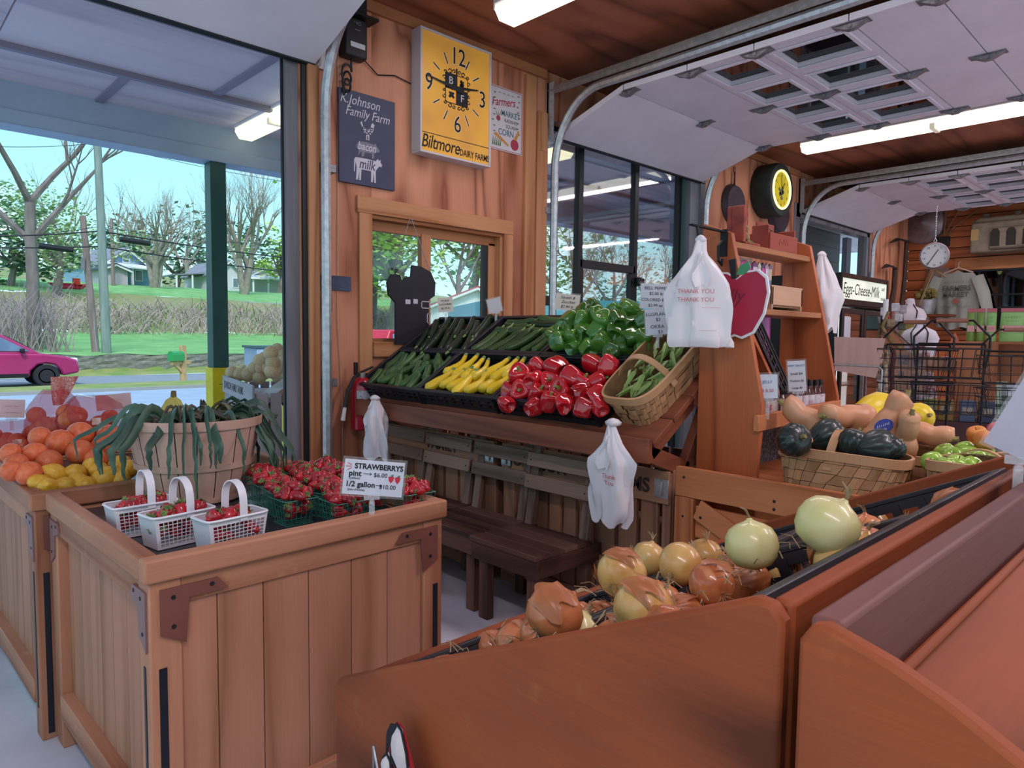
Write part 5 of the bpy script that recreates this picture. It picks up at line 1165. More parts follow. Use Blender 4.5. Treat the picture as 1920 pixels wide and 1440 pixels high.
LV = [((-.6, -.8), .09, .17, 'spring onion bunch draped over the left front of the bushel basket', 5), ((-1, -.05), .13, .2, 'spring onion bunch spilling left toward the lemons', 6), ((.15, -1), .05, .2, 'spring onion bunch draped over the front of the bushel basket', 6), ((.85, -.55), .07, .33, 'spring onion bunch hanging long over the right front of the bushel basket', 7), ((1, .1), .10, .34, 'spring onion bunch hanging down at the right beside the strawberries', 7), ((.7, .8), .16, .05, 'spring onion bunch poking out toward the porch post', 5)]
for (ox, oy), reach, drop, lb, n in LV:
    rt = E('spring_onion_bunch', (bc.x, bc.y, bcz+.262), label=lb, cat='spring onions', group='spring onion bunches in the bushel basket'); o = V((ox, oy, 0)).normalized(); sd = V((-o.y, o.x, 0))
    b = B()
    for i in range(n): q = r2.uniform(-.09, .09); leaf(b, o*.09+sd*q, o+sd*(q*4+r2.uniform(-.35, .35)), .13+reach*r2.uniform(.5, 1.1), drop*r2.uniform(.55, 1.15), r2.uniform(.008, .016), r2, r2.uniform(.02, .07))
    b.build('green_tops', LEEK, rt, smooth=60)
    b = B()
    for i in range(n//2): q = r2.uniform(-.07, .07); b.tube([o*-.02+sd*q+V((0, 0, .0)), o*.06+sd*q*1.1+V((0, 0, .03)), o*.15+sd*q*1.3+V((0, 0, .015))], [.006, .008, .006], 6)
    for i in range(3): q = r2.uniform(-.06, .06); leaf(b, o*.05+sd*q, sd*r2.uniform(-1, 1)+o*.3, .14, -.02, .006, r2, .06)
    b.build('leaf_base', LEEK2, rt, smooth=60)
# bananas behind
bap = atd(326, 776, 3.0); ba = E('banana_bunch', bap, (0, 0, -.4), 'small bunch of green-yellow bananas behind the bushel basket', 'bananas'); BAN = pm('banana_skin', '#a9a04c', '#bdb45c', sc=5, rough=.45, c3='#8f9a48')
for i in range(5):
    a = -.75+.36*i; b = B(); b.tube([(0, 0, .075), (.02*math.sin(a)*1.5, -.012, .055), (.055*math.sin(a), -.045, .01), (.075*math.sin(a), -.05, -.04), (.08*math.sin(a), -.04, -.075)], [.006, .012, .018, .017, .006], 8); b.build('banana', BAN, ba)
b = B(); b.tube([(0, 0, .068), (0, .01, .098)], [.013, .01], 8); b.build('crown', pm('banana_crown', '#6b5a34', rough=.8), ba)
S_ = B(); S_.box((-.11, -.11, -.42), (.11, .11, -.06)); T(S_.build('fruit_box', HON['x'], loc=(bap.x, bap.y, bap.z-.015), bevel=.004), 'honey coloured wooden box under the bananas', 'box')
# oranges, lemons, netted fruit
def fruit(name, mat, r, sz, nip=0):
    def mk():
        b = B(); prof = [(math.sin(PI*j/14)*r+.0002, -math.cos(PI*j/14)*r*sz) for j in range(15)]
        if nip: prof = [(q[0]*(1 if abs(q[1]) < r*.85*sz else .8), q[1]*(1 if abs(q[1]) < r*.8*sz else 1+nip*(abs(q[1])/(r*sz)-.8)*3)) for q in prof]
        b.lathe(prof, 20); o = b.build(name, mat, smooth=80)
        b = B(); b.lathe([(.0005, r*sz-.001), (.004, r*sz+.0006), (.003, r*sz+.002), (.0003, r*sz+.002)], 8); b.build('stem_scar', STY, o); return o
    return mk
ORG = pm('orange_skin', '#cf5f3a', '#de7446', sc=60, rough=.4, bump=.12, rnd=.15, det=2); LEM = pm('lemon_skin', '#d69a28', '#e3b240', sc=60, rough=.4, bump=.12, rnd=.12, det=2)
orr = Stock([fruit('orange', ORG, .044, .96)]); lem = Stock([fruit('lemon', LEM, .031, 1.18, .35)])
def mplaced(*a): fplaced(*a, plane=False)
def fplaced(stock, lst, D, base, what, cat, where, group, rows, seed, plane=True):
    r2 = random.Random(seed); objs = []; ps = []
    for x, y, s in lst:
        q_ = V((.45, 2.73, .845)); n_ = V((0, -.5, .866)); d_ = ray(x, y); t_ = (q_-CAM).dot(n_)/d_.dot(n_) if plane else D*FPX/s; p = CAM+d_*t_; D = s*t_/FPX; objs.append(stock.get(0, Matrix.Translation(p) @ Euler((r2.uniform(-1.6, 1.6), r2.uniform(-1.2, 1.2), r2.uniform(0, 6))).to_matrix().to_4x4() @ Matrix.Diagonal((D/base,)*3+(1,)))); ps.append(p)
    pile(objs, ps, what, cat, where, group, rows)
fplaced(orr, [(113, 830, 50), (93, 866, 46), (66, 850, 42), (55, 888, 48), (31, 870, 42), (22, 883, 40), (150, 848, 48), (150, 815, 48), (195, 838, 46), (205, 818, 44), (180, 862, 42), (20, 850, 38), (75, 820, 40)], .088, .088, 'orange', 'orange', 'on the left counter', 'oranges heaped on the left counter', 3, 2)
fplaced(lem, [(90, 914, 40), (77, 905, 34), (122, 910, 36), (103, 888, 40), (142, 886, 36), (162, 908, 34), (197, 896, 48), (172, 875, 36), (68, 903, 32), (225, 900, 38), (148, 902, 34), (222, 870, 36), (185, 882, 36), (240, 880, 38)], .068, .068, 'lemon', 'lemon', 'behind the dark board', 'lemons on the left counter', 2, 4)
r2 = random.Random(12)
NETM = pm('red_net', '#c0283c', '#a81f38', sc=40, rough=.5, rnd=.15); NETF = film('net_sleeve', '#c02a38', .42, .3)
for j, (x, y, w, h, tw, lb) in enumerate([(105, 795, 88, 120, 1, 'tall twisted red net bag of citrus with a printed paper neck'), (25, 825, 90, 70, 0, 'low red net bag of citrus at the left edge'), (168, 785, 110, 80, 0, 'red net bag of citrus behind the oranges'), (15, 880, 50, 70, 0, 'red net bag of citrus at the counter edge'), (75, 845, 60, 50, 0, 'clear and red bag with printed label among the net bags')]):
    c = atd(x, y, 3.15-.15*(j == 3)); rt = E('net_bag', c, label=lb, cat='net bag', group='red net bags of citrus on the left counter'); k = 3.1/FPX
    b = B()
    for i in range(14): b.sph((r2.uniform(-.36, .36)*w*k, r2.uniform(-.36, .36)*w*k, r2.uniform(-.42, .16)*h*k), .04, 12, 8)
    b.build('fruit', ORG, rt)
    def fn(u, v):
        a = 2*PI*u; z = -h*k*.55+h*k*1.1*v; rr = w*k*.5*(math.sin(PI*min(.97, .12+v*.8))**.6)*(1+.14*math.sin(3*a+j)+.1*math.sin(5*a+9*v)+.06*math.sin(9*a-14*v)+.05*math.sin(13*a+20*v)); return (rr*math.cos(a), rr*math.sin(a)*.9, z)
    b = B(); b.grid(fn, 24, 10); b.build('net_sleeve', NETF, rt, smooth=70)
    if tw:
        b = B(); b.grid(lambda u, v: (.01+.075*(u-.5)*(.5+v)+.03*v, .012*math.sin(9*u+4*v), .085+.13*v), 8, 8); b.build('printed_neck', pm('net_print', '#c98f86', '#b8323c', sc=60, rough=.4, lo=.48, hi=.52, c3='#e0cfc4'), rt, smooth=70)
    else:
        b = B(); b.grid(lambda u, v: (.035*(u-.5), -w*k*.46, -.015+.03*v), 2, 2); b.build('paper_label', pm('net_label', '#dba9a0', '#e9d9d2', sc=30, rough=.4, rnd=.1), rt)
# ================================================================ on the plywood wall
YF = YW-.001
NAVY = pm('slate_board', '#474662', '#3f4058', sc=6, rough=.6); CREAM = pm('cream_paint', '#c9c5cf', rough=.6); SGREY = pm('grey_paint', '#7c7a88', rough=.6)
def wallthing(name, x0, x1, z0, z1, label, cat, **k): return E(name, ((x0+x1)/2, YF, (z0+z1)/2), label=label, cat=cat, **k)
# ---- lit dairy clock
ck = wallthing('wall_clock', 2.776, 3.40, 2.509, 3.313, 'lit yellow rectangular dairy advertising clock', 'clock'); w, h, d = .312, .402, .105
FR = pm('clock_frame', '#c9c3cb', rough=.4); b = B(); f = .014
b.box((-w, -d, -h), (w, 0, -h+f)); b.box((-w, -d, h-f), (w, 0, h)); b.box((-w, -d, -h+f), (-w+f, 0, h-f)); b.box((w-f, -d, -h+f), (w, 0, h-f)); b.build('case', FR, ck, bevel=.003)
CY = N('clock_yellow'); g_ = CY.noise(CY.coords((1, 1, 1)), 3.5, 1); CY.l(CY.ramp(g_, ((.35, lin('#c08a44')), (.62, lin('#cf9a3e')), (.8, lin('#d98746')))), CY.b.inputs['Base Color']); CY.l(CY.ramp(g_, ((.35, lin('#b9853c')), (.62, lin('#c99238')), (.8, lin('#d9803c')))), CY.b.inputs['Emission Color']); CY.set(Emission_Strength=.35, Roughness=.3)
fc = B().box((-w+f, -d+.012, -h+f), (w-f, -.01, h-f)).build('face', CY.m, ck); yy = -d+.011
PALE = pm('pale_outline', '#f0dcb4', rough=.5)
cxz = (0, .068)
for s_, x, z in (('12', .012, .285), ('3', .235, .052), ('6', .01, -.165), ('9', -.235, .06)):
    text(s_, .16, PALE, fc, x, z, 'numeral_edge', y=yy-.0004, bold=.004, sx=.85); text(s_, .16, INK, fc, x, z, 'numeral', y=yy-.0012, bold=.0005, sx=.85)
for hr in (1, 2, 4, 5, 7, 8, 10, 11):
    a = PI/2-hr*PI/6; r0, r1 = .185, .25
    if hr in (1, 11, 5, 7): r0, r1 = .17, .24
    p, q = (cxz[0]+r0*math.cos(a)*.92, cxz[1]+r0*math.sin(a)*1.05), (cxz[0]+r1*math.cos(a)*.92, cxz[1]+r1*math.sin(a)*1.05)
    b = B(); b.bar((p[0], yy-.0003, p[1]), (q[0], yy-.0003, q[1]), .016, .0008, up=(0, 1, 0)); b.build('hour_mark_edge', PALE, fc, smooth=0); b = B(); b.bar((p[0], yy-.001, p[1]), (q[0], yy-.001, q[1]), .009, .0008, up=(0, 1, 0)); b.build('hour_mark', INK, fc, smooth=0)
em = B(); q = .1; em.box((-q, yy-.001, cxz[1]-q), (0, yy, cxz[1])); em.box((0, yy-.001, cxz[1]-q), (q, yy, cxz[1])); em.box((-q, yy-.001, cxz[1]), (q, yy, cxz[1]+q)); em = em.build('emblem', INK, fc, smooth=0)
b = B(); b.box((.006, yy-.0016, cxz[1]+.006), (q-.006, yy-.001, cxz[1]+q-.006)); b.box((-q+.006, yy-.0016, cxz[1]-q+.006), (-.006, yy-.001, cxz[1]-.006)); b.build('emblem_field', CY.m, em, smooth=0)
text('B', .07, CREAM, em, -q/2, cxz[1]+q/2, 'emblem_letter', y=yy-.0022); text('F', .07, CREAM, em, q/2, cxz[1]-q/2, 'emblem_letter', y=yy-.0022)
b = B()                                                       # little rampant lion and cow head, and the scrolled frame
for (x, z, r) in ((.04, .062, .013), (.05, .045, .016), (.037, .035, .014), (.055, .028, .008), (.03, .022, .007), (.06, .065, .006)): b.lathe([(.0001, -.0004), (r, -.0004), (r, .0004), (.0001, .0004)], 12) if 0 else b.prism([(x+r*math.cos(t*PI/6), cxz[1]+z+r*math.sin(t*PI/6)) for t in range(12)], yy-.0024, yy-.0017)
for (x, z, r) in ((-.045, -.04, .018), (-.06, -.055, .01), (-.03, -.055, .01), (-.062, -.03, .007), (-.028, -.03, .007)): b.prism([(x+r*math.cos(t*PI/6), cxz[1]+z+r*math.sin(t*PI/6)) for t in range(12)], yy-.0024, yy-.0017)
b.build('emblem_animal', INK, em, smooth=0)
b = B()
for sx in (-1, 1):
    for sz in (-1, 1):
        for (x0, z0, r) in ((.055, .112, .017), (.022, .118, .013), (.105, .06, .015), (.108, .02, .011), (.095, .098, .014)):
            b.tube([(sx*(x0+r*math.cos(t*.62)*(1-t*.06)), yy-.0008, cxz[1]+sz*(z0+r*math.sin(t*.62)*(1-t*.06))) for t in range(10)], .0035, 5)
b.tube([(0, yy-.001, cxz[1]+.1), (0, yy-.001, cxz[1]+.14)], .006, 6); b.build('emblem_scroll', INK, em)
b = B()
for (dx, dz, L, wd) in ((-.262, .058, 1, .013), (.19, .0, 1, .016)):
    b.add([(cxz[0]+.06, yy-.009, cxz[1]-.02), (cxz[0]+.06, yy-.009, cxz[1]+.01), (cxz[0]+dx, yy-.009, cxz[1]+dz*.6+.004), (cxz[0]+dx, yy-.009, cxz[1]+dz*.6-.004)] if dx < 0 else [(cxz[0]-.05, yy-.007, cxz[1]-.012), (cxz[0]-.05, yy-.007, cxz[1]+.018), (cxz[0]+dx, yy-.007, cxz[1]+.045), (cxz[0]+dx, yy-.007, cxz[1]+.036)], [(0, 1, 2, 3)])
b.build('clock_hand', INK, fc, smooth=0)
B().box((-w+f, yy-.001, -.2685), (w-f, yy, -.264)).build('rule_line', INK, fc, smooth=0)
text('Biltmore', .125, INK, fc, -.135, -.325, 'script_lettering', shear=.25, y=yy-.0006, sx=.78, bold=.0008, gap=.95); text('DAIRY FARMS', .062, INK, fc, .168, -.345, 'lettering', y=yy-.0006, sx=.72, bold=.001)
# ---- slate farm sign with animals
sg = wallthing('farm_sign', 2.225, 2.635, 2.24, 2.805, 'dark slate farm sign with chicken, pig and cow silhouettes', 'sign')
sb = B().box((-.205, -.02, -.283), (.205, 0, .283)).build('board', NAVY, sg, bevel=.003); y0 = -.0205
text('K.Johnson', .082, CREAM, sb, -.055, .225, 'script_lettering', shear=.3, y=y0, sx=.85); text('Family Farm', .078, CREAM, sb, .0, .155, 'script_lettering', shear=.3, y=y0, sx=.85)
def sil(poly, m, cx, cz, s, nm): b = B(); b.prism([(cx+x*s, cz+z*s) for x, z in poly], y0-.001, y0); return b.build(nm, m, sb, smooth=0)
hen = [(-.5, .55), (-.42, .3), (-.3, .15), (0, .1), (.2, .2), (.3, .5), (.42, .62), (.5, .5), (.58, .45), (.5, .38), (.45, .1), (.3, -.2), (.12, -.35), (.1, -.6), (.16, -.66), (-.02, -.66), (.04, -.6), (.02, -.36), (-.06, -.36), (-.08, -.6), (-.02, -.66), (-.2, -.66), (-.14, -.6), (-.14, -.34), (-.35, -.15), (-.45, .1), (-.62, .45)]
pig = [(-.95, .1), (-.8, .35), (-.4, .48), (.2, .46), (.5, .4), (.62, .55), (.7, .36), (.95, .12), (.93, -.02), (.7, -.08), (.5, -.2), (.5, -.55), (.34, -.55), (.3, -.22), (-.25, -.25), (-.35, -.55), (-.5, -.55), (-.52, -.2), (-.8, -.55), (-.72, -.15), (-.9, -.05)]
cow = [(-.85, .45), (-.1, .48), (.55, .45), (.7, .62), (.78, .5), (.9, .6), (.88, .45), (1.0, .3), (.95, .15), (.8, .18), (.6, -.05), (.55, -.15), (.55, -.85), (.44, -.85), (.4, -.25), (.33, -.85), (.22, -.85), (.22, -.2), (-.45, -.2), (-.5, -.85), (-.62, -.85), (-.6, -.3), (-.7, -.85), (-.82, -.85), (-.78, -.1), (-.86, .2), (-.9, -.4), (-.96, -.4), (-.95, .3)]
for nm, poly, m, cz, s, wd, ts, tm in (('hen_silhouette', hen, CREAM, .062, .088, 'egg', .075, NAVY), ('pig_silhouette', pig, SGREY, -.055, .09, 'bacon', .07, CREAM), ('cow_silhouette', cow, CREAM, -.165, .105, 'milk', .085, NAVY)):
    o = sil(poly, m, .0, cz, s, nm); text(wd, ts, tm, o, -.008, cz+.012, 'word', shear=.25, y=y0-.0012, sx=.8, bold=.001)
# ---- tin market poster
mk = wallthing('market_poster', 3.468, 3.806, 2.683, 3.146, 'small white farmers market poster with vegetables', 'poster')
PW = pm('poster_white', '#cfc8cc', rough=.5); pb = B().box((-.169, -.008, -.231), (.169, 0, .231)).build('sheet', PW, mk); y0 = -.0085
TEAL = pm('poster_teal', '#4d7482', rough=.5); PR_ = pm('poster_red', '#a83a4c', rough=.5); PGN = pm('poster_green', '#5d7a54', rough=.6); POR = pm('poster_orange', '#c98a4a', rough=.6)
b = B(); t = .004
for (x0, z0, x1, z1) in ((-.163, -.225, .163, -.221), (-.163, .221, .163, .225), (-.163, -.221, -.159, .221), (.159, -.221, .163, .221)): b.box((x0, y0-.0005, z0), (x1, y0, z1))
b.build('red_border', PR_, pb, smooth=0)
text('Farmers', .085, PR_, pb, -.03, .125, 'script_lettering', shear=.3, y=y0, rot=8, sx=.85, bold=.001); text('MARKET', .06, TEAL, pb, .045, .045, y=y0, bold=.001, sx=.85); text('RADISHES', .036, INK, pb, .05, -.005, y=y0, sx=.85); text('SQUASH', .036, INK, pb, .055, -.045, y=y0, sx=.85); text('CORN', .065, TEAL, pb, -.0, -.095, y=y0, bold=.001, sx=.85)
def disc(cx, cz, r, m, nm, par, yv, sx=1, n=16): b = B(); b.prism([(cx+sx*r*math.cos(2*PI*i/n), cz+r*math.sin(2*PI*i/n)) for i in range(n)], yv-.0006, yv); return b.build(nm, m, par, smooth=0)
disc(.09, -.165, .042, PR_, 'beet', pb, y0); disc(-.08, .0, .02, PR_, 'radish', pb, y0)
b = B(); b.prism([(.075, -.13), (.125, -.05), (.14, -.06), (.11, -.13)], y0-.0012, y0-.0006); b.prism([(-.13, -.12), (.02, -.19), (.03, -.175), (-.1, -.105)], y0-.0006, y0); b.build('carrot', POR, pb, smooth=0)
b = B()
for i in range(16): a = i*.39; x, z = (-.125 if i % 2 else .125)+.01*math.sin(i), .2-.02*i; b.prism([(x-.015, z), (x, z+.006), (x+.015, z), (x, z-.006)], y0-.0006, y0)
for dx in (-.012, 0, .012): b.prism([(-.08+dx-.004, .02), (-.08+dx*2.4, .06), (-.08+dx+.004, .02)], y0-.0006, y0)
for i in range(5): b.prism([(-.14+i*.018, -.2), (-.13+i*.02, -.13), (-.125+i*.018, -.2)], y0-.0006, y0)
b.build('leaf_wreath', PGN, pb, smooth=0); text('~ ~ ~ ~', .05, PGN, pb, .0, .19, 'flourish', y=y0)
# ---- black boxes, wires, thermostat by the doorway
op = E('charger_box', (2.31, YF, 3.1), label='black wall box with a lit panel and coiled cord, high by the door track', cat='box')
b = B(); b.box((-.075, -.085, -.115), (.08, 0, .12)); b.build('case', BLACK, op, bevel=.012); b = B(); b.box((-.12, -.12, .125), (.14, 0, .14)); b.build('hood', BLACK, op); b = B(); b.box((-.09, -.1, .14), (.07, 0, .29)); b.build('upper_case', BLACK, op, bevel=.01)
b = B(); b.box((-.04, -.088, -.06), (.06, -.0855, -.03)); b.build('white_strip', pm('strip_white', '#c9c9d2', rough=.3), op); text('*4O', .03, SGREY, op, .01, .085, 'icons', y=-.0865); text('.....', .035, CREAM, op, .01, .055, 'panel_text', y=-.0865)
b = B(); b.tube([(-.035+.035*math.cos(t*.5)*(1-.01*t), -.03, -.19-.0035*t+.05*math.sin(t*.5)) for t in range(34)], .007, 6); b.tube([(.0, -.04, -.11), (-.01, -.04, -.14), (.0, -.03, -.18)], .007, 6); b.build('coiled_cord', BLACK, op)
b = B(); b.tube([(.08, -.02, -.08), (.2, -.01, -.15), (.33, -.01, -.12), (.46, -.01, -.14)], .004, 5); b.build('clock_cord', BLACK, op)
b = B(); b.tube([(-.07, -.01, .2), (-.075, -.006, -.6), (-.085, -.006, -1.6), (-.05, -.006, -2.2), (-.055, -.006, -2.95)], .0025, 5); T(b.build('thin_white_cord', pm('cord_white', '#b9a39a', rough=.6), loc=(2.3, YF, 3.0)), 'thin pale cord hanging down the plywood beside the door track', 'cord')
tp = E('slate_plate', (2.2, YF, 1.615), label='small dark slate plate on the wall by the door track', cat='plate'); b = B(); b.box((-.1, -.012, -.045), (.11, 0, .045)); b.build('plate', pm('slate_blue', '#3b4557', '#46516a', sc=20, rough=.7), tp); b = B(); b.sph((-.045, -.014, .0), (.016, .006, .022), 10, 6); b.build('hook', BLACK, tp)
th = E('wall_remote', (2.145, YF, 1.49), label='small dark blue remote holder under the slate plate', cat='remote'); b = B(); b.box((-.028, -.025, -.06), (.028, 0, .06)); b.build('body', pm('remote_dark', '#26303f', rough=.4), th, bevel=.008); b = B(); [b.box((-.018, -.0256, z), (.018, -.025, z+.006)) for z in (.03, .015, .0)]; b.build('print', SGREY, th)
# ---- fire extinguisher
fx = E('fire_extinguisher', (2.335, YW-.1, .70), label='red fire extinguisher hung on the wall left of the vegetable rack', cat='fire extinguisher'); XR = pm('extinguisher_red', '#a8182c', rough=.25, coat=.4)
b = B(); b.lathe([(.06, 0), (.07, .008), (.07, .27), (.062, .3), (.035, .325), (.02, .33)], 28); b.build('cylinder', XR, fx)
b = B(); b.lathe([(.02, .33), (.022, .352), (.012, .36)], 12); b.build('valve', STEEL, fx)
b = B(); b.bar((-.012, -.0, .36), (.075, -.01, .395), .02, .012); b.bar((-.01, 0, .352), (.06, -.006, .352), .018, .008); b.box((-.055, -.012, .345), (-.035, .012, .425)); b.build('lever', BLACK, fx, bevel=.003)
b = B(); b.tube([(-.02, 0, .35), (-.07, -.02, .33), (-.12, -.03, .25), (-.14, -.03, .15)], .011, 8); b.build('hose', BLACK, fx); b = B(); b.tube([(-.14, -.03, .15), (-.155, -.03, .07)], [.011, .014], 10); b.build('nozzle', pm('nozzle_white', '#cfc6c2', rough=.4), fx)
b = B(); b.grid(lambda u, v: (.0708*math.cos(-2.6+1.75*u), .0708*math.sin(-2.6+1.75*u), .16+.09*v), 12, 1); b.build('label_plate', pm('ext_label', '#c4bdc4', '#8d868e', sc=60, rough=.5, lo=.55, hi=.6), fx)
# ---- black cut-out sign hung in the sash window, seen from behind
cs = E('cutout_sign', (2.75, YW-.05, 1.24), label='black cut-out board hung by a chain in the sash window', cat='sign')
body = [(-.135, 0), (.135, 0), (.135, .30), (.185, .33), (.19, .42), (.15, .49), (.07, .52), (-.005, .525), (-.012, .45), (-.06, .44), (-.085, .40), (-.1, .455), (-.165, .455), (-.2, .40), (-.19, .32), (-.135, .27)]
b = B(); b.prism(body, -.012, .006); b.build('board', pm('black_board', '#1b1924', '#23212c', sc=4, rough=.6), cs, smooth=0)
b = B()
for p, q_ in (((-.165, -.01, .45), (-.03, -.02, .83)), ((.14, -.01, .5), (-.02, -.02, .83))):
    p, q_ = V(p), V(q_); n = 22
    for i in range(n): a = p.lerp(q_, i/n); c = p.lerp(q_, (i+.85)/n); b.tube([a, c], .0028 if i % 2 else .0036, 4)
b.build('chain', DSTEEL, cs)
b = B(); b.box((-.06, -.0135, .265), (-.02, -.012, .295)); b.box((.005, -.0135, .27), (.04, -.012, .3)); b.build('paper_label', CREAM, cs, smooth=0)
for (x0, z0, x1, z1) in ((.07, .24, .145, .29), (.118, .14, .142, .21)):
    b = B(); b.box((x0, -.0135, z0), (x1, -.012, z0+.006)); b.box((x0, -.0135, z1-.006), (x1, -.012, z1)); b.box((x0, -.0135, z0), (x0+.006, -.012, z1)); b.box((x1-.006, -.0135, z0), (x1, -.012, z1)); b.build('chalk_frame', CREAM, cs, smooth=0)
# ---- pillar between the doors: pans and tyre clock
def pan(px, py, r, hz, label, Y=YF):
    c = aty(px, py, Y); rt = E('frying_pan', (c.x, Y-.01, c.z), label=label, cat='frying pan', group='cast iron pans on the pillar'); IRON = pm('cast_iron', '#3a2f38', '#463a42', sc=6, rough=.6)
    b = B(); b.M = Matrix.Rotation(PI/2, 4, 'X'); b.lathe([(r*.82, .055), (r*.86, .056), (r, .002), (r*.96, .0), (.01, .002)][::-1], 32); b.lathe([(.001, .0545), (r*.84, .0555)], 32); b.build('pan', IRON, rt)
    b = B(); b.tube([(0, -.02, r*.9), (0, -.02, r+hz*.6), (0, -.02, r+hz)], [.02, .014, .018], 8, flat=.5); b.build('handle', IRON, rt)
    b = B(); b.tube([(.018*math.cos(t), -.015, r+hz+.03+.03*math.sin(t)) for t in [i*PI/6 for i in range(12)]], .005, 5, closed=True); b.build('hanging_ring', IRON, rt); return rt
pan(1371, 383, .215, .12, 'dark frying pan hung left of the round yellow clock'); pan(1456, 402, .235, .12, 'dark frying pan hung low right of the round yellow clock')
c = aty(1421, 362, YF); tc_ = E('tyre_clock', (c.x+.1, YF, c.z+.02), label='round yellow clock set in a black tyre with a glowing ring', cat='clock'); r = .30
b = B(); b.M = Matrix.Rotation(PI/2, 4, 'X'); b.lathe([(r*.72, 0), (r*.96, .0), (r, .03), (r, .2), (r*.95, .235), (r*.76, .235), (r*.72, .2)], 40, lambda a, t: 1+.006*(int(a*20) % 2)); b.build('tyre', pm('tyre_rubber', '#2a2f30', '#343a3a', sc=12, rough=.8), tc_)
b = B(); b.M = Matrix.Rotation(PI/2, 4, 'X'); b.lathe([(.002, .225), (r*.73, .225), (r*.73, .23), (.002, .23)], 40); fcl = b.build('face', pm('tyre_clock_yellow', '#c9b62c', '#bba822', sc=4, rough=.4, emit=.35), tc_)
b = B(); b.tube([(r*.7*math.cos(t), -.238, r*.7*math.sin(t)) for t in [i*PI/20 for i in range(40)]], .012, 8, closed=True); b.build('glow_ring', pm('neon', '#f4f2b0', emit=1.3), tc_)
for hh in range(1, 13): a = PI/2-hh*PI/6; text(str(hh), .05, INK, fcl, .165*math.cos(a), .165*math.sin(a), 'numeral', y=-.2315)
b = B()
for (x, z, q) in ((0, -.03, .045), (-.03, -.05, .03), (.04, -.02, .03), (.01, -.09, .03), (-.05, .0, .025), (.03, .02, .022)): b.prism([(x+q*math.cos(t*PI/5), z+q*.8*math.sin(t*PI/5)) for t in range(10)], -.2325, -.2312)
b.build('printed_picture', pm('print_grey', '#6b6d5a', rough=.5), fcl, smooth=0)
b = B(); b.bar((0, -.236, 0), (.07, -.236, .08), .012, .002, up=(0, 1, 0)); b.bar((0, -.238, 0), (-.02, -.238, .15), .008, .002, up=(0, 1, 0)); b.build('clock_hand', INK, fcl, smooth=0)
b = B(); p = aty(1470, 420, YF); q = aty(1475, 305, YF); b.tube([(p.x, YF-.02, p.z-1.2), (p.x, YF-.02, p.z), (q.x, YF-.02, q.z), (q.x+.06, YF-.05, q.z+.12)], .017, 8); T(b.build('conduit_pipe', STEEL), 'thin grey conduit pipe running up the pillar beside the tyre clock', 'pipe')
# ================================================================ on the log wall
XF = XB-.001
def onx(px, py): return atx(px, py, XF)
def MX(p, d=0): return frame((XF-d, p.y, p.z), (0, -1, 0), z=(0, 0, 1))         # local x right as seen, -y toward the room
p = onx(1731, 418); rt = E('metal_disc', mw=MX(p), label='large dull metal dish hung high on the log wall', cat='dish'); b = B(); b.M = Matrix.Rotation(PI/2, 4, 'X')
b.lathe([(.002, .11), (.03, .1), (.05, .09), (.3, .05), (.34, .02), (.35, .0), (.33, .0)], 40); b.build('dish', pm('dull_dish', '#7d6e72', '#93858a', sc=5, rough=.4, metal=.5), rt)
p = onx(1755, 470)
rt = E('pitchfork', mw=MX(onx(1772, 448)), label='old pitchfork head with curved tines on the log wall', cat='pitchfork'); b = B()
for sx, sz in ((.0, .62), (.28, .6), (.55, .5)): b.tube([(0, -.05, 0), (sx*.25, -.06, sz*.35), (sx*.8, -.06, sz*.8), (sx, -.03, sz)], [.018, .016, .013, .006], 6)
b.build('tine', pm('rusty_tine', '#9a6a48', '#7a5238', sc=9, rough=.8), rt); b = B(); b.box((-.1, -.09, -.13), (.08, -.02, .03)); b.build('clamp', BLACK, rt, bevel=.01)
b = B(); b.tube([(-.03, -.05, -.1), (-.25, -.08, -.8), (-.5, -.1, -1.6)], .03, 8); b.build('handle', pm('old_handle', '#9a7050', '#835c40', sc=9, rough=.8), rt)
p = onx(1895, 445); rt = E('engine_block', mw=MX(p), label='rusty grey engine block mounted on the log wall', cat='engine block'); IR = pm('engine_iron', '#6d6457', '#857a68', sc=7, rough=.7, bump=.4, metal=.2)
b = B(); b.box((-.45, -.35, -.24), (.5, 0, .22)); b.prism([(-.47, .22), (.5, .22), (.45, .3), (-.35, .3)], -.3, -.02); b.box((-.2, -.4, -.2), (.5, -.35, .12)); o = b.build('casting', IR, rt, bevel=.03)
b = B()
for i in range(4): x = -.12+i*.2; b.prism([(x-.06, -.16), (x+.06, -.16), (x+.06, .05), (x+.03, .1), (x-.03, .1), (x-.06, .05)], -.405, -.401)
b.build('cylinder_port', pm('engine_dark', '#2c2824', rough=.9), rt, smooth=0)
b = B(); b.tube([(.3, -.45, -.2), (.55, -.45, -.2)], .15, 16); b.M = Matrix.Identity(4); b.lathe([(.001, .3), (.05, .3), (.05, .36), (.001, .36)], 10, c=(-.3, -.15, 0)); b.lathe([(.001, .3), (.05, .3), (.05, .36), (.001, .36)], 10, c=(.1, -.15, 0)); b.build('flange', IR, rt); B().box((-.44, -.352, -.05), (-.34, -.35, .12)).build('plate', pm('brass_tag', '#a08550', rough=.5), rt)
rt = E('hanging_board', mw=MX(onx(1758, 526)), label='grey weathered board hung on the log wall under the scale', cat='board'); b = B(); b.box((-.16, -.03, -.2), (.16, 0, .2)); b.build('board', pm('weathered_board', '#8d766c', '#7a665e', sc=5, rough=.9, stretch=(.3, 1, 3)), rt)
b = B(); [b.tube([(x, -.02, -.2), (x, -.02, -.5)], .008, 5) for x in (.04, .08, .12)]; b.build('prong', DSTEEL, rt)
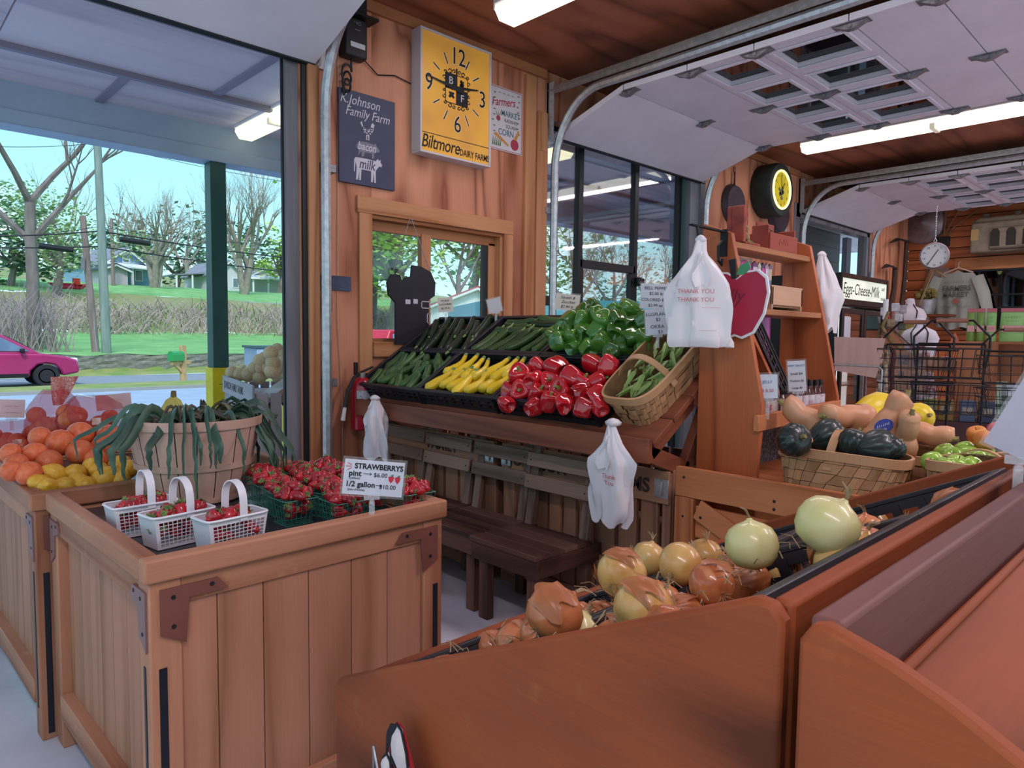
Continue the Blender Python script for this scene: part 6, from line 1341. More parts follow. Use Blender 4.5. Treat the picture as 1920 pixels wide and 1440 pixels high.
# scythes in the corner
for (x0, y0_, x1, y1_, tx, ty, lb) in ((1688, 590, 1700, 452, 1668, 452, 'tall dark scythe leaning in the corner by the far doorway'), (1668, 580, 1678, 502, 1652, 500, 'short dark scythe left of the tall one in the corner')):
    p, q, t = aty(x0, y0_, YW-.15), aty(x1, y1_, YW-.12), aty(tx, ty, YW-.12); rt = E('scythe', (p.x, p.y, .0), label=lb, cat='scythe'); o = V((p.x, p.y, 0))
    b = B(); b.tube([V((.05, 0, 0)), p-o, (p+q)/2-o+V((.06, 0, 0)), q-o], .035, 8); b.build('snath', pm('dark_handle', '#3c2a22', '#4c362c', sc=8, rough=.8), rt)
    b = B(); b.tube([q-o+V((.04, 0, -.1)), q-o, q.lerp(t, .5)-o+V((0, 0, .03)), t-o-V((0, 0, .03))], [.03, .05, .045, .006], 6, flat=.3); b.build('blade', pm('blade_dark', '#3f3836', rough=.5, metal=.5), rt)
# grey sweatshirt on a hanger
p = onx(1797, 562); rt = E('sweatshirt', mw=MX(p, .05), label='grey market sweatshirt on a hanger before the dark window', cat='shirt'); SH = pm('shirt_grey', '#8f9187', '#9c9e94', sc=3, rough=.9, stretch=(3, 1, .4)); k = .01
def shf(u, v):
    z = .46-.92*v; hw = .17+.12*min(1, v*6) if v < .17 else .30+.02*math.sin(v*4)
    x = (u-.5)*2*hw; return (x, -.03-.05*math.cos((u-.5)*3)-.02*math.sin(u*22)*v, z+(-.10*abs(u-.5)*2 if v < .05 else 0)+.02*math.sin(u*12)*v)
b = B(); b.grid(shf, 30, 20); b.build('torso', SH, rt, smooth=70)
b = B()
for sx in (-1, 1): b.tube([(sx*.26, -.05, .36), (sx*.36, -.06, .1), (sx*.44, -.05, -.25), (sx*.46, -.05, -.42)], [.1, .1, .085, .06], 10, flat=.4)
b.build('sleeve', SH, rt, smooth=70)
text('FARMERS', .115, pm('shirt_ink', '#55574f', rough=.8), rt, .0, .17, y=-.10, bold=.003, sx=.85); text('MARKET', .11, pm('shirt_ink', '#55574f', rough=.8), rt, -.01, .07, y=-.10, bold=.003, sx=.85); marks(rt, pm('shirt_ink', '#55574f', rough=.8), 0, .27, .36, .04, 11, -.095); marks(rt, pm('shirt_ink', '#55574f', rough=.8), 0, -.12, .42, .05, 13, -.105)
disc(0, -.03, .045, pm('shirt_red', '#9a5a48', rough=.8), 'printed_apple', rt, -.104)
b = B(); b.tube([(-.2, -.04, .42), (0, -.04, .5), (.2, -.04, .42)], .012, 6); b.tube([(0, -.04, .5), (0, -.04, .58), (.03, -.04, .6)], .006, 6); b.build('hanger', pm('hanger_pink', '#c9a99a', rough=.5), rt)
# steel bucket of dried flowers on a ledge
p = onx(1745, 572); rt = E('flower_bucket', mw=MX(p, .3), label='steel bucket of dried flowers on a small ledge by the scale', cat='bucket')
b = B(); b.lathe([(.13, -.16), (.17, .06), (.175, .07), (.165, .07)], 24); b.build('bucket', STEEL, rt); b = B(); r2 = random.Random(4)
for i in range(40): a = r2.uniform(0, 6.28); q = r2.uniform(0, .2); b.sph((q*math.cos(a), q*math.sin(a), .1+r2.uniform(0, .12)), r2.uniform(.025, .05), 6, 4)
b.build('dried_flowers', pm('dried_flower', '#8d7a3e', '#6f6a3c', sc=9, rough=.9, c3='#8a4a44'), rt, smooth=0)
B().box((-.35, -.2, -.2), (.4, .3, -.165)).build('ledge', wood('ledge', '#8a4f2a', '#6a381c', 'x'), rt)
# ================================================================ goods on the right: bags, signs, shelf goods, baskets
BAGM = film('bag_white', '#ece6ea', .86, .3); BAGRED = pm('bag_print', '#c0606e', rough=.5)
def bag(mw, label, h, w, d, knot, seed, prof, lines=(), flap=True, scal=.016, fz=1.):
    """thin plastic carrier bag hanging from its gathered neck; local z up, front toward -y"""
    rg = random.Random(seed); rt = E('plastic_bag', mw=mw, label=label, cat='plastic bag', group='white plastic carrier bags'); n, m = 36, 22; ph = [rg.uniform(0, 6) for _ in range(6)]
    def fn(u, v):
        a = 2*PI*u; t = v; hw, dd, cx = prof(t); z = -h*t
        fold = 1+.15*math.sin(3*a+ph[0]+3.5*t)+.12*math.sin(5*a+ph[1]-5*t)+.09*math.sin(9*a+ph[2]+3*t)+.05*math.sin(14*a+9*t+ph[5])+.1*nz((math.cos(a)*2, math.sin(a)*2, t*5+seed))
        return (cx+hw*fold*math.cos(a), dd*fold*math.sin(a)*(1+.25*math.sin(2*a+ph[3])), z+scal*math.sin(4*a+ph[4])*max(0, t-.6)*2.5)
    b = B(); b.grid(fn, n, m); b.build('sheet', BAGM, rt, smooth=80)
    b = B(); b.lathe([(.004, -.012), (knot, -.004), (knot*1.15, .008), (knot*.6, .02), (.003, .024)], 12, lambda a, t: 1+.18*math.sin(4*a)); b.build('gathered_neck', BAGM, rt, smooth=80)
    if flap:
        def ff(u, v): hw, dd, cx = prof(.12+.3*v); return (cx+hw*.62*(u-.55)*(1-.1*v)+.01*math.sin(7*v+3*u), -dd*1.12-.006-.008*math.sin(6*u+2*v), -h*(.1+.32*v)-.02*abs(u-.5))
        b = B(); b.grid(ff, 10, 10); b.build('folded_handle', BAGM, rt, smooth=80)
    for (s_, sz, x, z, yv) in lines: text(s_, sz, BAGRED, rt, x, z, 'print', y=yv)
    return rt
def face(p, d=(1, 0, 0)): return frame(p, (0, -1, 0) if d[0] else (1, 0, 0), z=(0, 0, 1))
def lerp3(tab):
    def f(t):
        for (a, A), (c, C_) in zip(tab, tab[1:]):
            if t <= c: k = (t-a)/(c-a); return tuple(A[i]+(C_[i]-A[i])*k for i in range(3))
        return tab[-1][1]
    return f
p = atx(1150, 795, 2.2)
bag(frame(p, (0, -1, 0), z=(0, 0, 1)), 'white bag with faint red print tied to the right end of the rack front', .40, .1, .05, .026, 3, lerp3([(0, (.016, .016, -.01)), (.2, (.04, .035, .0)), (.36, (.1, .045, .0)), (.7, (.1, .045, .0)), (.9, (.088, .04, .01)), (1, (.075, .03, .0))]), (('Thank', .026, .03, -.20, -.064), ('You', .026, .035, -.225, -.066)))
p = atx(703, 748, 2.2)
bag(frame(p, (0, -1, 0), z=(0, 0, 1)), 'white bag tied to the left end of the rack front above the chair', .34, .08, .05, .026, 5, lerp3([(0, (.016, .016, 0)), (.25, (.05, .04, .0)), (.45, (.075, .045, .0)), (1, (.085, .04, .02))]))
p = atx(1314, 452, 2.44); fd = frame(p, (.62, -.78, 0), z=(0, 0, 1))
bag(fd, 'big white stack of carrier bags hung from the black hook on the tall shelf', .415, .1, .03, .02, 7, lerp3([(0, (.018, .02, -.0)), (.12, (.026, .025, -.005)), (.25, (.07, .035, 0)), (.4, (.1, .04, .0)), (.8, (.112, .04, .01)), (.97, (.125, .04, .015)), (1, (.12, .03, .015))]), scal=.003, lines=(('THANK YOU', .024, -.02, -.2, -.056), ('THANK YOU', .024, -.02, -.232, -.056), ('-----------', .02, .04, -.262, -.056), ('---------------', .014, .03, -.35, -.056)))
hk = E('iron_hook', (2.607, 1.575, 1.735), label='black iron hook bracket on the side of the tall shelf', cat='hook'); IRN = pm('hook_iron', '#1d1b1f', rough=.5, metal=.4)
b = B(); b.box((-.006, -.115, -.1), (0, -.085, .01)); b.bar((-.003, -.1, .0), (-.19, -.06, .012), .02, .006); b.tube([(-.16, -.07, .01), (-.165, -.08, -.03), (-.15, -.07, -.05), (-.14, -.06, -.035)], .006, 6); b.build('arm', IRN, hk)
b = B(); b.tube([(-.02, -.1, -.04), (-.045, -.1, -.06), (-.04, -.1, -.12), (-.015, -.1, -.135), (-.01, -.1, -.11)], .006, 6); b.build('scroll', IRN, hk)
# red apple board behind the bag
ap = E('apple_sign', mw=frame((2.585, 1.40, 1.45), (0, -1, 0), z=(0, 0, 1)), label='red apple shaped board with white edge and green leaf behind the bag', cat='sign')
def apo(s): return [(s*x, s*z) for x, z in [(0, .085), (.04, .11), (.085, .115), (.12, .085), (.13, .03), (.115, -.05), (.075, -.12), (.03, -.14), (0, -.13), (-.03, -.14), (-.075, -.12), (-.115, -.05), (-.13, .03), (-.12, .085), (-.085, .115), (-.04, .11)]]
b = B(); b.prism(apo(1.07), -.006, .004); b.build('white_edge', WHITE, ap, smooth=0); b = B(); b.prism(apo(1.0), -.009, -.0065); b.build('red_apple', pm('apple_red', '#b32040', '#a81c3c', sc=3, rough=.5), ap, smooth=0)
b = B(); b.prism([(-.02, .09), (.0, .09), (-.005, .17), (-.035, .165)], -.011, -.004); b.build('stem', INK, ap, smooth=0); b = B(); b.prism([(.0, .105), (.015, .14), (.05, .155), (.06, .13), (.035, .105)], -.011, -.004); b.build('leaf', pm('apple_leaf', '#3f8f62', rough=.5), ap, smooth=0)
text('lly', .075, pm('apple_script', '#6f2436', rough=.6), ap, .0, .02, 'script_lettering', shear=.3, y=-.01)
# bag on the far side of the shelf
p = atx(1541, 480, 3.45); bag(frame(p, (.6, -.8, 0), z=(0, 0, 1)), 'white plastic bag hung on the far side of the tall shelf', .36, .06, .04, .02, 9, lerp3([(0, (.016, .02, 0)), (.3, (.05, .04, .02)), (.6, (.075, .05, .035)), (1, (.05, .04, .03))]), flap=False)
# ---- goods on the tall shelf (local x along the shelf)
REDW = wood('red_stain', '#a8503c', '#80362c', 'x', freq=5, fine=.5, stretch=.15, sc=5, boost=1.1)
def af_w(x, y, z): return V((2.62+x, 1.57+y, z))
bx = E('red_box', af_w(.10, -.06, 1.698), label='red stained upright wooden box on the top shelf', cat='box'); b = B(); b.box((0, .0, 0), (.15, .02, .16)); b.box((0, -.06, 0), (.02, 0, .16)); b.box((0, -.06, 0), (.15, 0, .012)); b.build('panel', REDW, bx, bevel=.004)
rb = E('rabbit_figure', af_w(.155, -.09, 1.699), label='small straw rabbit figure before the red box on the top shelf', cat='figure'); STRW = pm('straw', '#9a8154', '#6f5a3a', sc=25, rough=.9, bump=.4)
b = B(); b.sph((0, 0, .03), (.022, .02, .03), 10, 8); b.sph((0, -.005, .07), (.016, .016, .016), 10, 8); b.tube([(-.006, 0, .08), (-.02, 0, .12)], [.006, .004], 6); b.tube([(.006, 0, .08), (.022, 0, .118)], [.006, .004], 6); b.tube([(0, -.02, .02), (.02, -.03, .005)], .007, 6); b.tube([(0, -.02, .02), (-.02, -.03, .005)], .007, 6); b.build('body', STRW, rb)
bx = E('red_crate', af_w(.34, -.09, 1.698), label='long red stained wooden crate on the top shelf', cat='crate'); b = B(); b.box((0, -.03, 0), (.27, -.02, .075)); b.box((0, .06, 0), (.27, .07, .075)); b.box((0, -.02, 0), (.012, .06, .11)); b.box((.258, -.02, 0), (.27, .06, .11)); b.box((.0, -.02, 0), (.27, .06, .008)); o = b.build('box', REDW, bx, bevel=.003); marks(bx, pm('faint_stamp', '#6a2c26', rough=.8), .13, .04, .1, .03, 5, -.0305)
bx2 = E('red_tray', af_w(.43, -.01, 1.698), label='small red tray with a rope handle behind the red crate', cat='tray'); b = B(); b.box((0, 0, 0), (.17, .012, .145)); b.build('panel', REDW, bx2, bevel=.02); b = B(); b.tube([(.05, -.012, .115), (.085, -.014, .12), (.12, -.012, .115)], .006, 6); b.build('rope_handle', STRW, bx2)
wh = E('half_wheel', af_w(.30, -.02, 1.66), label='small white half wheel ornament hanging under the top shelf', cat='ornament'); b = B(); n = 14; b.tube([(.06*math.cos(t), 0, .06*math.sin(t)) for t in [PI+PI*i/n for i in range(n+1)]], .006, 6); [b.tube([(0, 0, 0), (.058*math.cos(t), 0, .058*math.sin(t))], .003, 5) for t in [PI+PI*i/8 for i in range(9)]]; b.build('ornament', pm('pale_pink', '#d9c4c4', rough=.6), wh)
PK = [('#b84a92', '#d98abf'), ('#7a9a62', '#a5bf8a'), ('#c9b9cf', '#e2d6e6'), ('#a8367a', '#c85a98'), ('#6d3a6a', '#8d5a8a'), ('#b9c4a5', '#d2dcc0'), ('#3a3a68', '#55558a'), ('#b98aa0', '#d2aabc'), ('#5a6a8a', '#8795b0')]; lab_ = ['magenta', 'green', 'pale lilac', 'pink', 'plum', 'pale green', 'dark blue', 'dusty rose', 'grey blue']
for i, (x, wd) in enumerate(((.03, .05), (.085, .035), (.125, .03), (.16, .095), (.265, .05), (.315, .03), (.35, .03), (.385, .035), (.42, .03))):
    o = E('incense_pack', af_w(x+.02, -.06, 1.43), label=f'{lab_[i]} packet hanging in a row on the middle shelf', cat='packet', group='coloured packets on the middle shelf'); b = B()
    b.prism([(0, 0), (wd, 0), (wd, .2), (wd*.5, .215), (0, .2)], -.008, .0); b.build('packet', pm('pack_%d' % i, PK[i][0], PK[i][1], sc=45, rough=.35, coat=.3), o, smooth=0); B().box((wd*.1, -.0092, .14), (wd*.9, -.0082, .19)).build('card', pm('pack_card_%d' % (i % 3), ('#d24f9a', '#cfc4d2', '#c8b8a2')[i % 3], rough=.5), o, smooth=0)
    if i == 3: B().box((.006, -.0094, .0), (.09, -.0082, .1)).build('dark_card', pm('plum_card', '#7a2450', rough=.5), o, smooth=0); marks(o, WHITE, .048, .03, .07, .01, 7, -.0096); marks(o, WHITE, .048, .015, .06, .008, 6, -.0096)
wc = E('wooden_crate', af_w(.25, -.16, 1.428), label='pale wooden crate in front of the packets on the middle shelf', cat='crate'); b = B(); b.tone = .2; b.box((0, -.02, .02), (.30, -.01, .105)); b.box((0, .1, .0), (.30, .11, .1)); b.tone = -.2; b.box((0, -.02, 0), (.015, .11, .1)); b.box((.285, -.02, 0), (.30, .11, .1)); b.box((0, -.01, .012), (.3, .1, .02)); b.build('box', wood('pale_crate', '#c9a47c', '#a8835c', 'x', freq=5, stretch=.1, sc=4, tonev=.5), wc, bevel=.003)
tcx = frame(af_w(.03, -.2, 1.375), (.72, 0, -.69), z=(.69, 0, .72)); dup(c0, tcx @ Matrix.Diagonal((.72, .45, .6, 1)), 'small black crate lying on the tilted board of the tall shelf', None); bpy.context.view_layer.update()
pp = E('pink_wrap', af_w(.42, -.05, .99), label='tall magenta gift wrap roll standing behind the tilted crate', cat='roll'); b = B(); b.tube([(0, 0, 0), (0, 0, .41)], [.042, .042], 14); b.build('roll', pm('magenta_roll', '#c23fa0', '#d86cba', sc=14, rough=.3, coat=.3, stretch=(1, 1, .3)), pp)
# jars and bottles
JAR = pm('jar_glass', '#4a2c2c', '#5d3a34', sc=3, rough=.15, coat=.4); LBLR = pm('jar_label', '#c9bcb8', '#b9a9a6', sc=20, rough=.6); CAPB = pm('jar_cap', '#1f1a1e', rough=.4)
def jar():
    rt = E('jar'); b = B(); b.lathe([(.03, 0), (.034, .005), (.034, .075), (.028, .085), (.028, .09)], 18); b.build('glass', JAR, rt); b = B(); b.lathe([(.03, .088), (.031, .09), (.031, .105), (.029, .107), (.001, .107)], 18); b.build('lid', CAPB, rt)
    b = B(); b.grid(lambda u, v: (.0345*math.cos(-2.9+2.6*u), .0345*math.sin(-2.9+2.6*u), .012+.055*v), 10, 1); b.build('label', LBLR, rt); return rt
def bottle():
    rt = E('bottle'); b = B(); b.lathe([(.021, 0), (.023, .004), (.023, .085), (.012, .105), (.011, .118)], 16); b.build('glass', JAR, rt); b = B(); b.lathe([(.0125, .116), (.013, .118), (.013, .14), (.001, .141)], 12); b.build('cap', CAPB, rt)
    b = B(); b.grid(lambda u, v: (.0234*math.cos(-2.9+2.6*u), .0234*math.sin(-2.9+2.6*u), .01+.065*v), 10, 1); b.build('label', pm('bottle_label', '#d6cfd6', '#c9a9ae', sc=40, rough=.5, lo=.55, hi=.6), rt); return rt
js = Stock([jar, bottle]); objs = []; ps = []
for i, (x, y) in enumerate([(.06, -.13), (.135, -.17), (.21, -.19), (.29, -.17), (.17, -.09), (.25, -.1), (.09, -.06), (.345, -.2)]): mw = Matrix.Translation(af_w(x, y, .973)); objs.append(js.get(0, mw)); ps.append(af_w(x, y, 1.02))
pile(objs, ps, 'dark jar with pale label', 'jar', 'on the low shelf', 'jars on the low shelf', 2)
text('Sg', .03, RED, objs[2], -.01, .04, 'label_letters').matrix_local = frame((-.025, -.026, .045), (.7, -.7, 0), z=(0, 0, 1)) @ Matrix.Rotation(PI/2, 4, 'X')
objs = []; ps = []
for i, (x, y) in enumerate([(.42, -.2), (.475, -.205), (.53, -.21), (.585, -.215), (.64, -.22), (.69, -.22), (.45, -.14), (.51, -.145), (.57, -.15), (.63, -.15), (.68, -.16)]): mw = Matrix.Translation(af_w(x, y, .973)); objs.append(js.get(1, mw)); ps.append(af_w(x, y, 1.02))
pile(objs, ps, 'small dark bottle', 'bottle', 'right on the low shelf', 'bottles on the low shelf', 2)
# ---- price cards in clear clips
CARD = pm('card_white', '#d9dbe6', '#cfd1dd', sc=3, rough=.5); CARDC = pm('card_cream', '#cfc4b4', rough=.5); BLUEI = pm('blue_ink', '#4a6aa8', rough=.6)
def price(mw, w, h, lines, label, stem=.05, mat=CARD, tilt=0):
    """card in a clear clip; origin at the clip foot, reads from -y"""
    rt = E('price_card', mw=mw, label=label, cat='price card', group=None); M_ = Matrix.Translation((0, 0, stem)) @ Matrix.Rotation(R(tilt), 4, 'Y')
    b = B(); b.M = M_; b.box((-w/2, -.0012, .0), (w/2, .0012, h)); c = b.build('card', mat, rt, smooth=0)
    b = B(); b.M = M_; b.box((-w/2-.006, -.002, -.006), (w/2+.006, -.0014, h+.008)); b.build('clear_sleeve', film('sleeve', '#ffffff', .07, .1), rt, smooth=0)
    b = B(); b.box((-.022, -.006, stem-.012), (.022, .006, stem+.004)); b.sph((0, 0, stem-.018), .008, 10, 6); b.box((-.008, -.008, -.03), (.008, .008, stem-.02)); b.build('clear_clip', CLEAR, rt, bevel=.002)
    for (s_, sz, x, z, m_, *k) in lines:
        text(s_, sz, m_, c, x, z, 'handwriting', y=-.0022, pre=M_, **(k[0] if k else {}))
    return rt
def facing(p): d = V((p[0], p[1], 0)).normalized(); return frame(p, (d.y, -d.x, 0), z=(0, 0, 1))
# strawberry sign clipped to the front lip
p = cw(.585, .0, .8); fm = facing(p)
st = price(fm, .165, .098, [('STRAWBERRYS', .021, .012, .08, INK, dict(sx=.95, bold=.0006)), ('pint', .022, -.052, .059, INK, dict(bold=.0005)), ('(yellow)', .009, -.052, .046, INK), ('1/2 gallon', .021, -.035, .029, INK, dict(bold=.0005)), ('(you choose)', .009, -.045, .014, INK), ('$6.00', .017, .018, .058, INK), ('$10.00', .017, .04, .026, INK)], 'white hand lettered strawberry price card clipped to the front counter', .05, tilt=6)
Mt = Matrix.Translation((0, 0, .05)) @ Matrix.Rotation(R(6), 4, 'Y'); cd_ = st.children[0]
b = B(); b.M = Mt
for (x0, z0, x1, z1) in ((-.03, .06, -.008, .06), (-.012, .064, -.007, .06), (-.012, .056, -.007, .06), (.008, .029, .024, .029), (.02, .033, .025, .029), (.02, .025, .025, .029)): b.bar((x0, -.0024, z0), (x1, -.0024, z1), .0012, .0006, up=(0, 1, 0))
b.build('arrow', INK, cd_, smooth=0); b = B(); b.M = Mt
for (x0, z0, x1, z1) in ((-.075, .088, -.063, .083), (-.079, .078, -.063, .079), (-.074, .068, -.063, .075)): b.bar((x0, -.0024, z0), (x1, -.0024, z1), .0016, .0006, up=(0, 1, 0))
b.build('red_stroke', pm('red_marker', '#d02c3e', rough=.6), cd_, smooth=0)
for (x, z, r_) in ((.048, .05, 0), (.066, .049, 0)):
    b = B(); b.M = Mt; b.prism([(x-.008, z+.006), (x, z+.008), (x+.008, z+.006), (x+.006, z-.004), (x, z-.012), (x-.006, z-.004)], -.0028, -.0022); b.build('drawn_strawberry', pm('red_marker', '#d02c3e', rough=.6), cd_, smooth=0); b = B(); b.M = Mt
    for dx in (-.006, -.002, .003, .006): b.prism([(x, z+.006), (x+dx, z+.014), (x+dx*.5+.002, z+.007)], -.0029, -.0022)
    b.build('drawn_leaf', pm('green_marker', '#2f7a5a', rough=.6), cd_, smooth=0)
def rackcard(px, py, X, w, h, lines, label, **k): q = atx(px, py, X); price(facing(q), w, h, lines, label, **k)
rackcard(836, 600, 2.93, .10, .095, [('PICKLE', .018, 0, .074, INK), ('CUCUMBER', .016, 0, .05, INK), ('$2.99 lb', .018, 0, .024, INK)], 'small tan price card over the dark zucchini', stem=.055, mat=CARDC, tilt=-5)
rackcard(930, 600, 2.93, .085, .085, [], 'blank clear price card holder over the green zucchini', stem=.05, mat=film('blank_card', '#d2d6de', .5, .3), tilt=-14)
rackcard(1062, 600, 2.93, .135, .09, [('Squash &', .022, 0, .07, INK, dict(shear=.3)), ('Zucchini', .022, .004, .045, INK, dict(shear=.3)), ('$2.99 lb', .022, 0, .018, INK, dict(shear=.2))], 'cream squash and zucchini price card before the door glass', stem=.055, mat=CARDC, tilt=5)
rackcard(1228, 598, 2.85, .15, .12, [('BELL PEPPER', .021, 0, .098, INK), ('$2.00 lb', .02, 0, .072, INK), ('COLORED BELL', .02, 0, .042, INK), ('$2.99 ea', .02, 0, .015, INK)], 'white bell pepper price card behind the green peppers', stem=.05, tilt=2)
rackcard(1233, 640, 2.62, .105, .115, [('EGGPLANT', .02, 0, .09, INK), ('$2', .02, .005, .067, INK), ('OKRA', .022, 0, .035, INK), ('$3', .02, .012, .012, INK)], 'white eggplant and okra price card half behind the big bag', stem=.03, tilt=-4)
q = af_w(.03, -.285, 1.01); price(facing(q), .075, .095, [('JELLY', .016, 0, .065, BLUEI), ('$ 8.50', .018, 0, .03, pm('red_ink2', '#c05a78', rough=.6))], 'left price card clipped to the low shelf edge', stem=.055, tilt=-3)
q = af_w(.30, -.285, 1.02); price(facing(q), .07, .13, [('HOT SAUCE', .012, 0, .11, BLUEI), ('Small $4', .014, 0, .075, INK), ('Medium $6', .012, 0, .045, INK), ('Large $9', .012, 0, .015, INK)], 'taller right price card clipped to the low shelf edge', stem=.06, tilt=-5)
q = aty(1908, 905, .262); price(facing(q), .12, .15, [], 'blurred clear card holder clipped to the bin ridge at the right edge', stem=.045, mat=film('lilac_card', '#b9b4c8', .8, .3), tilt=24)
pc = atd(22, 795, 3.25); price(facing(pc), .10, .085, [('---- ---', .02, 0, .055, pm('pink_ink', '#b06a78', rough=.6)), ('-- ----', .02, 0, .025, pm('pink_ink', '#b06a78', rough=.6))], 'pale pink price card over the net bags at the left edge', stem=.03, mat=pm('card_pink', '#d8b4b4', rough=.6), tilt=4)
pc = atd(215, 775, 3.4); price(facing(pc), .15, .075, [('--- --- - --', .02, 0, .045, pm('pink_ink', '#b06a78', rough=.6))], 'wide pale pink card behind the spring onion tops', stem=.02, mat=pm('card_pink', '#d8b4b4', rough=.6), tilt=-4)
# ---- squash table
TT = .706
def oval(cx, cy, hx, hy, z0, hgt, p=2.6): return lambda a, t: (lambda q: V((cx+q.x, cy+q.y, z0+hgt*t+.006*math.cos(4*PI*a)*t)))(rrect(a, hx*(.84+.16*t**.7), hy*(.82+.18*t**.7), p))
TBM = lambda: Matrix.Translation((0, 0, TT))
b1 = woven('splint_basket', oval(0, 0, .12, .225, 0, .19), 30, 5, .07, 'oval diagonal woven basket of dark acorn squash on the cedar table', mw=Matrix.Translation((2.62, .975, TT)))
b = B(); strap(b, arc((-.118, .01, .13), (.118, .01, .13), .135, 16), .03, (0, 1, 0)); b.build('handle', SPL, b1)
b2 = woven('splint_basket', oval(0, 0, .16, .24, 0, .17), 30, 5, .0, 'larger woven basket of butternut squash behind the acorn squash', mw=Matrix.Translation((2.93, .86, TT)))
b = B(); strap(b, arc((-.158, .06, .13), (.158, .06, .13), .15, 16), .03, (0, 1, 0)); b.build('handle', SPL, b2)
b3 = woven('splint_basket', oval(0, 0, .13, .125, 0, .16, 2.2), 26, 5, .08, 'round diagonal woven basket of green apples', mw=Matrix.Translation((2.62, .57, TT+.045)))
b = B(); strap(b, arc((.1, .09, .13), (.1, -.09, .13), .06, 14), .02, (1, 0, 0)); b.build('handle', SPL, b3)
b4 = woven('splint_basket', oval(0, 0, .14, .14, 0, .16, 2.2), 26, 5, .0, 'woven basket of peaches and tomatoes behind the apples', mw=Matrix.Translation((3.0, .45, TT+.03)))
ACO = pm('acorn_skin', '#1f2a28', '#2b3835', sc=6, rough=.35, rnd=.2, coat=.2); BUT = pm('butternut_skin', '#c48a64', '#cf9a76', sc=4, rough=.4, rnd=.1); SPG = pm('spaghetti_skin', '#d8b61c', '#e0c432', sc=5, rough=.35); APG = pm('apple_green', '#7fa83a', '#95bb4c', sc=4, rough=.18, coat=.5, rnd=.1)
def acorn():
    b = B(); prof = [(.002, -.062), (.02, -.056), (.042, -.035), (.055, -.005), (.056, .02), (.046, .042), (.025, .054), (.006, .05)]; b.lathe(prof, 60, lambda a, t: 1+.07*abs(math.cos(5*a))**.7-.05); o = b.build('acorn_squash', ACO, smooth=80); b = B(); b.tube([(0, 0, .048), (.003, 0, .066)], [.009, .007], 6); b.build('stem', STY, o)
    b = B(); b.sph((.035, 0, .043), (.012, .012, .003), 10, 5); b.build('sticker', pm('sticker_orange', '#d98a62', rough=.4), o); return o
ac = Stock([acorn])
def seen(stock, k, px, py, dia, size, base, e, label, cat, group): p = atz(px, py, .935-.0006*(py-826)); size = dia*(p-CAM).dot(_f)/FPX*1.04; sc = size/base; T(stock.get(k, Matrix.Translation(p) @ Euler(e).to_matrix().to_4x4() @ Matrix.Diagonal((sc, sc, sc, 1))), label, cat, group)
GA = 'acorn squash in the oval basket'
for (x, y, dd, e, lb) in ((1486, 826, 64, (1.2, .2, -.6), 'dark acorn squash at the left of the oval basket with an orange sticker'), (1550, 818, 64, (.9, .9, .4), 'dark acorn squash behind the basket handle'), (1643, 838, 68, (1.5, -.3, .9), 'dark ridged acorn squash at the right front of the oval basket'), (1672, 842, 46, (.6, .6, .2), 'dark acorn squash half hidden at the right rim'), (1600, 832, 56, (.3, .2, .2), 'dark acorn squash low in the middle of the oval basket')): seen(ac, 0, x, y, dd, .118 if dd > 50 else .11, .118, e, lb, 'acorn squash', GA)
p = atx(1702, 890, 2.5); T(ac.get(0, Matrix.Translation((2.56, .72, TT+.055)) @ Euler((1.5, 0, .5)).to_matrix().to_4x4()), 'dark acorn squash on the table between the two baskets', 'acorn squash', GA)
def butter():
    m = 16; b = B(); L = .25; pts = [(L*(i/m-.5), 0, .006*math.sin(i)) for i in range(m+1)]; rs = [max(.004, v) for v in (lambda f: [f(i/m) for i in range(m+1)])(lambda t: (.06*math.sqrt(max(0, 1-((t-.24)/.26)**2)) if t < .24 else .045+.016*(.5+.5*math.cos(min(1, (t-.24)/.3)*PI))) if t < .93 else .045*math.sqrt(max(.03, 1-((t-.93)/.07)**2)))]
    b.tube(pts, rs, 22); o = b.build('butternut_squash', BUT, smooth=80); b = B(); b.tube([(L/2-.004, 0, 0), (L/2+.008, 0, 0), (L/2+.018, .003, .003)], [.015, .01, .012], 6); b.build('stem', STY, o); return o
bu = Stock([butter]); GB = 'butternut squash in the baskets'
def bput(px, py, t, d, label, s=1., sticker=False):
    p = atd(px, py, t); o = bu.get(0, Matrix.Translation(p) @ rot_to(d, .3) @ Matrix.Diagonal((s, s, s, 1))); T(o, label, 'butternut squash', GB)
    return o
cr_, cu_, cf_ = _r, _u, _f
bput(1520, 790, 2.72, cr_*-.7+cu_*.55+cf_*.4, 'tan butternut squash reaching back under the low shelf'); bput(1590, 782, 2.68, cr_*-1+cu_*.05-cf_*.35, 'tan butternut squash lying with its stem end to the left', .95)
o = bput(1663, 795, 2.55, cr_*.5+cu_*.85-cf_*.1, 'tan butternut squash standing up with a blue oval sticker', 1.0, True); bput(1698, 818, 2.5, cf_*-.5+cu_*.9-cr_*.05, 'short tan butternut squash with its stem up', .78); bput(1728, 812, 2.62, cr_*.75-cf_*.65-cu_*.15, 'tan butternut squash at the right with stem toward the aisle', .85); bput(1580, 812, 2.78, cr_*.8+cf_*.4, 'tan butternut squash low behind the handle', .9)
sk = E('fruit_sticker', mw=frame(atd(1657, 799, 2.49), (cr_*.9+cu_*.3), z=(cu_*.95-cr_*.25)), label='blue oval sticker on the standing butternut squash', cat='sticker'); b = B(); b.prism([(.036*math.cos(i*PI/12), .025*math.sin(i*PI/12)) for i in range(24)], -.001, 0); b.build('oval', pm('sticker_blue', '#2d2f86', rough=.4), sk, smooth=0); marks(sk, WHITE, 0, .004, .05, .011, 7, -.0016); marks(sk, WHITE, 0, -.012, .02, .01, 4, -.0016)
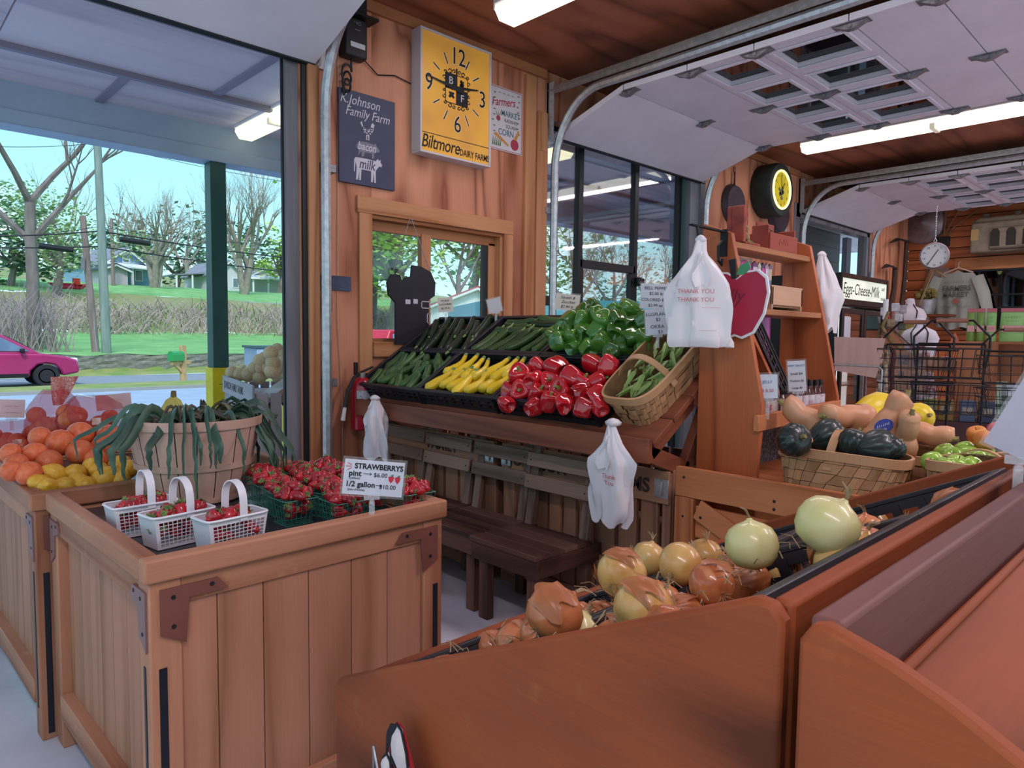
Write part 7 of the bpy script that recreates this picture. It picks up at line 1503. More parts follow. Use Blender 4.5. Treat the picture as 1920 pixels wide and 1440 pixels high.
def spag():
    b = B(); b.lathe([(.004, -.11), (.035, -.1), (.06, -.065), (.07, 0), (.064, .06), (.042, .095), (.01, .11)], 28, lambda a, t: 1+.015*math.cos(10*a)); o = b.build('spaghetti_squash', SPG, smooth=80); b = B(); b.tube([(0, 0, .105), (.003, 0, .125)], [.011, .008], 6); b.build('stem', STY, o); return o
sq = Stock([spag]); 
for (x, y, t, e, lb) in ((1637, 768, 2.85, (1.2, .0, 1.2), 'yellow spaghetti squash at the top of the pile'), (1618, 792, 2.8, (1.4, .2, .7), 'yellow spaghetti squash half hidden in the middle'), (1712, 785, 2.85, (1.3, .3, -.8), 'yellow spaghetti squash behind the butternuts at the right')): T(sq.get(0, Matrix.Translation(atd(x, y, t)) @ Euler(e).to_matrix().to_4x4() @ Matrix.Diagonal((.9, .9, .9, 1))), lb, 'spaghetti squash', 'yellow spaghetti squash')
def apple(mat, nm, rr=.036):
    def mk():
        b = B(); b.lathe([(.003, -.026), (.012, -.032), (.024, -.029), (.034, -.012), (.037, .006), (.032, .022), (.02, .03), (.01, .028), (.002, .02)], 24, lambda a, t: 1+.02*math.cos(5*a)); o = b.build(nm, mat, smooth=80); b = B(); b.tube([(0, 0, .02), (.003, 0, .036)], .0018, 5); b.build('stem', STY, o); return o
    return mk
ag = Stock([apple(APG, 'green_apple')]); objs = []; ps = []
for x, y, dd in ((1748, 866, 38), (1786, 858, 44), (1794, 872, 46), (1815, 855, 38), (1838, 862, 40), (1845, 852, 36), (1770, 875, 36), (1822, 876, 36), (1862, 868, 36), (1808, 845, 34), (1772, 850, 34)):
    p = atz(x, y, .90-.0008*(y-855)); objs.append(ag.get(0, Matrix.Translation(p) @ Euler((RND.uniform(-.7, .7), RND.uniform(-.7, .7), RND.uniform(0, 6))).to_matrix().to_4x4())); ps.append(p)
pile(objs, ps, 'shiny green apple', 'apple', 'in the round basket', 'green apples in the round basket', 2)
pe = Stock([apple(pm('peach_skin', '#d99a4a', '#c9783c', sc=5, rough=.5, c3='#e0b060'), 'peach'), apple(pm('tomato_skin', '#b8222a', '#c83230', sc=4, rough=.2, coat=.4), 'tomato')])
for (x, y, k, dd, lb) in ((1832, 815, 0, 36, 'orange peach at the left of the far basket'), (1848, 826, 0, 40, 'orange peach in front of the other in the far basket'), (1868, 805, 1, 32, 'red tomato at the right of the peaches'), (1880, 812, 1, 32, 'red tomato partly behind the clear card holder'), (1862, 818, 1, 28, 'red tomato between peach and tomatoes')): T(pe.get(k, Matrix.Translation(atd(x, y, .075*FPX/dd)) @ Euler((.3, .4, x)).to_matrix().to_4x4()), lb, 'peach' if k == 0 else 'tomato', 'fruit in the far basket')
# ================================================================ the far aisle
# glass door cooler with lit sign
fr = E('display_cooler', (6.68, 2.6, 0), label='black two door cooler with a lit hand lettered header sign', cat='cooler')
BLK = pm('cooler_black', '#1c171c', rough=.35); b = B(); b.box((0, 0, 0), (1.25, .7, .12)); b.box((0, 0, .12), (.05, .7, 1.93)); b.box((1.2, 0, .12), (1.25, .7, 1.93)); b.box((.05, 0, 1.62), (1.2, .7, 1.93)); b.box((.05, .66, .12), (1.2, .7, 1.62)); b.build('cabinet', BLK, fr, bevel=.01)
b = B(); b.box((.03, -.02, 1.69), (1.22, -.002, 1.885)); sgn = b.build('lit_header', pm('header_lit', '#dfe9d8', '#e8f0e0', sc=2, rough=.3, emit=.55), fr); b = B(); b.box((.0, -.03, 1.885), (1.25, -.002, 1.93)); b.box((0, -.03, 1.64), (1.25, -.002, 1.69)); b.box((0, -.03, 1.69), (.03, -.002, 1.885)); b.box((1.22, -.03, 1.69), (1.25, -.002, 1.885)); b.build('header_frame', BLK, fr)
text('Eggs-Cheese-Milk', .155, INK, sgn, .54, 1.785, 'script_lettering', shear=.25, y=-.0205, sx=.86); text('and', .06, INK, sgn, 1.12, 1.83, y=-.0205, shear=.2); text('more', .06, INK, sgn, 1.13, 1.73, y=-.0205, shear=.2)
for x0, x1 in ((.06, .61), (.63, 1.19)):
    b = B(); b.box((x0, -.03, .14), (x0+.05, -.001, 1.6)); b.box((x1-.05, -.03, .14), (x1, -.001, 1.6)); b.box((x0+.05, -.03, 1.55), (x1-.05, -.001, 1.6)); b.box((x0+.05, -.03, .14), (x1-.05, -.001, .2)); d_ = b.build('door', BLK, fr, bevel=.004); b = B(); b.box((x0+.05, -.02, .2), (x1-.05, -.016, 1.55)); b.build('pane', glass('cooler_glass', op=.06), d_); b = B(); b.box((x1-.045 if x0 < .3 else x0+.015, -.06, .7), (x1-.02 if x0 < .3 else x0+.04, -.03, 1.2)); b.build('handle', STEEL, d_)
b = B(); b.box((.05, .6, .12), (1.2, .655, 1.62)); b.build('lit_back', pm('cooler_inside', '#cfcfba', '#dcdccb', sc=2, rough=.5, emit=.35), fr); b = B(); [b.box((.06, .05, z), (1.19, .6, z+.015)) for z in (.5, .85, 1.2)]; b.build('wire_shelf', STEEL, fr)
b = B(); b.tube([(.9, .3, .15), (.9, .3, 1.55)], .08, 12); b.build('lit_tube', pm('cooler_tube', '#e8ecec', rough=.3, emit=.8), fr); B().box((.1, -.036, 1.3), (.25, -.031, 1.52)).build('taped_note', CARD, fr)
# mauve panel seen from behind on its wire stand
pn = E('sign_panel', mw=facing(atd(1612, 672, 5.0)), label='plain mauve tan sign panel seen from behind on a wire stand', cat='sign panel'); k = 5.0/FPX
b = B(); b.prism([(-45*k, 40*k), (41*k, 38*k), (34*k, -10*k), (28*k, -36*k), (-42*k, -24*k)], -.004, .004); b.build('panel', pm('mauve_card', '#b3958c', '#a98a84', sc=3, rough=.8, stretch=(8, 1, 1)), pn, smooth=0); b = B(); b.tube([(-44*k, -.008, -12*k), (32*k, -.008, -14*k), (38*k, -.008, -20*k), (36*k, -.008, -1.0)], .006, 6); b.tube([(30*k, -.008, -40*k), (37*k, -.008, -40*k)], .006, 6); b.build('wire_stand', STEEL, pn)
# hanging dial scale
hs = E('hanging_scale', mw=facing(atd(1752, 480, 6.5)), label='round white dial scale hanging by a chain from the light', cat='scale'); r = .117; b = B(); b.M = Matrix.Rotation(PI/2, 4, 'X'); b.lathe([(.002, -.06), (r, -.06), (r+.006, -.02), (r+.006, .03), (r-.004, .036)], 36); b.lathe([(r-.006, .03), (r+.004, .04), (r-.006, .046)], 36, caps=False); b.build('case', pm('scale_case', '#8f7f84', rough=.4, metal=.6), hs)
b = B(); b.M = Matrix.Rotation(PI/2, 4, 'X'); b.lathe([(.001, .034), (r-.004, .034), (r-.004, .037), (.001, .037)], 36); dl = b.build('dial', pm('dial_white', '#d9d6da', rough=.4), hs)
for i in range(10): a = PI/2-i*2*PI/10; text(str(i*2 if i else 0), .024, INK, dl, .088*math.cos(a), .088*math.sin(a), 'numeral', y=-.0385)
b = B(); b.bar((.03, -.04, .055), (-.055, -.04, -.085), .006, .002, up=(0, 1, 0)); b.build('pointer', INK, dl, smooth=0); b = B()
for i in range(14): b.tube([(0, 0, .16+i*.022), (0, 0, .176+i*.022)], .007 if i % 2 else .005, 5)
b.tube([(.0, 0, .115), (.012, 0, .14), (0, 0, .165), (-.012, 0, .14)], .005, 6, closed=True); b.build('chain', STEEL, hs)
b = B(); b.tube([(0, 0, -.12), (-.1, 0, -.45)], .008, 6); b.tube([(0, 0, -.12), (.1, 0, -.2)], .008, 6); b.build('hanger_bar', pm('scale_brass', '#8f6f48', rough=.5), hs)
# mannequin torsos
for (px, py, t, apron, lb) in ((1704, 622, 7.6, 0, 'white mannequin torso with an olive apron bib'), (1722, 668, 6.6, 1, 'white mannequin torso wearing a strawberry print apron')):
    m = E('mannequin', mw=facing(atd(px, py, t)), label=lb, cat='mannequin', group='dress form torsos in the far aisle'); MW = pm('mannequin_white', '#bcb2bd', '#cbc2cc', sc=3, rough=.6) if not apron else pm('mannequin_white2', '#d3d0dc', rough=.6)
    b = B(); b.lathe([(.13, -.42), (.15, -.3), (.12, -.1), (.14, .08), (.165, .17), (.13, .24), (.05, .28), (.042, .34), (.035, .36), (.002, .365)], 28, lambda a, tt: 1 if 1 else 0); [setattr(q, 'y', q.y*.65) for q in b.v]; b.build('torso', MW, m, smooth=80)
    b = B(); b.grid(lambda u, v: ((u-.5)*(.14+.2*v), -.107-.014*math.cos((u-.5)*3)-.005*math.sin(16*u), .12-.5*v), 12, 10); b.build('apron', pm('apron_berry', '#c9c2cc', '#a8555c', sc=26, rough=.8, lo=.52, hi=.6, c3='#5a6a58') if apron else pm('apron_olive', '#6d6a42', '#7d7a50', sc=8, rough=.8), m, smooth=80)
    b = B(); [b.tube([(s_*.06, -.12, .11), (s_*.07, -.09, .22), (s_*.03, -.02, .3)], .006, 6) for s_ in (-1, 1)]; b.build('strap', INK, m); b = B(); b.tube([(0, 0, -.42), (0, 0, -1.1)], .02, 8); b.build('stand_pole', DSTEEL, m)
    if not apron: b = B(); b.box((-.03, -.127, .0), (.07, -.122, .09)); b.build('printed_patch', pm('patch_gold', '#a08a3a', '#6a5a2a', sc=30, rough=.7), m)
# wooden cabinet with bags of coffee on top, loaves and boxes
cbm = facing(atd(1845, 640, 5.5)); cb = E('open_cabinet', mw=cbm, label='pine open cabinet with green coffee bags on top', cat='cabinet'); k = 5.5/FPX
FIR = {a: wood('cabinet_fir_'+a, '#b67b4e', '#8b5530', a, freq=9, fine=.45, stretch=.08, sc=4) for a in 'xz'}
b = B(); b.box((-40*k, -.02, -1.25), (23*k, 0, -.0)); b.box((-40*k, 0, -1.25), (-38*k, .45, 0)); b.build('side_panel', FIR['z'], cb); b = B(); b.box((23*k, -.0, -.02), (1.0, .5, .0)); b.box((23*k, 0, -1.25), (1.0, .4, -1.2)); b.box((23*k, .0, -.66), (1.0, .5, -.64)); b.box((-38*k, 0, -.02), (23*k, .5, 0)); b.build_each('shelf_board', FIR['x'], cb); b = B(); b.box((23*k, .48, -1.2), (1.0, .5, -.02)); b.build('back_panel', FIR['z'], cb)
b = B(); b.box((-6*k, -.024, -.26), (-3*k, -.0205, -.12)); b.build('hand_hole', pm('hole_dark', '#3a2418', rough=.9), cb)
objs = []
for i, (x, col, lb) in enumerate(((-22, 0, 'leftmost dark green coffee bag on the cabinet'), (-7, 0, 'second green coffee bag on the cabinet'), (10, 1, 'light green coffee bag third from the left on the cabinet'), (43, 1, 'wide light green coffee bag facing the aisle on the cabinet'), (70, 2, 'orange coffee bag at the right of the green ones'), (94, 2, 'orange coffee bag at the right edge'))):
    wd = (.03, .03, .036, .088, .05, .05)[i]; o = E('coffee_bag', mw=cbm @ Matrix.Translation((x*k, .1, .001)), label=lb, cat='coffee bag', group='coffee bags on the cabinet'); m = [pm('bag_green_dark', '#6f8f3a', '#7d9d48', sc=6, rough=.4), pm('bag_green', '#86b866', '#93c474', sc=6, rough=.4), pm('bag_orange', '#c97a2c', '#d68a3a', sc=6, rough=.4)][col]
    b = B(); b.grid(lambda u, v: (wd*math.cos(2*PI*u)*(1-.1*v), .035*math.sin(2*PI*u)*(1-.92*v**2), .245*v), 20, 8); b.build('pouch', m, o, smooth=70); yb = -.037
    b = B(); b.box((-wd*.92, -.012, .232), (wd*.92, .008, .262)); b.build('red_top', pm('bag_top_red', '#b8606a', rough=.5), o); b = B(); b.box((-wd*.8, yb-.001, .075), (wd*.8, yb, .125)); lbx = b.build('pink_label', pm('bag_pink', '#d99a9a', rough=.5), o)
    if i > 1 and i < 4: marks(lbx, INK, 0, .1, wd*1.3, .03, 7, yb-.0015); marks(o, pm('bag_ink', '#2f4a34', rough=.6), 0, .19, wd*1.2, .028, 6, -.028); marks(o, pm('bag_ink', '#2f4a34', rough=.6), 0, .16, wd*1.0, .02, 6, -.033)
orn = E('garlic_ornament', mw=cbm @ Matrix.Translation((-46*k, -.05, -.02)), label='red and white onion shaped ornament at the cabinet corner', cat='ornament'); b = B(); b.prism([(.0, .09), (.02, .05), (.035, .0), (.02, -.045), (.0, -.05), (-.02, -.045), (-.035, 0), (-.02, .05)], -.006, .0); b.build('ornament', pm('orn_red', '#c87a5a', '#b04a3c', sc=30, rough=.5, stretch=(3, 1, .3)), orn, smooth=0)
for i, (x, z, w_, h_, m, lb, ct) in enumerate(((30, -.28, .06, .2, pm('box_mint', '#bfd6c0', rough=.5), 'tall mint paper bag on the cabinet shelf', 'bag'), (44, -.5, .075, .3, pm('box_white', '#c9cfe0', '#aab4d0', sc=9, rough=.5), 'pale blue striped box on the cabinet shelf', 'box'), (33, -1.1, .09, .28, pm('box_blue', '#7a9ac8', '#54709a', sc=14, rough=.5), 'blue printed bag low in the cabinet', 'bag'), (54, -1.1, .09, .25, pm('box_navy', '#3f4a68', '#5a6a8c', sc=14, rough=.5), 'dark blue bag low in the cabinet', 'bag'))):
    base = -.639 if z > -.6 else -1.199; o = E('boxed_goods', mw=cbm @ Matrix.Translation((x*k, .15, base)), label=lb, cat=ct); b = B(); b.box((-w_/1.3, -.04, 0), (w_/1.3, .05, h_*1.6 if i == 0 else h_)); b.build('pack', m, o, bevel=.006); b = B(); b.box((-w_/1.6, -.042, h_*.55), (w_/1.6, -.0405, h_*.7)); b.build('printed_band', pm('band_ink', '#4a6a5a', rough=.6), o, smooth=0)
# bread table and loaves
bt = E('bread_shelf', mw=facing(atd(1740, 690, 5.9)), label='pale shelf carrying wrapped loaves beside the cabinet', cat='shelf'); k2 = 5.9/FPX; b = B(); b.box((-20*k2, 0, -.03), (45*k2, .4, .0)); b.box((-20*k2, .1, -.62), (45*k2, .4, -.6)); b.box((-20*k2, 0, -1.1), (-18*k2, .4, -.03)); b.box((43*k2, 0, -1.1), (45*k2, .4, -.03)); b.build('board', FIR['x'], bt)
LOAF = pm('loaf_wrap', '#c9a992', '#b08a70', sc=9, rough=.3, coat=.4, c3='#dcd0d0'); bm = bt.matrix_world.copy()
for i, (x, z, lb) in enumerate(((-8, .002, 'wrapped loaf at the left of the bread shelf'), (8, .002, 'wrapped loaf in the middle of the bread shelf'), (30, .002, 'large wrapped loaf at the right of the bread shelf'), (2, -.598, 'wrapped pink loaf on the lower bread shelf'))):
    o = E('wrapped_loaf', mw=bm @ Matrix.Translation((x*k2, .14, z)), label=lb, cat='bread', group='wrapped loaves'); b = B(); s_ = (.035, .04, .062, .06)[i]; b.prism([(-s_, 0), (s_, 0), (s_*1.12, .05), (s_*.9, .085), (0, .1), (-s_*.9, .085), (-s_*1.12, .05)], -.08, .1); b.build('loaf', LOAF, o, bevel=.012, smooth=60)
    b = B(); b.tube([(s_*1.05, 0, .05), (s_*1.35, 0, .06)], [.008, .02], 8); b.build('twisted_end', film('wrap_clear', '#e6dcdc', .5, .2), o)
# wire shopping baskets stacked on stands
def wire_basket(mw, label, top=True):
    rt = E('wire_basket', mw=mw, label=label, cat='wire basket', group='black wire shopping baskets'); WM = pm('wire_black', '#201a1e', rough=.45, metal=.4); w, d, h = .22, .14, .2
    def P(x, y, z): k_ = .86+.14*z/h; return V((x*k_, y*k_, z))
    b = B()
    for z in (0, .066, .133, .2): b.tube([P(-w, -d, z), P(w, -d, z), P(w, d, z), P(-w, d, z)], .0028 if z < .2 else .0045, 5, closed=True)
    for i in range(7): x = -w+2*w*i/6; b.tube([P(x, -d, h), P(x, -d, 0), P(x, d, 0), P(x, d, h)], .0022, 4)
    for i in range(1, 4): y = -d+2*d*i/4; b.tube([P(-w, y, h), P(-w, y, 0), P(w, y, 0), P(w, y, h)], .0022, 4)
    b.build('wire_body', WM, rt, smooth=60)
    if top:
        b = B(); b.tube([(-w, 0, h), (-w*1.0, 0, h+.08), (-w*.55, 0, h+.19), (w*.55, 0, h+.19), (w, 0, h+.08), (w, 0, h)], .008, 7); b.build('bail', WM, rt); b = B(); b.tube([(-w*.42, 0, h+.19), (w*.42, 0, h+.19)], .015, 10); b.build('wooden_grip', pm('grip_wood', '#8a5a48', rough=.5), rt)
    return rt
k3 = 4.9/FPX; wb = None
for j, (px, py, lb) in enumerate(((1718, 700, 'left stack'), (1780, 700, 'middle stack'), (1905, 712, 'right stack'))):
    m = facing(atd(px, py, 4.9-.15*(j == 1)+.1*(j == 2))); 
    for i, z in enumerate((-.03, -.27)):
        mw = m @ Matrix.Translation((0, 0, z)) @ Matrix.Rotation(.25*(j-1)+.1*i, 4, 'Z')
        if wb is None: wb = wire_basket(mw, 'topmost black wire basket of the left stack')
        else: dup(wb, mw, f'{("topmost", "second", "third")[i]} black wire basket of the {lb}') if i == 0 else wire_basket(mw, f'{("topmost", "second", "third")[i]} black wire basket of the {lb}', False)
    st_ = E('basket_stand', mw=m @ Matrix.Translation((0, .16, -.5)), label=f'black wire stand under the {lb} of baskets', cat='stand', group='stands under the wire baskets'); b = B(); z0 = -(m.translation.z-.5)
    for x in (-.2, .2): b.tube([(x, 0, .7), (x, 0, z0), (x, -.3, z0)], .008, 6)
    b.tube([(-.2, 0, .7), (.2, 0, .7)], .008, 6); b.tube([(-.2, -.3, z0), (.2, -.3, z0)], .008, 6); b.build('frame', pm('wire_black', '#201a1e', rough=.45, metal=.4), st_)
# paper bags, birdhouse, sausages, ornaments on the left of the baskets
for i, (px, py, t, w_, h_, lb) in enumerate(((1692, 696, 5.2, .1, .3, 'brown paper bag in the left wire basket'), (1718, 700, 5.15, .11, .3, 'second brown paper bag beside it in the wire basket'))):
    o = E('paper_bag', mw=facing(atd(px, py, t)), label=lb, cat='paper bag'); b = B(); b.prism([(-w_/2, -h_/2), (w_/2, -h_/2), (w_/2, h_/2*.8), (w_*.42, h_/2), (-w_*.45, h_/2)], -.03, .03); b.build('bag', pm('kraft', '#b0917f', '#a38472', sc=4, rough=.8), o, smooth=0); b = B(); b.box((-w_*.35, -.032, .05), (w_*.35, -.0305, .12)); b.box((-w_*.25, -.032, -.06), (w_*.1, -.0305, .0)); b.build('printed_label', pm('kraft_print', '#8a7f86', '#6a5a60', sc=30, rough=.6), o, smooth=0)
bh = E('birdhouse', mw=facing(atd(1668, 655, 5.6)), label='small brown birdhouse with a rope beside the mannequins', cat='birdhouse'); b = B(); b.prism([(-.1, -.12), (.1, -.12), (.1, .06), (0, .16), (-.1, .06)], -.08, .08); b.build('box', FIR['z'], bh, smooth=0); b = B(); b.prism([(-.13, .04), (0, .17), (0, .185), (-.14, .045)], -.1, .1); b.prism([(.13, .04), (0, .17), (0, .185), (.14, .045)], -.1, .1); b.build('roof', pm('birdhouse_roof', '#7a5236', '#5f3c26', sc=8, rough=.8), bh, smooth=0); b = B(); b.tube([(-.02, -.1, .3), (-.06, -.1, .18), (.02, -.1, .05), (.16, -.1, -.04), (.2, -.08, .02)], .012, 6); b.build('rope', STRW, bh); b = B(); b.tube([(0, -.085, 0), (0, -.08, 0)], .025, 12); b.build('entry_hole', INK, bh)
for i, (px, py, t, lb) in enumerate(((1648, 715, 5.0, 'left speckled stick hanging by the mauve panel'), (1660, 715, 5.0, 'second speckled stick hanging by the mauve panel'), (1672, 718, 5.0, 'dark red stick hanging right of the speckled ones'))):
    o = E('wrapped_stick', mw=facing(atd(px, py, t)), label=lb, cat='stick', group='sticks hanging by the panel'); b = B(); b.tube([(.005*math.sin(j*1.7), 0, .24-.06*j) for j in range(9)], [.014+.004*(j % 2) for j in range(9)], 8); b.build('stick', pm('speckled', '#c9b8a0', '#5a3a30', sc=30, rough=.6) if i < 2 else pm('dark_stick', '#5a2a2c', '#3c1e20', sc=20, rough=.6), o)
og = E('gift_display', mw=facing(atd(1664, 610, 6.0)), label='crowded rack of small gifts, ribbon and white candle by the mannequins', cat='gift display'); r2 = random.Random(2)
for i in range(14):
    b = B(); x, z = r2.uniform(-.12, .12), r2.uniform(-.2, .15); b.box((x-.03, -.03-.02*i % .1, z-.03), (x+.03, .0, z+.04)); b.build('small_gift', pm('gift_%d' % (i % 5), ('#b9aab0', '#8a3a40', '#d6d0d4', '#5a5a48', '#a08a6a')[i % 5], ('#8a7f86', '#6a2a30', '#b9b2b8', '#3a3c34', '#7a664a')[i % 5], sc=30, rough=.6), og, bevel=.006)
b = B(); b.tube([(-.02, -.06, .05), (-.02, -.06, .22)], .022, 12); b.build('white_candle', WHITE, og); b = B(); b.tube([(0, -.07, .1), (.03, -.07, 0), (.0, -.07, -.1)], .008, 5, flat=.4); b.build('ribbon', RED, og); b = B(); b.tube([(0, 0, -.2), (0, 0, -1.25)], .03, 8); b.build('stand_pole', DSTEEL, og)
fd_ = E('floor_display', mw=facing(atd(1728, 775, 5.3)), label='low dark shelf of small boxes behind the wire baskets', cat='shelf'); b = B(); b.box((-.35, .1, -.75), (.5, .5, -.06)); b.build('shelf_body', pm('dark_maroon', '#4a2428', '#3a1c20', sc=4, rough=.6), fd_)
for i, (x, c, lb) in enumerate(((-.25, '#6b5f62', 'grey box'), (-.1, '#574a4e', 'dark box'), (.05, '#6f7a3e', 'olive green carton'), (.16, '#8a6a34', 'amber carton'), (.3, '#4a5a7a', 'slate blue carton'), (.42, '#39415a', 'navy carton'))): o = E('carton', mw=fd_.matrix_world @ Matrix.Translation((x, .2, -.059)), label=lb+' on the low shelf behind the wire baskets', cat='carton', group='cartons on the low shelf'); B().box((-.05, -.05, 0), (.05, .05, .16)).build('carton', pm('carton_%d' % i, c, rough=.5), o, bevel=.004); B().box((-.035, -.052, .06), (.035, -.0505, .11)).build('printed_patch', pm('carton_print', '#a8a090', '#8a8074', sc=30, rough=.6), o, smooth=0)
# ================================================================ outside the left doorway: melon bin, yellow guard, bag roll
mb = E('melon_bin', (2.08, 5.62, -.1), label='whitewashed slatted bin of melons under the porch', cat='produce bin'); LIM = {a: wood('lime_slat_'+a, '#b3aeb2', '#8f8a90', a, freq=5, fine=.5, stretch=.08, sc=4, tonev=.4, boost=1) for a in 'xyz'}
_a, _b = atz(421, 706, .92), atz(522, 741, .92); mbM = frame((_a.x, _a.y, -.13), (_b-_a), z=(0, 0, 1)); mb.matrix_world = mbM
b = B(); x = 0
while x < 1.3: wd = RND.uniform(.06, .09); b.tone = RND.uniform(-.3, .3); b.box((x, 0, .05), (min(1.3, x+wd), .016, 1.0)); b.box((x, .75, .05), (min(1.3, x+wd), .766, 1.0)); x += wd+.018
for i in range(8): b.tone = RND.uniform(-.3, .3); b.box((0, .02+i*.092, .05), (.016, .095+i*.092, 1.0)); b.box((1.284, .02+i*.092, .05), (1.3, .095+i*.092, 1.0))
b.build('slats', LIM['z'], mb, bevel=.002); b = B(); b.box((-.01, -.016, .92), (1.31, 0, 1.06)); b.box((-.01, -.016, .42), (1.31, 0, .5)); b.box((-.01, -.016, .06), (1.31, 0, .14)); rl = b.build('rail', LIM['x'], mb, bevel=.003); text('JOHNSON FAMILY FARMS', .085, pm('stencil', '#3a2c28', rough=.8), rl, .52, .99, y=-.0165, bold=.001, sx=.9); b = B(); b.box((.016, .016, .93), (1.284, .75, .945)); b.build('floor', LIM['x'], mb)
MEL = pm('melon_skin', '#b9a67e', '#d0bd98', sc=70, rough=.7, bump=.35, rnd=.1, det=2); ml = Stock([fruit('melon', MEL, .08, 1.0)])
mplaced(ml, [(436, 699, 26), (448, 702, 26), (464, 703, 26), (472, 706, 24), (486, 708, 26), (478, 690, 26), (488, 690, 26), (503, 690, 26), (487, 676, 26), (508, 662, 28), (497, 672, 26), (512, 680, 28), (510, 696, 28), (530, 665, 24), (532, 680, 26), (528, 693, 26), (535, 708, 26), (520, 655, 24), (496, 700, 24), (470, 694, 22), (456, 694, 22), (522, 706, 26)], .118, .16, 'tan netted melon', 'melon', 'on the whitewashed bin', 'melons on the porch bin', 4, 6)
ws = E('slant_stand', (2.2, 4.75, -.1), label='tan plywood slanted stand just outside the doorway', cat='stand'); TANP = wood('tan_plywood', '#c79a74', '#b08460', 'z', freq=4, fine=.3, stretch=.2, sc=2)
wsm = facing(atd(508, 770, 5.05)); k4 = 5.05/FPX; ws.matrix_world = wsm; b = B(); b.prism([(x*k4, z*k4) for x, z in ((-32, 0), (45, 52), (45, -5), (18, -5), (-2, 15), (38, -6), (38, -30), (20, -33), (-32, -32))], -.01, .01) if 0 else b.prism([(-32*k4, 4*k4), (32*k4, 50*k4), (32*k4, 20*k4), (4*k4, 2*k4), (24*k4, 2*k4), (24*k4, -34*k4), (-32*k4, -33*k4)], -.012, .012); b.build('cheek', TANP, ws, smooth=0)
b = B(); b.prism([(-22*k4, -33*k4), (-12*k4, -33*k4), (-12*k4, -200*k4), (-22*k4, -200*k4)], -.01, .01); b.prism([(-10*k4, -33*k4), (4*k4, -33*k4), (26*k4, -120*k4), (12*k4, -120*k4)], -.01, .01); b.build('leg', TANP, ws, smooth=0)
b = B(); p = aty(533, 830, YW+.16); q = aty(551, 760, YW+.16); b.box((p.x, YW+.15, -.1), (q.x, YW+.19, q.z)); T(b.build('yellow_guard_board', pm('guard_yellow2', '#d6cf3e', '#cfc636', sc=8, rough=.5)), 'narrow yellow painted board against the foot of the doorway jamb', 'board')
bg_ = E('bag_roll', mw=facing(atd(480, 745, 5.0)), label='clear produce bag pulled slantwise from its roll over the melon bin', cat='bag roll'); b = B(); b.grid(lambda u, v: ((-38+88*u)*k4+(.03-.06*v)*0, -.05-.01*math.sin(9*u), (-38+66*u)*k4+(v-.5)*(30-12*u)*k4), 12, 6); b.build('clear_bag', film('clear_bag', '#cfe6ea', .6, .25), bg_, smooth=70); marks(bg_, SGREY, 0, 0, .12, .05, 6, -.075, Matrix.Translation((-14*k4, 0, -20*k4)) @ Matrix.Rotation(R(-35), 4, 'Y'))
# folded red and black tote at the lower edge
_p = atx(737, 1364, .585); tm = frame((.607, _p.y+.01, _p.z-.075), (0, -1, 0), z=(0, 0, 1)) @ Matrix.Diagonal((.52, .52, .52, 1)); to = E('folded_tote', mw=tm, label='red and black folded tote with cream lining against the onion bin', cat='tote bag')
BLKF = pm('tote_black', '#1a1820', rough=.8); REDF = pm('tote_red', '#a81a24', '#971620', sc=6, rough=.7); CRMF = pm('tote_cream', '#cfc4c2', '#bfb0b0', sc=7, rough=.85)
for nm, pts, m, y in (('black_panel', [(-.07, .0), (-.065, .08), (-.045, .115), (-.01, .125), (.0, .0)], BLKF, -.004), ('red_panel', [(-.045, .02), (-.02, .1), (.005, .145), (.03, .14), (.09, .03), (.12, .0), (.12, -.1), (-.07, -.1)], REDF, -.012)):
    b = B(); b.prism(pts, y-.006, y); b.build(nm, m, to, smooth=0)
def lobe(pts, nm, m, y0, puff):
    n = len(pts); c = V((sum(p[0] for p in pts)/n, 0, sum(p[1] for p in pts)/n)); b = B(); vs = [V((c.x, y0-puff, c.z))]
    for f_ in (.55, 1.0): vs += [V((c.x+(x-c.x)*f_, y0-puff*(.75 if f_ < 1 else 0)-.006*math.sin(i*2), c.z+(z-c.z)*f_)) for i, (x, z) in enumerate(pts)]
    b.add(vs, [(0, 1+i, 1+(i+1) % n) for i in range(n)]+[(1+i, 1+n+i, 1+n+(i+1) % n, 1+(i+1) % n) for i in range(n)]); b.build(nm, m, to, smooth=80); b = B(); b.tube([V((x, y0-.004, z)) for x, z in pts], .004, 6, closed=True); b.build('black_binding', BLKF, to)
lobe([(-.02, .03), (-.012, .1), (.01, .145), (.035, .135), (.06, .075), (.07, .02), (.03, -.03)], 'cream_lining', CRMF, -.02, .02); lobe([(-.065, -.05), (-.055, .01), (-.035, .035), (-.015, .02), (-.005, -.05)], 'cream_lining', CRMF, -.026, .015)
b = B(); b.tube([(-.105, -.03, .0), (-.1, -.035, .03), (-.09, -.04, .035), (-.05, -.05, -.02), (.05, -.06, -.08)], .005, 6); b.tube([(-.105, -.03, .0), (-.105, -.03, -.3)], .005, 6); b.build('wire_holder', DSTEEL, to)
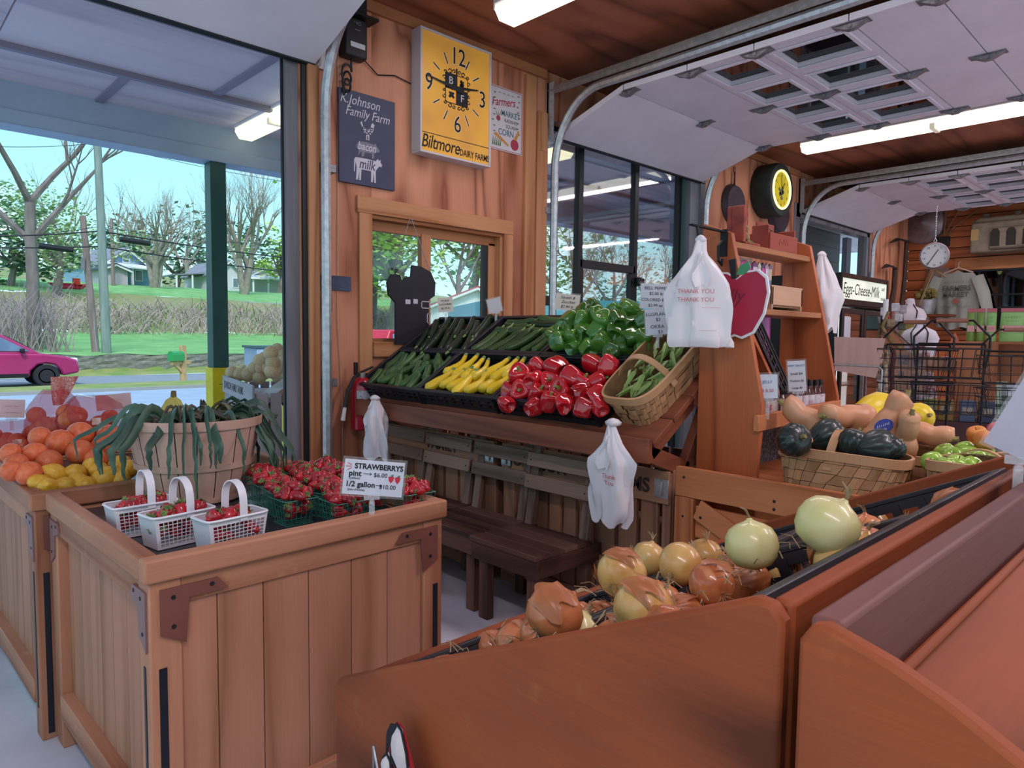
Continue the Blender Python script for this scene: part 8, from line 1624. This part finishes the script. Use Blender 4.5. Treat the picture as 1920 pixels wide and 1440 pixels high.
# ================================================================ light
w = bpy.data.worlds.new('world'); bpy.context.scene.world = w; w.use_nodes = True; nt = w.node_tree; bg = nt.nodes['Background']
tc = nt.nodes.new('ShaderNodeTexCoord'); sp = nt.nodes.new('ShaderNodeSeparateXYZ'); nt.links.new(tc.outputs[0], sp.inputs[0])
rm = nt.nodes.new('ShaderNodeValToRGB'); nt.links.new(sp.outputs[2], rm.inputs[0]); e = rm.color_ramp.elements
e[0].position = 0; e[0].color = lin('#bfe2ea'); e[1].position = .75; e[1].color = lin('#8fb8e8'); q = e.new(.14); q.color = lin('#9ed8e6'); q = e.new(.32); q.color = lin('#86c8de')
mp = nt.nodes.new('ShaderNodeMapping'); mp.inputs[3].default_value = (1, 1, 3.2); nt.links.new(tc.outputs[0], mp.inputs[0])
ns = nt.nodes.new('ShaderNodeTexNoise'); ns.inputs['Scale'].default_value = 3.1; ns.inputs['Detail'].default_value = 7; ns.inputs['Roughness'].default_value = .55; nt.links.new(mp.outputs[0], ns.inputs[0])
cr = nt.nodes.new('ShaderNodeValToRGB'); nt.links.new(ns.outputs[0], cr.inputs[0]); cr.color_ramp.elements[0].position = .5; cr.color_ramp.elements[1].position = .66
mx = nt.nodes.new('ShaderNodeMix'); mx.data_type = 'RGBA'; nt.links.new(cr.outputs[0], mx.inputs[0]); nt.links.new(rm.outputs[0], mx.inputs[6]); mx.inputs[7].default_value = (.72, .76, .8, 1)
nt.links.new(mx.outputs[2], bg.inputs[0]); bg.inputs[1].default_value = 1.7
sd = bpy.data.lights.new('sun', 'SUN'); so = bpy.data.objects.new('sun', sd); COL.objects.link(so); sd.energy = 2.6; sd.angle = R(12); sd.color = (1, .97, .92); so.rotation_euler = (R(42), 0, R(-25))
def area(loc, sx, sy, en, col=(1, .86, .95), rot=(0, 0, 0)):
    l = bpy.data.lights.new('shop_and_fill_light', 'AREA'); l.shape = 'RECTANGLE'; l.size = sx; l.size_y = sy; l.energy = en; l.color = col
    o = bpy.data.objects.new('shop_and_fill_light', l); COL.objects.link(o); o.location = loc; o.rotation_euler = rot
for (x, y) in ((3.08, 2.08), (7.38, 2.06), (11.6, 2.0)): area((x, y, 3.25), .17, 2.4, 20)
for (x, y) in ((3.08, -1.2), (7.38, -1.2), (11.6, -1.2), (-.6, -1.0), (-.6, 2.0)): area((x, y, 3.25), .17, 2.4, 70)  # added fill lamps out of view, no fixtures belong to them
sc = bpy.context.scene
sc.view_settings.view_transform = 'Standard'; sc.view_settings.look = 'None'; sc.view_settings.exposure = 0; sc.view_settings.gamma = 1
sc.cycles.max_bounces = 7; sc.cycles.diffuse_bounces = 4; sc.cycles.glossy_bounces = 3; sc.cycles.transmission_bounces = 5; sc.cycles.transparent_max_bounces = 12
sc.cycles.caustics_reflective = False; sc.cycles.caustics_refractive = False; sc.cycles.sample_clamp_indirect = 4
sc.cycles.use_denoising = True
